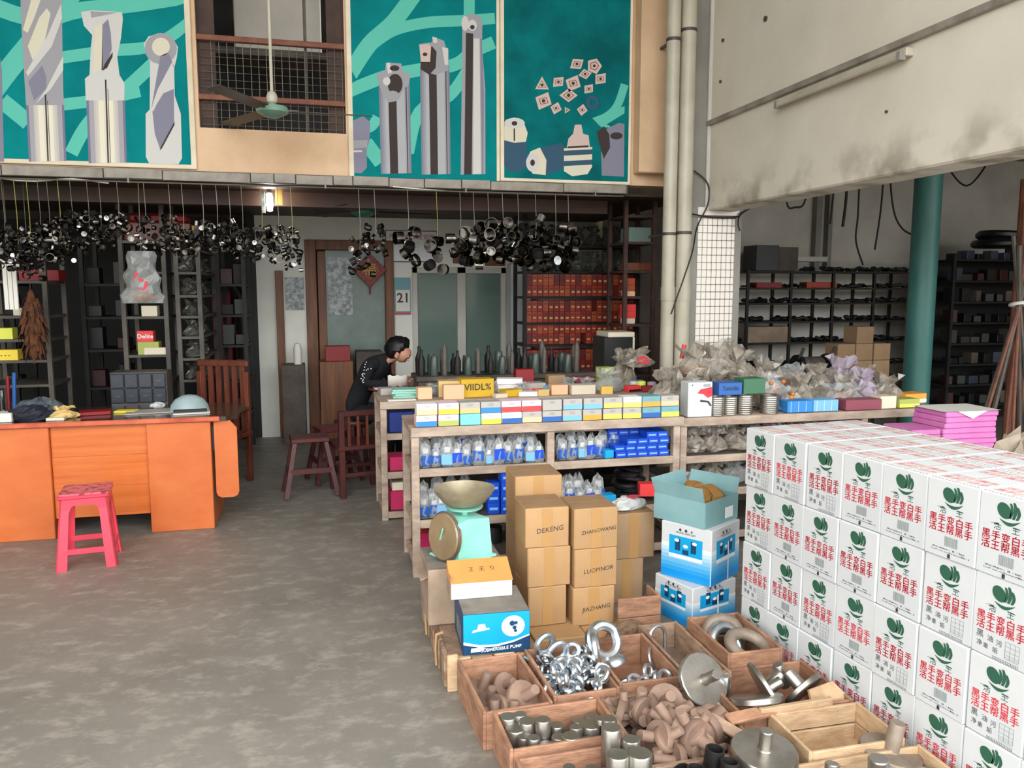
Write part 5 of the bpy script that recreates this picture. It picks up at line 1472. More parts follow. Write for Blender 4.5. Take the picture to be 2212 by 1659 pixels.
for k in range(7):
    bag(2.36 + .15 * k, 4.68, .386, k + 1, 'grey bag of fittings, middle shelf of the right table, %s from left' % nth(k), (.85, .8, .8), k * 2, 'grey bags on the right table middle shelf', None)
t = thing('red_tool', 'red handled tool sticking out of the bag heap', 'tool', (2.53, 5.22, 1.16))
MB('bx_red').cyl((0, 0, 0), (.02, 0, .10), .016, n=10).build('grip', t)
MB('black_iron').cyl((.02, 0, .04), (.10, -.02, .0), .008, n=8).build('shaft', t)

# ================================================================== LEFT: desk, stool, desk-top things
t = thing('office_desk', 'orange veneered desk with dark top and drop leaf', 'desk', (0, 5.72, 0))
MB('desk_orange').bx(-2.75, -1.725, 0, .62, 0, .755, .004).build('pedestal', t)
MB('desk_orange').bx(-1.132, -.724, 0, .62, 0, .755, .004).build('pedestal', t)
for k in range(3):
    z0 = .13 + k * .2085
    MB('desk_panel').bx(-1.722, -1.136, .030 - .002 * (k % 2), .05, z0, z0 + .2075).build('front_plank', t)
MB('desk_edge').bx(-2.80, -.66, -.025, .0, .755, .79, .006).build('edge_strip', t)
MB('desk_top').prism([(-2.80, 0), (-.62, 0), (-.555, .08), (-.555, .62), (-.62, .70), (-2.80, .70)], .755, .785).build('desk_top', t)
lf = [(-.705, .755), (-.705, .25), (-.695, .225), (-.67, .212), (-.59, .212), (-.565, .225), (-.555, .25), (-.555, .70), (-.60, .755)]
MB('desk_orange').prism(lf[::-1], .02, .045, 'xz').build('drop_leaf', t)
MB('black_iron').bx(-.722, -.706, .02, .04, .55, .72).build('leaf_hinge', t)
zt = .786
# things on the desk
dm = thing('safety_helmet', 'pale grey-blue dome shaped helmet on the desk', 'helmet', (-.90, 6.05, zt), (0, 0, .1))
MB('helmet_grey').lathe([(.135, .0), (.125, .045), (.095, .085), (.05, .11), (0, .118)], 16).build('crown', dm)
MB('black_plastic').bx(-.10, .12, -.142, -.128, .004, .03, .004).build('dark_lining', dm)
MB('white_paper').box((.02, -.14, .004), (.24, .10, .008), None, .002).build('brim', dm)
put('white_box', MB('white_paper').box((0, 0, .03), (.20, .12, .06), None, .004).mesh('white_box'), 'white box at the left end of the desk', 'box', (-2.06, 5.85, zt), (0, 0, .03))
t = thing('black_bag', 'dark navy pouch bag lying on the desk', 'bag', (-1.87, 5.86, zt), (0, 0, -.05))
O('bag_body', bag_mesh(9, C('navy_cloth', 24, 28, 44, .7), .125, .07, .10, False), t)
MB('black_plastic').bx(-.06, .05, -.075, -.069, .045, .052).build('zip', t)
t = thing('black_bag', 'grey printer cover behind the navy pouch', 'bag', (-1.86, 6.02, zt), (0, 0, .1))
O('bag_body', bag_mesh(12, C('slate_cloth', 70, 78, 84, .6), .14, .08, .125, False), t)
put('yellow_cloth', bag_mesh(15, 'bx_tan', .085, .06, .075, True), 'crumpled cream cloth on the desk beside the navy pouch', 'cloth', (-1.68, 5.90, zt), (0, 0, .4))
put('cream_card', MB('bx_cream').box((0, 0, .01), (.11, .05, .02), None, .003).mesh('cream_card'), 'cream card block in front of the crumpled cloth', 'card', (-1.70, 5.81, zt), (0, 0, .0))
put('red_book', MB('bx_dkred').box((0, 0, .012), (.2, .14, .024), None, .003).mesh('red_book'), 'dark red notebook in the middle of the desk', 'book', (-1.52, 6.05, zt), (0, 0, .2))
put('yellow_book', MB('bx_yellow').box((0, 0, .006), (.14, .10, .012), None, .002).mesh('yellow_book'), 'thin yellow booklet on the desk', 'book', (-1.33, 6.10, zt), (0, 0, -.1))
put('grey_paper', MB('bx_grey').box((0, 0, .004), (.3, .2, .008), None, .002).mesh('grey_paper'), 'grey papers spread near the middle of the desk', 'paper', (-1.17, 6.05, zt), (0, 0, .15))
put('white_cup', bag_mesh(21, 'plastic_white', .05, .04, .04, False), 'crumpled white tissue on the desk', 'tissue', (-1.14, 6.20, zt + .008), (0, 0, .2))

# pink plastic stool
t = thing('plastic_stool', 'pink plastic stool with patterned seat in front of the desk', 'stool', (-1.385, 5.20, 0), (0, 0, .13))
t.scale = (.95, .95, .95)
s, bt, hh = .130, .172, .455
MB('pink_seat').box((0, 0, hh + .017), (.285, .285, .014), None, .006).build('seat', t)
MB('pink_plastic').box((0, 0, hh), (.292, .292, .03), None, .012).build('seat_rim', t)
def stool_leg(sx, sy):
    b = MB('pink_plastic')
    for (ax, ay) in ((1, 0), (0, 1)):
        # two flanges of an L-shaped leg
        topx, topy = sx * s, sy * s
        botx, boty = sx * bt, sy * bt
        wx, wy = (-sx * .052 * ax, -sy * .052 * ay)
        wbx, wby = (-sx * .062 * ax, -sy * .062 * ay)
        px, py = (0, -sy * .010) if ax else (-sx * .010, 0)
        P8 = [(botx, boty, 0), (botx + wbx, boty + wby, 0), (topx + wx, topy + wy, hh), (topx, topy, hh)]
        Q8 = [(x + px, y + py, z) for x, y, z in P8]
        b.add(P8 + Q8, [(0, 1, 2, 3), (7, 6, 5, 4), (0, 4, 5, 1), (1, 5, 6, 2), (2, 6, 7, 3), (3, 7, 4, 0)])
    return b
for sx in (-1, 1):
    for sy in (-1, 1):
        stool_leg(sx, sy).build('leg', t, smooth=0)
def lerp(z):
    return bt + (s - bt) * z / hh
for k, (z, h) in enumerate(((.115, .036),)):
    w = lerp(z)
    for (c, sz) in (((0, -w + .008, z), (2 * w - .06, .010, h)), ((0, w - .008, z), (2 * w - .06, .010, h)), ((-w + .008, 0, z), (.010, 2 * w - .06, h)), ((w - .008, 0, z), (.010, 2 * w - .06, h))):
        MB('pink_plastic').box(c, sz, None, .003).build('stretcher', t)
for (a, b_) in ((0, -1), (0, 1), (-1, 0), (1, 0)):
    # apron with arched corners
    o_ = lerp(.40) - .004
    ap = [(-.118, .455), (-.124, .36), (-.083, .36), (-.073, .39), (-.055, .405), (.055, .405), (.073, .39), (.083, .36), (.124, .36), (.118, .455)]
    m = MB('pink_plastic').prism(ap, -o_ - .006 + .0, -o_ + .006, 'xz')
    m.build('apron', t, (0, 0, 0), (0, 0, {(0, -1): 0, (1, 0): R(90), (0, 1): R(180), (-1, 0): R(-90)}[(a, b_)]))

# dark wooden chair and red stools by the rear table
t = thing('wooden_chair', 'dark red wooden chair tucked against the rear table', 'chair', (.30, 6.52, 0), (0, 0, R(12)))
for (x, y, h) in ((-.17, -.17, .70), (.17, -.17, .70), (-.17, .17, .40), (.17, .17, .40)):
    MB('chair_red').bx(x - .022, x + .022, y - .022, y + .022, 0, h, .004).build('leg', t)
MB('chair_red').bx(-.20, .20, -.20, .20, .385, .42, .006).build('seat', t)
MB('chair_red').bx(-.19, .19, -.185, -.155, .655, .70, .005).build('top_rail', t)
for k in range(4):
    MB('chair_wood').bx(-.11 + k * .073 - .01, -.11 + k * .073 + .01, -.178, -.162, .42, .66).build('slat', t)
for (x0, x1, y0, y1) in ((-.17, .17, -.18, -.16), (-.17, .17, .16, .18), (-.18, -.16, -.17, .17), (.16, .18, -.17, .17)):
    MB('chair_red').bx(x0, x1, y0, y1, .17, .20).build('stretcher', t)
def low_stool(label, x, y, rz):
    t = thing('wooden_stool', label, 'stool', (x, y, 0), (0, 0, rz), 'dark red stools by the rear table')
    MB('chair_red').bx(-.15, .15, -.12, .12, .445, .48, .006).build('seat', t)
    for sx in (-1, 1):
        for sy in (-1, 1):
            MB('chair_red').tube([(sx * .20, sy * .15, .012), (sx * .12, sy * .09, .45)], [.026, .022], 4).build('leg', t)
        MB('chair_red').box((sx * .165, 0, .20), (.03, .24, .04)).build('stretcher', t)
    MB('chair_red').box((0, -.125, .22), (.32, .03, .04)).build('stretcher', t)
low_stool('dark red wooden stool with splayed legs in the aisle', -.08, 6.52, .1)
low_stool('dark red wooden stool just behind the aisle stool', .12, 6.95, .3)

# ================================================================== UNDER THE MEZZANINE
# wooden armchair and grey drawer box behind the desk
t = thing('wooden_armchair', 'reddish wooden armchair with slatted back behind the desk', 'chair', (-.88, 7.02, 0), (0, 0, R(-25)))
MB('chair_wood').bx(-.25, .25, -.22, .24, .40, .44, .008).build('seat', t)
for (x, y, h) in ((-.22, -.19, .62), (.22, -.19, .62), (-.22, .21, .95), (.22, .21, .95)):
    MB('chair_wood').bx(x - .022, x + .022, y - .022, y + .022, 0, h, .004).build('leg', t)
for k in range(6):
    MB('chair_wood').bx(-.19 + k * .075 - .022, -.19 + k * .075 + .022, .20, .22, .44, 1.0 + .035 * math.sin(k / 5 * PI)).build('slat', t)
MB('chair_wood').bx(-.24, .24, .195, .23, .99, 1.05, .01).build('top_rail', t)
for sx in (-1, 1):
    MB('chair_wood').bx(sx * .22 - .03, sx * .22 + .03, -.24, .21, .62, .65, .008).build('armrest', t)
t = thing('drawer_box', 'grey parts cabinet of eight plastic drawers behind the desk', 'cabinet', (-1.39, 6.85, .0))
MB('grey_frame').bx(-.21, .21, 0, .22, 0, .995, .004).build('carcass', t)
for r_ in range(2):
    for c in range(4):
        dr = MB('grey_drawer').bx(-.205 + c * .103, -.107 + c * .103, -.02, .02, .75 + r_ * .12, .865 + r_ * .12, .006).build('drawer', t)
        MB('grey_frame').bx(-.175 + c * .103, -.137 + c * .103, -.026, -.018, .80 + r_ * .12, .812 + r_ * .12).build('handle', dr)

def steel_rack(label, x0, x1, y0, y1, h, shelves, mat='steel_post', name='steel_rack'):
    t = thing(name, label, 'rack', (0, 0, 0))
    for x in (x0, x1):
        for y in (y0, y1):
            MB(mat).bx(x - .018, x + .018, y - .018, y + .018, 0, h).build('post', t)
    for z in shelves:
        MB(mat).bx(x0 - .01, x1 + .01, y0 - .012, y1 + .012, z - .022, z).build('shelf', t)
    return t
# rack beside the hanging bag
zs = (.62, 1.09, 1.42, 1.60, 1.80)
steel_rack('tall steel rack with a red box, seen past the desk', -1.585, -1.25, 7.4, 7.9, 2.40, (.62, .86, 1.09, 1.42, 1.60, 1.80, 2.06))
def card(name, label, cat, x, y, z, s, mat, rz=0, grp=None, print_=None, word=None):
    t = thing(name, label, cat, (x, y, z), (0, 0, rz), grp)
    MB(mat).box((0, 0, s[2] / 2), s, None, .003).build('box_body', t)
    if word:
        O('lettering', text_mesh(word, s[2] * .55, print_, .015), t, (0, -s[1] / 2 - .0012, s[2] * .5), FRONT)
    return t
card('tool_carton', 'red box with white lettering on the steel rack', 'box', -1.43, 7.46, 1.20, (.13, .12, .095), 'bx_red', 0, None, 'print_white', 'Delite')
card('tool_carton', 'olive box under the red lettered box', 'box', -1.41, 7.47, 1.09, (.17, .14, .11), 'bx_olive', 0)
card('tool_carton', 'cream crumpled carton beside the olive box', 'box', -1.35, 7.42, 1.09, (.19, .05, .06), 'bx_cream', 0)
card('tool_carton', 'beige carton on the shelf above the red box', 'box', -1.385, 7.45, 1.42, (.125, .12, .09), 'bx_cream', 0)
t = thing('suitcase', 'red plastic lid on a brown case on top of the rack', 'case', (-1.30, 7.62, 2.061))
MB('chair_wood').bx(-.27, .27, -.15, .2, 0, .16, .01).build('case_body', t)
MB('bx_dkred').bx(-.25, .23, -.12, .18, .16, .235, .02).build('case_lid', t)
MB('bx_yel2').bx(.272, .30, -.12, .15, .0, .14, .004).build('end_board', t)
# side shelves of the same rack run, with bagged parts
steel_rack('narrow steel rack of bagged parts behind the red box rack', -1.16, -.98, 7.45, 8.5, 2.2, (.86, 1.05, 1.24, 1.42, 1.60, 1.80, 2.0), 'grey_frame')
for j, z in enumerate((.86, 1.05, 1.24, 1.42, 1.60, 1.80)):
    for k in range(4):
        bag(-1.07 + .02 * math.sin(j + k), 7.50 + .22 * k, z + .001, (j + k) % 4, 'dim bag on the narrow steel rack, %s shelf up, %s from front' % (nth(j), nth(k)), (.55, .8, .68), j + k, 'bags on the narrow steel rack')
# far-left rack with yellow boxes
steel_rack('steel rack with yellow boxes at the left edge', -2.62, -2.12, 7.2, 7.7, 2.0, (.30, .62, .88, 1.08, 1.25, 1.44, 1.72), 'steel_post')
card('yellow_carton', 'yellow carton with black band on the left rack', 'box', -2.44, 7.25, 1.081, (.18, .12, .085), 'bx_yellow', 0, None, 'print_black', '- - -')
card('yellow_carton', 'yellow green carton on the left rack above', 'box', -2.44, 7.26, 1.251, (.12, .12, .09), 'bx_lime', 0)
card('yellow_carton', 'beige carton on the left rack under the paper roll', 'box', -2.30, 7.25, 1.441, (.13, .1, .06), 'bx_cream', 0)
card('yellow_carton', 'orange red carton deeper on the left rack', 'box', -2.22, 7.50, 1.721, (.3, .2, .09), 'bx_dkred', 0)
t = thing('paper_roll', 'white strip of paper bags hanging at the left edge', 'paper', (-2.22, 6.75, 1.50))
for k in range(3):
    MB('white_paper').bx(-.045 + k * .03, -.018 + k * .03, -.01 + .006 * k, .01 + .006 * k, 0, .34).build('paper_strip', t)
MB('wire').cyl((0, 0, .33), (0, 0, .95), .003, n=5).build('hanging_wire', t)
# brown feather-like fibre bundle
def feather_mesh():
    b = MB('feather')
    r_ = random.Random(4)
    for k in range(110):
        a = r_.uniform(0, 2 * PI); z = r_.uniform(.10, .52)
        rad = .055 * math.sin(PI * min(1, (.58 - z) / .5)) + .02
        p = Vector((rad * math.cos(a), rad * math.sin(a), z))
        q = p + Vector((.035 * math.cos(a), .035 * math.sin(a), -r_.uniform(.07, .13)))
        n = Vector((-math.sin(a), math.cos(a), 0)) * .014
        b.add([p - n, p + n, q + n * .5, q - n * .5], [(0, 1, 2, 3)])
    b.lathe([(0, .02), (.04, .06), (.062, .2), (.05, .4), (.02, .55), (0, .58)], 10)
    return b.mesh('fibre_tuft', 0)
t = thing('fibre_brush', 'brown coir fibre bundle hanging beside the left rack', 'brush', (-2.12, 6.85, 1.08))
O('fibre_tuft', feather_mesh(), t)
MB('wire').cyl((0, 0, .55), (0, 0, 1.37), .003, n=5).build('hanging_wire', t)
C('shaded_red', 60, 24, 22)  # box red darkened to paint in the shade on the far racks
C('shaded_grey', 46, 46, 44)  # grey darkened in the same way, shade held in the colour
# dim shelving in the recess, its goods coloured dark to carry the shade
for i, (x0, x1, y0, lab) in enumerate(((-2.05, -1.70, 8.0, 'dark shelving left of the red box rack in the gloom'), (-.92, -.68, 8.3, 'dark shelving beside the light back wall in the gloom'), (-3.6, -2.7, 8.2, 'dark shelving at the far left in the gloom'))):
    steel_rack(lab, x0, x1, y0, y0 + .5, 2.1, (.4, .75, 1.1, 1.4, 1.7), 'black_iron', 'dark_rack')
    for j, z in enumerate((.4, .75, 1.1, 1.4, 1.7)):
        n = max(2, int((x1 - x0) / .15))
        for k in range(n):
            card('dim_carton', 'dim carton, %s dark shelving, %s shelf up, %s from left' % (('middle', 'right', 'left')[i], nth(j), nth(k)), 'box', x0 + .07 + k * (x1 - x0 - .12) / (n - 1), y0 + .16, z + .001, (.11, .14, .10 + .05 * ((k + j) % 3)), ('black_iron', 'shaded_red', 'black_plastic', 'shaded_grey')[(k * 3 + j + i) % 4], 0, 'dim cartons on the dark shelving')
t = thing('umbrella_stand', 'bundle of umbrellas and sticks at the left edge', 'bundle', (-2.33, 6.75, 0))
MB('grey_drawer').lathe([(0, 0), (.10, 0), (.12, .70), (.115, .70), (.095, .02), (0, .02)], 16).build('bin', t)
for k, (a, m_) in enumerate(((.2, 'bx_navy'), (1.4, 'bx_dkred'), (2.6, 'fan_green'), (3.9, 'kraft_dull'), (5.0, 'chrome'))):
    MB(m_).cyl((.03 * math.cos(a), .03 * math.sin(a), .03), (.085 * math.cos(a), .085 * math.sin(a), 1.02 - .03 * k), .014, n=8).build('stick', t)
t = thing('duct_hose', 'thick black flexible duct arching in the dark recess', 'hose', (0, 0, 0))
MB('black_iron').tube([(-1.35, 9.2, 1.62), (-1.25, 9.2, 1.76), (-1.05, 9.2, 1.80), (-.90, 9.2, 1.74), (-.80, 9.2, 1.56), (-.78, 9.2, 1.2), (-.78, 9.2, 0)], .055, 10).build('duct', t)
card('red_sign', 'dark red carton with white strip in the recess', 'box', -1.02, 9.6, 0, (.20, .3, 1.62), 'bx_dkred', 0)

# ceiling fans
def fan(label, x, y, ztop, zhub, hub, blade, rot, L=.55):
    t = thing('ceiling_fan', label, 'fan', (x, y, zhub), (0, 0, rot))
    MB('pipe').cyl((0, 0, .06), (0, 0, ztop - zhub), .011, n=8).build('down_rod', t)
    MB(hub).lathe([(0, -.055), (.05, -.05), (.105, -.02), (.112, 0), (.10, .018), (.05, .03), (0, .032)], 24).build('motor', t)
    MB('pipe').lathe([(.012, .03), (.034, .05), (.04, .08), (.03, .11), (.012, .125)], 16).build('canopy', t)
    for k in range(3):
        a = 2 * PI * k / 3
        bl = MB(blade).box((.10 + L / 2 + .03, 0, -.005), (L, .105, .006), (R(10), 0, 0), .002).build('blade', t, (0, 0, 0), (0, 0, a))
        MB('grey_frame').bx(.09, .17, -.012, .012, -.008, .004).build('blade_arm', bl)
    return t
fan('large pale green ceiling fan in front of the caged bay', -.25, 5.9, 5.0, 2.88, 'fan_green', 'fan_blade', R(2))
fan('green hubbed ceiling fan under the mezzanine', .45, 7.5, 2.445, 2.355, 'fan_teal', 'fan_blade', R(8), .50)
# bright work lamp
t = thing('work_lamp', 'lit tubular lamp hanging under the mezzanine edge', 'lamp', (-.335, 6.80, 2.27))
MB('lamp_glow').lathe([(0, 0), (.022, .008), (.026, .05), (.024, .14), (0, .15)], 12).build('bulb', t)
MB('grey_frame').cyl((0, 0, .148), (0, 0, .175), .02, n=10).build('lamp_socket', t)
MB('foil').bx(-.06, -.035, -.01, .03, -.01, .16).build('reflector', t)
put('yellow_card', MB('bx_amber').box((0, 0, .06), (.055, .01, .12)).mesh('yellow_card'), 'pale yellow card hanging right of the lit lamp', 'card', (-.262, 6.80, 2.325), (0, 0, 0))

# wall things on the back wall
t = thing('notice_board', 'white notice board with red heading on the back wall', 'notice', (1.08, 9.19, 1.965))
MB('print_white').bx(-.285, .285, -.012, 0, 0, .335).build('board', t)
MB('grey_frame').bx(-.295, .295, -.008, .002, -.01, .345).build('frame', t)
O('lettering', text_mesh('严禁吸烟 安全管理', .062, 'print_red', .0), t, (0, -.0135, .27), FRONT)
for k in range(5):
    O('lettering', text_mesh('1. 2. 3. 4.  5. 6. 7.', .03, 'print_grey'), t, (-.02, -.0135, .20 - k * .04), FRONT)
t = thing('calendar', 'tear-off calendar showing 21 beside the window', 'calendar', (.965, 9.185, 1.36))
MB('bx_teal').bx(-.095, .095, -.008, 0, 0, .42).build('backing', t)
MB('white_paper').bx(-.075, .085, -.02, -.008, .04, .28).build('pad', t)
O('lettering', text_mesh('21', .15, 'print_black', .02), t, (.01, -.0212, .185), FRONT)
MB('print_red').bx(-.09, .09, -.0105, -.0085, .005, .025).build('red_strip', t)
t = thing('lucky_diamond', 'red diamond with gold character hanging on the door frame', 'decoration', (.60, 9.12, 1.86), (0, 0, 0))
MB('fu_red').box((0, 0, 0), (.27, .02, .27), (0, R(45), 0), .004).build('diamond', t)
MB('fu_gold').torus((0, -.012, 0), .10, .006, (0, 1, 0), 4, 6).build('gold_border', t)
O('lettering', text_mesh('福', .15, 'fu_gold', .01), t, (0, -.0115, -.005), FRONT)
MB('fu_red').cyl((0, 0, .18), (0, 0, .34), .003, n=5).build('hanging_cord', t)
MB('fu_red').cyl((0, 0, -.27), (0, 0, -.18), .008, .012, n=6).build('tassel', t)
for (x, z, s_, lab) in ((1.62, 2.0, .11, 'small wooden sign above the window mullion'), (2.05, 2.02, .20, 'brown picture above the right pane')):
    put('wall_picture', MB('door_wood').box((0, 0, 0), (s_ * 1.2, .02, s_), None, .004).mesh('wall_picture'), lab, 'picture', (x, 9.18, z), (0, 0, 0))
# things below the door: dim boxes
for k, (x, z, s_, m_, lab) in enumerate(((.20, 0, (.35, .3, .88), 'door_wood', 'brown cupboard in front of the door'), (.22, .88, (.26, .2, .16), 'bx_dkred', 'dark red box on the brown cupboard'), (.55, 0, (.28, .3, .98), 'shelf_dark', 'dark cupboard beside the brown one'), (-.25, 0, (.24, .3, .85), 'shelf_dark', 'dark cupboard left of the door post'))):
    card('cupboard' if k in (0, 2, 3) else 'red_carton', lab, 'cupboard' if k in (0, 2, 3) else 'box', x, 8.85, z, s_, m_)
tag(MB('white_paper').lathe([(0, 0), (.04, 0), (.045, .16), (.03, .22), (0, .23)], 12).build('white_jar', None, (-.20, 8.80, .851)), 'white jar on the dark cupboard left of the door', 'jar')
# counter with dark bottles and jars in front of the window
t = thing('counter', 'dim counter under the green window', 'counter', (1.40, 6.62, 0))
MB('shelf_dark').bx(-.62, .95, -.18, .2, .90, .94, .004).build('counter_top', t)
MB('shelf_dark').bx(-.60, .93, -.16, .18, 0, .90).build('counter_body', t)
BOT = [MB('black_iron').lathe([(0, 0), (.028, 0), (.03, .12), (.012, .17), (.012, .21), (0, .21)], 10).mesh('bottle'),
       MB('jar_dim').lathe([(0, 0), (.035, 0), (.035, .13), (.03, .15), (.03, .17), (0, .17)], 10).mesh('bottle'),
       MB('grey_frame').lathe([(0, 0), (.02, 0), (.022, .2), (.008, .24), (0, .25)], 10).mesh('bottle')]
rr = random.Random(21)
for k in range(30):
    put('bottle', BOT[k % 3], 'dark bottle on the dim counter, %s row, %s from left' % (('front', 'back')[k // 15], nth(k % 15)), 'bottle', (.84 + (k % 15) * .096 + rr.uniform(-.01, .01), 6.52 + .14 * (k // 15), .941), (0, 0, 0), 'bottles on the dim counter', rr.uniform(.8, 1.15))
t = thing('black_cabinet', 'black cabinet with cream top behind the right end of the rear table', 'cabinet', (2.59, 6.75, 0))
MB('black_plastic').bx(-.135, .135, -.15, .15, 0, 1.23, .006).build('cabinet_body', t)
MB('bx_cream').bx(-.10, .15, -.16, .15, 1.23, 1.275, .006).build('cabinet_top', t)
MB('bx_cream').bx(.135, .15, -.155, .15, .9, 1.23).build('side_strip', t)

# rack of red boxes
RX0, RX1 = 2.10, 3.33
rk = steel_rack('deep steel rack packed with red boxes behind the tables', RX0, RX1, 8.0, 8.4, 2.42, (.55, .79, 1.075, 1.305, 1.575, 1.835, 2.10), 'black_iron', 'box_rack')
REDS = []
for k, c in enumerate(((138, 38, 28), (164, 58, 34), (112, 26, 24), (172, 78, 44))):
    m_ = C('rb%d' % k, *c)
    b = MB(m_).box((0, 0, .056), (.056, .16, .112), None, .002)
    b.use('bx_tan' if k != 2 else 'print_black')
    b.bx(-.016, .016, -.0808, -.0798, .035 + .006 * k, .055)
    b.use('print_black')
    b.bx(-.016, .016, -.0809, -.0797, .075, .085)
    REDS.append(b.mesh('red_box'))
rr = random.Random(31)
for zi, z in enumerate((.55, .79, 1.075, 1.305, 1.575)):
    for row in range(2):
        for k in range(20):
            if rr.random() < .04:
                continue
            put('red_box', REDS[rr.choice((0, 0, 1, 1, 2, 3))], 'red parts box in the deep rack, shelf at %s level, %s layer, %s from left' % (nth(zi), ('lower', 'upper')[row], nth(k)), 'box', (RX0 + .05 + k * .0595, 8.09, z + .0005 + row * .1125), (0, 0, 0), 'red boxes in the deep rack')
for z in (1.835, 2.10):
    for k in range(7):
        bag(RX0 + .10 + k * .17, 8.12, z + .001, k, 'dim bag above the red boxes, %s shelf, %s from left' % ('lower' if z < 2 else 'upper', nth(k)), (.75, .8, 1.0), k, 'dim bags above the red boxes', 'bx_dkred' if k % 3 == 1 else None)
# narrow open rack beside the pipes
steel_rack('narrow open rack between the deep rack and the pipes', 2.76, 3.04, 6.9, 7.3, 2.5, (.86, 1.10, 1.33, 1.585, 1.82, 2.08, 2.32), 'rust_dark', 'narrow_rack')
for k, (z, s_, m_, lab) in enumerate(((1.331, (.10, .12, .05), 'bx_cream', 'cream box below the crimson ones on the narrow rack'), (1.381, (.115, .12, .065), 'bx_red', 'lower crimson box on the narrow rack'), (1.446, (.115, .12, .065), 'bx_red', 'upper crimson box on the narrow rack'), (1.586, (.09, .12, .045), 'bx_peach', 'peach box under the orange pair on the narrow rack'), (1.631, (.085, .12, .06), 'rb3', 'lower orange box on the narrow rack'), (1.691, (.085, .12, .06), 'rb3', 'upper orange box on the narrow rack'), (1.821, (.24, .2, .07), 'chair_wood', 'folded orange brown cloth on the narrow rack'), (2.081, (.22, .2, .13), 'glass_green', 'greenish tin on the narrow rack'), (1.101, (.1, .1, .1), 'bx_olive', 'olive box low on the narrow rack'))):
    card('rack_box', lab, 'box', 2.835 if s_[0] < .15 else 2.90, 7.0, z, s_, m_)

# ================================================================== bunches of steel parts hung from the slab edge
def cup(r, h, mat):
    return MB(mat).lathe([(0, .004), (r * .86, .004), (r * .88, h), (r, h), (r, 0), (0, 0)], 14).mesh('steel_cup')
def clamp_ring(r, w, mat):
    b = MB(mat).lathe([(r * .93, -w / 2), (r, -w / 2), (r, w / 2), (r * .93, w / 2)], 18, (0, 0, 0), (0, 1, 0), True)
    b.box((0, 0, r + .006), (.016, w * 1.1, .014))
    return b.mesh('hose_clamp')
CUPS = [cup(.020, .034, 'chrome_dark'), clamp_ring(.022, .014, 'chrome_dark'), cup(.018, .03, 'chrome_dark'), clamp_ring(.026, .016, 'chrome_dark'), cup(.022, .03, 'black_iron'), cup(.015, .03, 'chrome'), clamp_ring(.024, .014, 'chrome_dark')]
BIG = [cup(.050, .062, 'chrome_dark'), cup(.040, .07, 'chrome_dark'), clamp_ring(.052, .034, 'chrome_dark'), cup(.046, .05, 'chrome_dark'), cup(.040, .06, 'black_iron'), cup(.038, .055, 'chrome'), cup(.048, .06, 'chrome_dark')]
LB = [(-2.05, 2.26, 1.78), (-1.97, 2.26, 1.73), (-1.9, 2.28, 1.86), (-1.77, 2.35, 1.86), (-1.69, 2.37, 1.91), (-1.58, 2.37, 1.94), (-1.38, 2.31, 2.02), (-1.2, 2.35, 1.91), (-1.03, 2.35, 1.92), (-0.94, 2.2, 1.9), (-0.8, 2.26, 1.95), (-0.7, 2.26, 1.94), (-0.61, 2.3, 1.92), (-0.52, 2.24, 1.87), (-0.38, 2.27, 1.87), (-0.26, 2.31, 1.84), (-0.16, 2.31, 1.8),
      (-2.13, 2.3, 1.8), (-1.84, 2.3, 1.84), (-1.50, 2.3, 1.97)]
RB = [(0.35, 2.22, 1.77), (0.47, 2.28, 1.93), (0.73, 2.3, 1.88), (0.96, 2.34, 1.81), (1.15, 2.31, 1.88), (1.26, 2.31, 1.85), (1.38, 2.33, 1.9), (1.5, 2.36, 1.89), (1.63, 2.32, 1.89), (1.78, 2.43, 1.84), (1.95, 2.37, 1.82), (2.06, 2.3, 1.93)]
# the rod they hang on, fixed under the slab edge
t = thing('hanging_rod', 'thin pale rod under the mezzanine edge carrying the bunches', 'rod', (0, 6.44, 2.43))
MB('wire').cyl((-2.8, 0, 0), (2.55, 0, 0), .006, n=8).build('rod', t)
for x in (-2.4, -1.3, .1, 1.2, 2.3):
    MB('wire').bx(x - .006, x + .006, -.006, .05, -.006, .03).build('rod_bracket', t)
rr = random.Random(41)
LB.sort()
for n, (x, zt_, zb) in enumerate(LB):
    t = thing('clamp_bunch', 'bunch of small steel hose clamps on a string, %s from the left' % nth(n), 'bunch', (x, 6.44, zb), (0, 0, 0), 'small clamp bunches left of the lamp')
    h = 2.43 - zb
    MB('cord_yellow' if n in (1, 2, 5, 17, 19) else 'wire').tube([(0, 0, h), (.006, 0, h * .6), (0, 0, (zt_ - zb) * .3)], .0024, 5).build('string', t)
    L_ = min(.30, (zt_ - zb) * .62)
    for k in range(20):
        zz = L_ * (k / 19) ** .9
        rad = .075 * (1 - .6 * zz / .3)
        a = k * 2.4
        O('hose_clamp', CUPS[(k + n) % 7], t, (rad * math.cos(a), rad * .8 * math.sin(a), zz), (rr.uniform(-2, 2), rr.uniform(-2, 2), rr.uniform(0, 6)), rr.uniform(.9, 1.25))
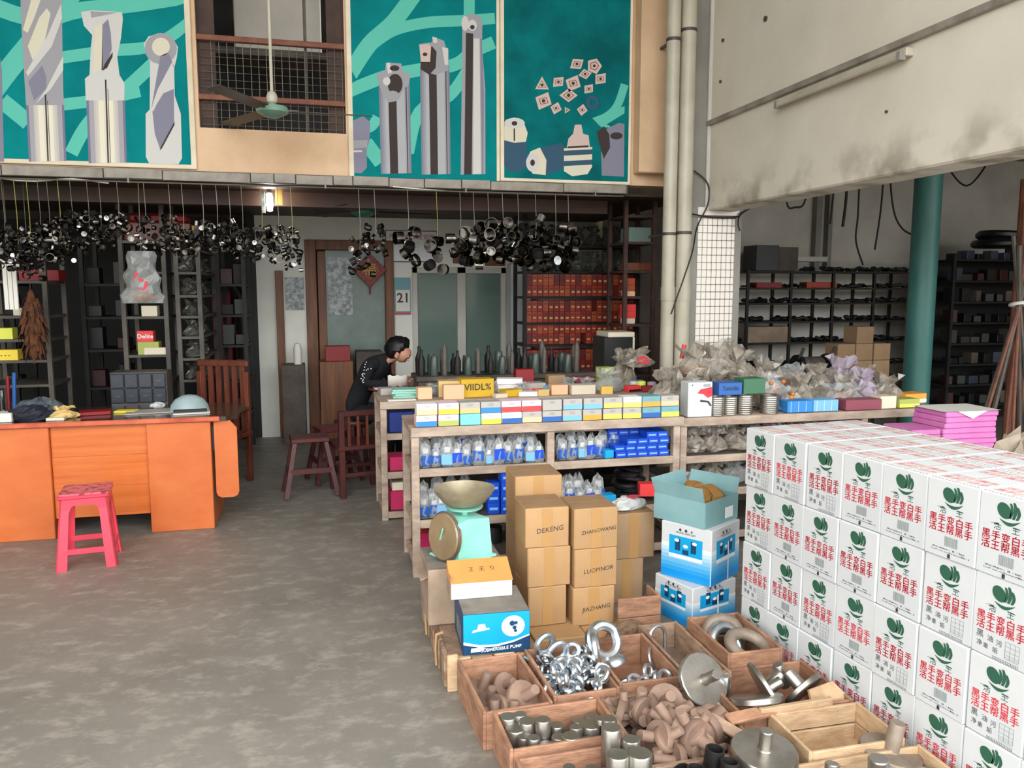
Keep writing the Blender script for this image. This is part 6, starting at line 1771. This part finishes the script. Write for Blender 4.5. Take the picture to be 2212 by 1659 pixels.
for n, (x, zt_, zb) in enumerate(RB):
    small = n in (0, 1)
    t = thing('cup_bunch', 'bunch of %s hung %s' % (('small steel couplings', 'above the red diamond, %s of two' % nth(n)) if small else ('large polished steel couplings', 'right of the red diamond, %s from left' % nth(n))), 'bunch', (x, 6.44, zb), (0, 0, 0), 'coupling bunches right of the lamp')
    h = 2.43 - zb
    MB('cord_yellow' if n in (3,) else 'wire').tube([(0, 0, h), (.008, 0, h * .6), (0, 0, (zt_ - zb) * .3)], .0026, 5).build('string', t)
    L_ = min(.22 if n in (2, 3, 4) else .36, (zt_ - zb) * .62)
    N = 14 if small else (6 if n in (2, 3, 4) else 11)
    for k in range(N):
        zz = L_ * (k / (N - 1))
        rad = .08 * (1 - .4 * zz / .36) * (.7 if N == 6 else 1)
        a = k * 2.4
        O('steel_cup', (CUPS if small else BIG)[(k + n) % 7], t, (rad * math.cos(a), rad * .8 * math.sin(a), zz), (rr.uniform(-2, 2), rr.uniform(-2, 2), rr.uniform(0, 6)), rr.uniform(.9, 1.15) * (1.2 if small else 1))
# clear bag hanging left
t = thing('hanging_bag', 'clear plastic bag with red print and orange bits hanging over the desk', 'bag', (-1.235, 6.40, 1.55))
b = MB('plastic_white')
n, m = 14, 9
vs = []
rr = random.Random(3)
for j in range(m + 1):
    w = .145 - .055 * (j / m) + .012 * math.sin(j * 1.7)
    for i in range(n):
        a = 2 * PI * i / n
        vs.append((w * math.cos(a) * (1 + rr.uniform(-.07, .07)), .045 * math.sin(a) * (1 + rr.uniform(-.3, .3)), .38 * j / m + (rr.uniform(-.02, .02) if 0 < j < m else 0)))
b.add(vs, [(j * n + i, j * n + (i + 1) % n, (j + 1) * n + (i + 1) % n, (j + 1) * n + i) for j in range(m) for i in range(n)] + [tuple(range(n - 1, -1, -1))])
b.mats = [M('plastic_hang', rgb(170, 172, 170), rgb(120, 122, 120), scale=9, rough=0.2, alpha=0.6)]
O('bag_skin', b.mesh('bag_skin', 0), t)
O('bag_contents', wrap_mesh_mat('fill_orange', .09, .035, .075), t, (0, 0, .004))
q = MB('print_red')
for (x, z, w, h) in ((-.03, .20, .02, .05), (0, .17, .03, .02), (.03, .13, .02, .06), (.01, .10, .08, .008)):
    q.box((x, -.052, z), (w, .002, h), (0, .3, 0))
q.build('red_print', t, smooth=0)
MB('wire').tube([(0, 0, .37), (0, .02, .6), (0, .04, .88)], .003, 5).build('string', t)
# drooping cable under the slab edge
tag(MB('white_paper').tube([(-2.4 + .12 * k, 6.47, 2.43 + .012 * math.sin(k * 1.3)) for k in range(9)], .006, 6).build('white_cable'), 'white cable sagging under the slab edge at left', 'cable')
tag(MB('white_paper').tube([(.62 + .11 * k, 6.462, 2.455 - .025 * math.sin(min(1, k / 6) * PI / 2)) for k in range(17)], .005, 6).build('white_cable'), 'white cable sagging under the slab edge at right', 'cable')

# ================================================================== SIDE ROOM ON THE RIGHT
sx = (5.0, 5.58, 6.16, 6.74, 7.30)
t = thing('parts_rack', 'black steel rack of dark castings in the side room', 'rack', (0, 0, 0))
for x in sx:
    for y in (8.6, 9.0):
        MB('black_iron').bx(x - .016, x + .016, y - .016, y + .016, 0, 1.88).build('post', t)
SZ = (.42, .72, 1.006, 1.261, 1.482, 1.663, 1.865)
for z in SZ:
    MB('black_iron').bx(sx[0] - .02, sx[-1] + .02, 8.58, 9.02, z - .022, z).build('shelf', t)
struct(MB('tile_white').bx(4.9, 7.45, 9.27, 9.3, 0, 1.84).build('trim_8'), 'pale painted lower wall behind the black rack')
def lump(seed, L):
    r_ = random.Random(seed)
    b = MB('black_iron')
    pts = [(-L / 2 + L * k / 5, r_.uniform(-.03, .03), .035 + r_.uniform(-.012, .03)) for k in range(6)]
    b.tube(pts, [.02 + r_.uniform(0, .022) for _ in pts], 7)
    b.lathe([(0, 0), (.035, 0), (.04, .03), (.02, .05), (0, .055)], 8, (r_.uniform(-L / 3, L / 3), 0, 0))
    return b.mesh('iron_casting', 40)
LUMP = [lump(s, .22 + .04 * (s % 3)) for s in range(5)]
rr = random.Random(51)
for j, z in enumerate(SZ[1:]):
    for k in range(13):
        if j == 5 and k < 3:
            continue
        put('iron_casting', LUMP[(k + j) % 5], 'black iron casting on the side room rack, %s shelf up, %s from left' % (nth(j), nth(k)), 'casting', (5.12 + k * .172 + rr.uniform(-.03, .03), 8.72 + .1 * (k % 2), z + .001), (0, 0, rr.uniform(-.5, .5)), 'black castings on the side room rack', (rr.uniform(.8, 1.2), 1, rr.uniform(.45, .8)))
for (x, z, s_, m_, lab) in ((5.30, 1.664, (.34, .16, .065), 'bx_dkred', 'row of dark red boxes on the side room rack'), (6.02, 1.664, (.42, .16, .07), 'rb1', 'orange red box on the side room rack'), (5.30, 1.007, (.55, .2, .19), 'kraft_dusty', 'grey dusty carton on the lower rack shelf'), (5.22, 1.866, (.3, .3, .30), 'black_plastic', 'black case on top of the side room rack'), (5.50, 1.866, (.26, .3, .28), 'shelf_dark', 'dark case beside the black one on top of the rack'), (5.86, 1.98, (.42, .2, .06), 'bx_grey', 'pale flat box lying on castings on top of the rack')):
    card('rack_carton', lab, 'box', x, 8.70, z, s_, m_)
# bench with grinder and kraft cartons
t = thing('workbench', 'dark workbench carrying cartons and the grinder', 'bench', (0, 0, 0))
MB('shelf_dark').bx(4.3, 6.05, 7.05, 7.55, .70, .74, .004).build('bench_top', t)
for x in (4.36, 5.98):
    for y in (7.10, 7.50):
        MB('shelf_dark').bx(x - .03, x + .03, y - .03, y + .03, 0, .70).build('leg', t)
for (c, r_, lab) in ((0, 0, 'left carton, bottom row of the bench cartons'), (1, 0, 'middle carton, bottom row of the bench cartons'), (2, 0, 'right carton, bottom row of the bench cartons'), (0, 1, 'left carton, second row of the bench cartons'), (1, 1, 'middle carton, second row of the bench cartons'), (2, 1, 'right carton, second row of the bench cartons'), (1, 2, 'topmost carton on the bench')):
    carton('bench_carton', 'kraft ' + lab, 'carton', (5.29 + c * .212, 7.22, .741 + r_ * .176), (.20, .22, .173), .02 * (c - 1), 'kraft_dull', None, None, None, .03, 'kraft cartons on the bench')
t = thing('bench_grinder', 'grey bench grinder with round guards on the workbench', 'grinder', (4.92, 7.15, .741), (0, 0, .15))
MB('grey_frame').lathe([(0, -.13), (.06, -.13), (.085, -.10), (.085, .10), (.06, .13), (0, .13)], 20, (0, 0, .14), (1, 0, 0)).build('motor', t)
MB('grey_frame').bx(-.08, .08, -.07, .07, 0, .08, .01).build('pedestal', t)
for sg in (-1, 1):
    MB('black_iron').lathe([(0, -.02), (.10, -.02), (.10, .02), (0, .02)], 20, (sg * .19, 0, .15), (1, 0, 0)).build('wheel_guard', t)
    MB('dull_steel').box((sg * .20, -.06, .26), (.03, .02, .14), (.5, 0, sg * .2)).build('eye_shield', t)
MB('bx_white').bx(-.05, .03, -.088, -.084, .09, .105).build('badge', t)
# green column and cables
t = thing('round_column', 'teal green painted round column in the side room', 'column', (5.41, 6.25, 0))
MB('pole_green').cyl((0, 0, 0), (0, 0, 3.4), .118, n=24).build('shaft', t)
MB('pole_green').lathe([(.118, 0), (.17, 0), (.17, .02), (.118, .03)], 24).build('foot_plate', t)
def cable(label, pts, r=.012):
    Q = [Vector(p) for p in pts]
    S = []
    for i in range(len(Q) - 1):
        p0 = Q[max(i - 1, 0)]; p1 = Q[i]; p2 = Q[i + 1]; p3 = Q[min(i + 2, len(Q) - 1)]
        for s in range(5):
            u = s / 5
            S.append(0.5 * ((2 * p1) + (p2 - p0) * u + (2 * p0 - 5 * p1 + 4 * p2 - p3) * u * u + (3 * p1 - p0 - 3 * p2 + p3) * u ** 3))
    S.append(Q[-1])
    tag(MB('cable').tube(S, r, 6).build('loose_cable'), label, 'cable')
Yc = 8.8
cable('short black cable loop nearest the tiled column', [(5.56, Yc, 3.4), (5.60, Yc, 2.71), (5.72, Yc, 2.64), (5.86, Yc, 2.74), (5.9, Yc, 3.4)])
cable('black cable hanging straight above the rack', [(6.25, Yc, 3.4), (6.25, Yc, 2.9), (6.22, Yc, 2.45)])
cable('pair cable hanging beside the straight one', [(6.42, Yc, 3.4), (6.43, Yc, 2.8), (6.40, Yc, 2.42)], .018)
cable('long black cable dropping to the rack top', [(6.60, Yc, 3.4), (6.61, Yc, 2.6), (6.60, Yc, 2.25), (6.72, Yc, 1.95)])
cable('thin cable left of the green column', [(6.95, Yc, 3.4), (6.94, Yc, 2.7), (6.88, Yc, 2.14)])
cable('long sagging cable running behind the green column', [(7.04, Yc, 3.4), (7.06, Yc, 2.95), (7.16, Yc, 2.55), (7.36, Yc, 2.36), (7.6, Yc, 2.42), (7.75, Yc, 3.4)])
cable('sagging cable loop right of the green column', [(7.85, Yc, 3.4), (7.93, Yc, 3.16), (8.2, Yc, 2.97), (8.45, Yc, 3.2), (8.5, Yc, 3.4)])
tag(MB('plaster_grey').bx(6.30, 6.38, 9.2, 9.3, 1.84, 3.4).build('wall_conduit'), 'grey vertical trunking on the side room wall', 'conduit')
tag(MB('plaster_grey').bx(6.48, 6.54, 9.2, 9.3, 1.84, 3.4).build('wall_conduit'), 'narrow pale trunking right of the wide one', 'conduit')
cable('cable draped from the pillar to the tiled column', [(3.06, 6.17, 2.62), (3.18, 6.16, 2.52), (3.19, 6.16, 2.36), (3.09, 6.15, 2.16), (2.98, 6.02, 1.92), (2.80, 5.99, 1.45)], .006)
cable('thin cable crossing the top of the tiled column', [(3.04, 6.16, 2.27), (3.25, 6.165, 2.245), (3.45, 6.165, 2.25), (3.50, 6.16, 2.29), (3.60, 6.16, 2.34)], .006)
cable('frayed cable end at the corner of the tiled column', [(3.60, 6.16, 2.34), (3.49, 6.16, 2.27), (3.47, 6.16, 2.20), (3.49, 6.16, 2.14)], .006)
# second dim rack on the far right
t = steel_rack('dim rack of small goods behind the leaning rods', 7.35, 8.9, 8.0, 8.4, 2.05, (.25, .5, .75, 1.0, 1.25, 1.5, 1.75, 2.0), 'black_iron', 'dim_rack')
MB('black_iron').bx(7.3, 8.95, 8.42, 8.44, 0, 2.0).build('shade_panel', t)  # black sheet added to paint the darkness behind this rack
rr = random.Random(61)
for zi, z in enumerate((.25, .5, .75, 1.0, 1.25, 1.5, 1.75, 2.0)):
    for k in range(9):
        card('dim_goods', 'dim small box on the far right rack, %s shelf up, %s from left' % (nth(zi), nth(k)), 'box', 7.46 + k * .165 + rr.uniform(-.03, .03), 8.12, z + .001, (rr.uniform(.07, .14), .14, rr.uniform(.06, .17)), ('black_iron', 'shaded_grey', 'shaded_red', 'grey_drawer', 'black_plastic', 'shelf_dark')[rr.randrange(6)], rr.uniform(-.2, .2), 'dim goods on the far right rack')
t = thing('hose_coil', 'black hose coil on top of the far right rack', 'hose', (8.2, 8.2, 2.2))
MB('black_plastic').torus((0, 0, 0), .28, .05, (0, 0, 1), 24, 8).build('coil', t)
MB('black_plastic').torus((.02, 0, .09), .25, .05, (0.1, 0, 1), 24, 8).build('coil', t)
# leaning rods bundle
t = thing('rod_bundle', 'bundle of leaning steel rods tied together at the right edge', 'rods', (5.1, 5.0, 0))
tie = Vector((.11, 0, 1.54))
for k, (bx_, by, tx, tz) in enumerate(((-.42, -.1, .26, 2.3), (-.30, .05, .30, 2.2), (-.10, .1, .24, 2.35), (.05, -.1, .12, 2.3), (.42, .0, -.22, 2.05), (.36, .1, -.16, 1.98), (.18, .12, .16, 2.4))):
    p0 = Vector((bx_, by, 0.0))
    d_ = (tie - p0)
    p1 = p0 + d_ * (tz / 1.54)
    MB('grey_frame' if k % 3 else 'rust_bar').cyl(p0, p1, .012 + .004 * (k % 3), n=8).build('rod', t)
MB('white_paper').torus(tie, .06, .014, (0, .2, 1), 14, 6).build('tie_cloth', t)
for k, (x, r_) in enumerate(((.24, .035), (.34, .03))):
    tag(MB('rust_bar').cyl((5.1 + x, 5.15, 0), (5.1 + x + .05, 5.2, 2.5), r_, n=10).build('steel_bar'), ('thick rusty bar behind the rod bundle', 'second rusty bar at the right edge')[k], 'bar')
# pink pads
rr = random.Random(71)
t0 = card('pad_stand', 'plain wooden stand hidden under the pink pads', 'stand', 3.70, 4.05, 0, (.62, .36, .66), 'crate_wood')
pad = MB('pink_foam').box((0, 0, .0165), (.375, .27, .033), None, .006).mesh('pink_pad')
for k in range(8):
    put('pink_pad', pad, ('lowest pink pad in the tall pile', 'second pink pad from the bottom of the tall pile', 'third pink pad from the bottom of the tall pile', 'fourth pink pad from the bottom of the tall pile', 'fourth pink pad from the top of the tall pile', 'third pink pad from the top of the tall pile', 'second pink pad from the top of the tall pile', 'topmost pink pad under the white sheet')[k], 'pad', (3.80 + rr.uniform(-.008, .008), 4.05, .661 + k * .0335), (0, 0, rr.uniform(-.04, .04)))
sh = MB('white_paper')
sh.add([(-.20, -.14, .001), (.20, -.14, .001), (.20, .14, .001), (-.20, .14, .001), (.10, -.143, -.0), (.0, -.146, -.045), (-.10, -.143, 0)], [(0, 6, 4, 1, 2, 3), (6, 5, 4)])
tag(sh.build('white_sheet', None, (3.80, 4.05, .931), (0, 0, -.05), 0), 'white sheet folded over the top of the pink pads', 'sheet')
pad2 = MB('pink_foam').box((0, 0, .0165), (.20, .26, .033), None, .006).mesh('pink_pad')
for k in range(5):
    put('pink_pad', pad2, ('lowest pad of the small pink pile', 'second pad of the small pink pile', 'middle pad of the small pink pile', 'fourth pad of the small pink pile', 'top pad of the small pink pile')[k], 'pad', (3.49, 4.05, .661 + k * .0335), (0, 0, rr.uniform(-.04, .04)))
put('sack', bag_mesh(33, 'sack', .22, .18, .52, False), 'beige sack slumped behind the white cartons at the right edge', 'sack', (3.46, 3.22, .42), (0, 0, .5))
card('sack_stand', 'dark crate hidden under the beige sack', 'crate', 3.46, 3.25, 0, (.4, .36, .42), 'crate_wood')

# ================================================================== PERSON READING AT THE ROUND TABLE
t = thing('round_table', 'round wooden table where the person reads', 'table', (.82, 7.27, 0))
MB('table_round').lathe([(0, .745), (.36, .745), (.385, .755), (.385, .772), (.36, .78), (0, .78)], 40).build('table_top', t)
MB('table_round').lathe([(.16, 0), (.16, .03), (.05, .06), (.045, .745)], 16).build('pedestal', t)
put('pink_paper', MB('bx_pink').box((0, 0, .006), (.30, .2, .012), None, .003).mesh('pink_paper'), 'pale pink papers on the round table', 'paper', (.62, 7.08, .781), (0, 0, .1))
t = thing('person_stool', 'dark stool under the reading person', 'stool', (.31, 7.40, 0))
MB('chair_red').lathe([(0, .42), (.17, .42), (.18, .44), (.17, .46), (0, .46)], 20).build('seat', t)
for k in range(4):
    a = PI / 4 + k * PI / 2
    MB('chair_red').cyl((.16 * math.cos(a), .16 * math.sin(a), 0), (.12 * math.cos(a), .12 * math.sin(a), .43), .018, n=8).build('leg', t)

pr = thing('person', 'person in dark clothes bent over the round table reading white paper', 'person', (.31, 7.40, 0), (0, 0, R(-28)))
# skeleton in local space, facing +x, right hand side towards -y
V = {}
E_ = []
def jn(n, p, r, par=None):
    V[n] = (Vector(p), r)
    if par:
        E_.append((par, n))
jn('pelvis', (0, 0, .56), (.15, .12))
jn('waist', (.06, 0, .70), (.13, .10), 'pelvis')
jn('chest', (.17, 0, .87), (.15, .11), 'waist')
jn('upper', (.27, 0, .98), (.12, .09), 'chest')
jn('neck', (.37, 0, 1.035), (.048, .048), 'upper')
jn('head', (.46, 0, 1.08), (.078, .070), 'neck')
jn('crown', (.515, 0, 1.125), (.075, .075), 'head')
for sd, sg in (('r', -1), ('l', 1)):
    jn('sh' + sd, (.25, sg * .17, .985), (.060, .060), 'upper')
    jn('el' + sd, (.24, sg * .26, .825), (.044, .044), 'sh' + sd)
    jn('wr' + sd, (.44, sg * .15, .825), (.030, .026), 'el' + sd)
    jn('pa' + sd, (.50, sg * .12, .832), (.034, .020), 'wr' + sd)
    jn('kb' + sd, (.55, sg * .105, .840), (.032, .017), 'pa' + sd)
    for q, (dy_, L_) in enumerate(((-.022, .052), (-.008, .060), (.007, .058), (.021, .046))):
        jn('f%d%s' % (q, sd), (.585, sg * .10 + dy_, .846), (.0085, .0085), 'kb' + sd)
        jn('g%d%s' % (q, sd), (.585 + L_ * .7, sg * .095 + dy_ * .9, .838), (.0075, .0075), 'f%d%s' % (q, sd))
    jn('t0' + sd, (.515, sg * .085, .852), (.010, .010), 'pa' + sd)
    jn('t1' + sd, (.555, sg * .070, .862), (.0085, .0085), 't0' + sd)
    jn('hip' + sd, (.04, sg * .09, .54), (.085, .085), 'pelvis')
    jn('kn' + sd, (.42, sg * .12, .52), (.062, .062), 'hip' + sd)
    jn('an' + sd, (.40, sg * .12, .09), (.040, .040), 'kn' + sd)
    jn('ft' + sd, (.50, sg * .13, .035), (.038, .030), 'an' + sd)
    jn('to' + sd, (.58, sg * .14, .028), (.030, .024), 'ft' + sd)
me = bpy.data.meshes.new('body')
names = list(V)
me.from_pydata([V[n][0] for n in names], [(names.index(a), names.index(b_)) for a, b_ in E_], [])
bo = bpy.data.objects.new('body', me)
COL.objects.link(bo)
md = bo.modifiers.new('skin', 'SKIN')
md.use_smooth_shade = True
sv = me.skin_vertices[0].data
for i, n in enumerate(names):
    sv[i].radius = V[n][1]
sv[0].use_root = True
md2 = bo.modifiers.new('sub', 'SUBSURF')
md2.levels = 2
md2.render_levels = 2
dg = bpy.context.evaluated_depsgraph_get()
bm_ = bpy.data.meshes.new_from_object(bo.evaluated_get(dg))
bpy.data.objects.remove(bo)
bm_.materials.clear()
for m_ in ('dark_cloth', 'skin', 'hair'):
    bm_.materials.append(MATS[m_])
for p in bm_.polygons:
    c = p.center
    skin_ = (c.x > .375 and c.z > 1.0) or (c.x > .455 and .79 < c.z < .90)
    p.material_index = 1 if skin_ else 0
    p.use_smooth = True
O('body', bm_, pr)
# hair, ears, face details
hd = Vector((.47, 0, 1.10))
b = MB('hair')
n, m = 22, 12
vs = []
fd = Vector((.72, 0, -.70)).normalized()
for j in range(m + 1):
    for i in range(n):
        a = PI * j / m
        q = 2 * PI * i / n
        d_ = Vector((math.sin(a) * math.cos(q), math.sin(a) * math.sin(q), math.cos(a)))
        face = max(0, d_.dot(fd))
        rad = .125 * (1 - .36 * min(1, face * 1.5)) * (1 + .16 * mnoise.noise(d_ * 6))
        side = abs(d_.y)
        vs.append(hd + Vector((d_.x * rad * 1.05, d_.y * rad * .92, d_.z * rad)) - fd * .014)
b.add(vs, [(j * n + i, (j + 1) * n + i, (j + 1) * n + (i + 1) % n, j * n + (i + 1) % n) for j in range(m) for i in range(n)])
b.build('hair', pr)
fc = MB('skin')
fc.lathe([(0, .0), (.05, .008), (.072, .03), (.078, .06), (.07, .10), (0, .10)], 18, hd + fd * .105, -fd)
fc.build('face', pr)
b = MB('skin')
b.lathe([(0, .026), (.008, .016), (.013, .0)], 8, hd + fd * .100 + Vector((-.004, 0, -.004)), fd)
b.build('nose', pr)
up_f = Vector((fd.z * -1, 0, fd.x)).normalized()
for sg in (-1, 1):
    MB('print_white').lathe([(0, .006), (.009, .003), (.011, 0)], 10, hd + fd * .098 + up_f * .028 + Vector((0, sg * .03, 0)), fd).build('eye', pr)
    MB('skin').box(hd + Vector((.012, sg * .104, -.03)), (.035, .016, .055), (0, .5, 0), .007).build('ear', pr)
MB('bx_dkred').box(hd + fd * .103 - up_f * .035, (.008, .035, .006), (0, -.75, 0), .002).build('mouth', pr)
cl = MB('print_white')
rr = random.Random(8)
for k in range(16):
    u = k / 15
    p = Vector((.25, -.17, .985)).lerp(Vector((.24, -.26, .825)), u) + Vector((rr.uniform(-.02, .05), -.058, rr.uniform(0, .03)))
    cl.box(p, (.008, .008, .008))
cl.build('sleeve_dots', pr)
pp = MB('white_paper')
n = 8
vs = []
for j in range(2):
    for i in range(n + 1):
        a = -.6 + 1.2 * i / n
        vs.append((.17 * i / n, -.02 * math.cos(a * 2) - .035 * j, .10 * j + .008 * math.sin(i * 2)))
pp.add(vs, [(i, i + 1, n + 2 + i, n + 1 + i) for i in range(n)])
o = pp.build('white_paper', None, (.60, 7.03, .80), (0, 0, -.1))
md = o.modifiers.new('solid', 'SOLIDIFY'); md.thickness = .004
tag(o, 'curled white paper held by the reading person', 'paper')
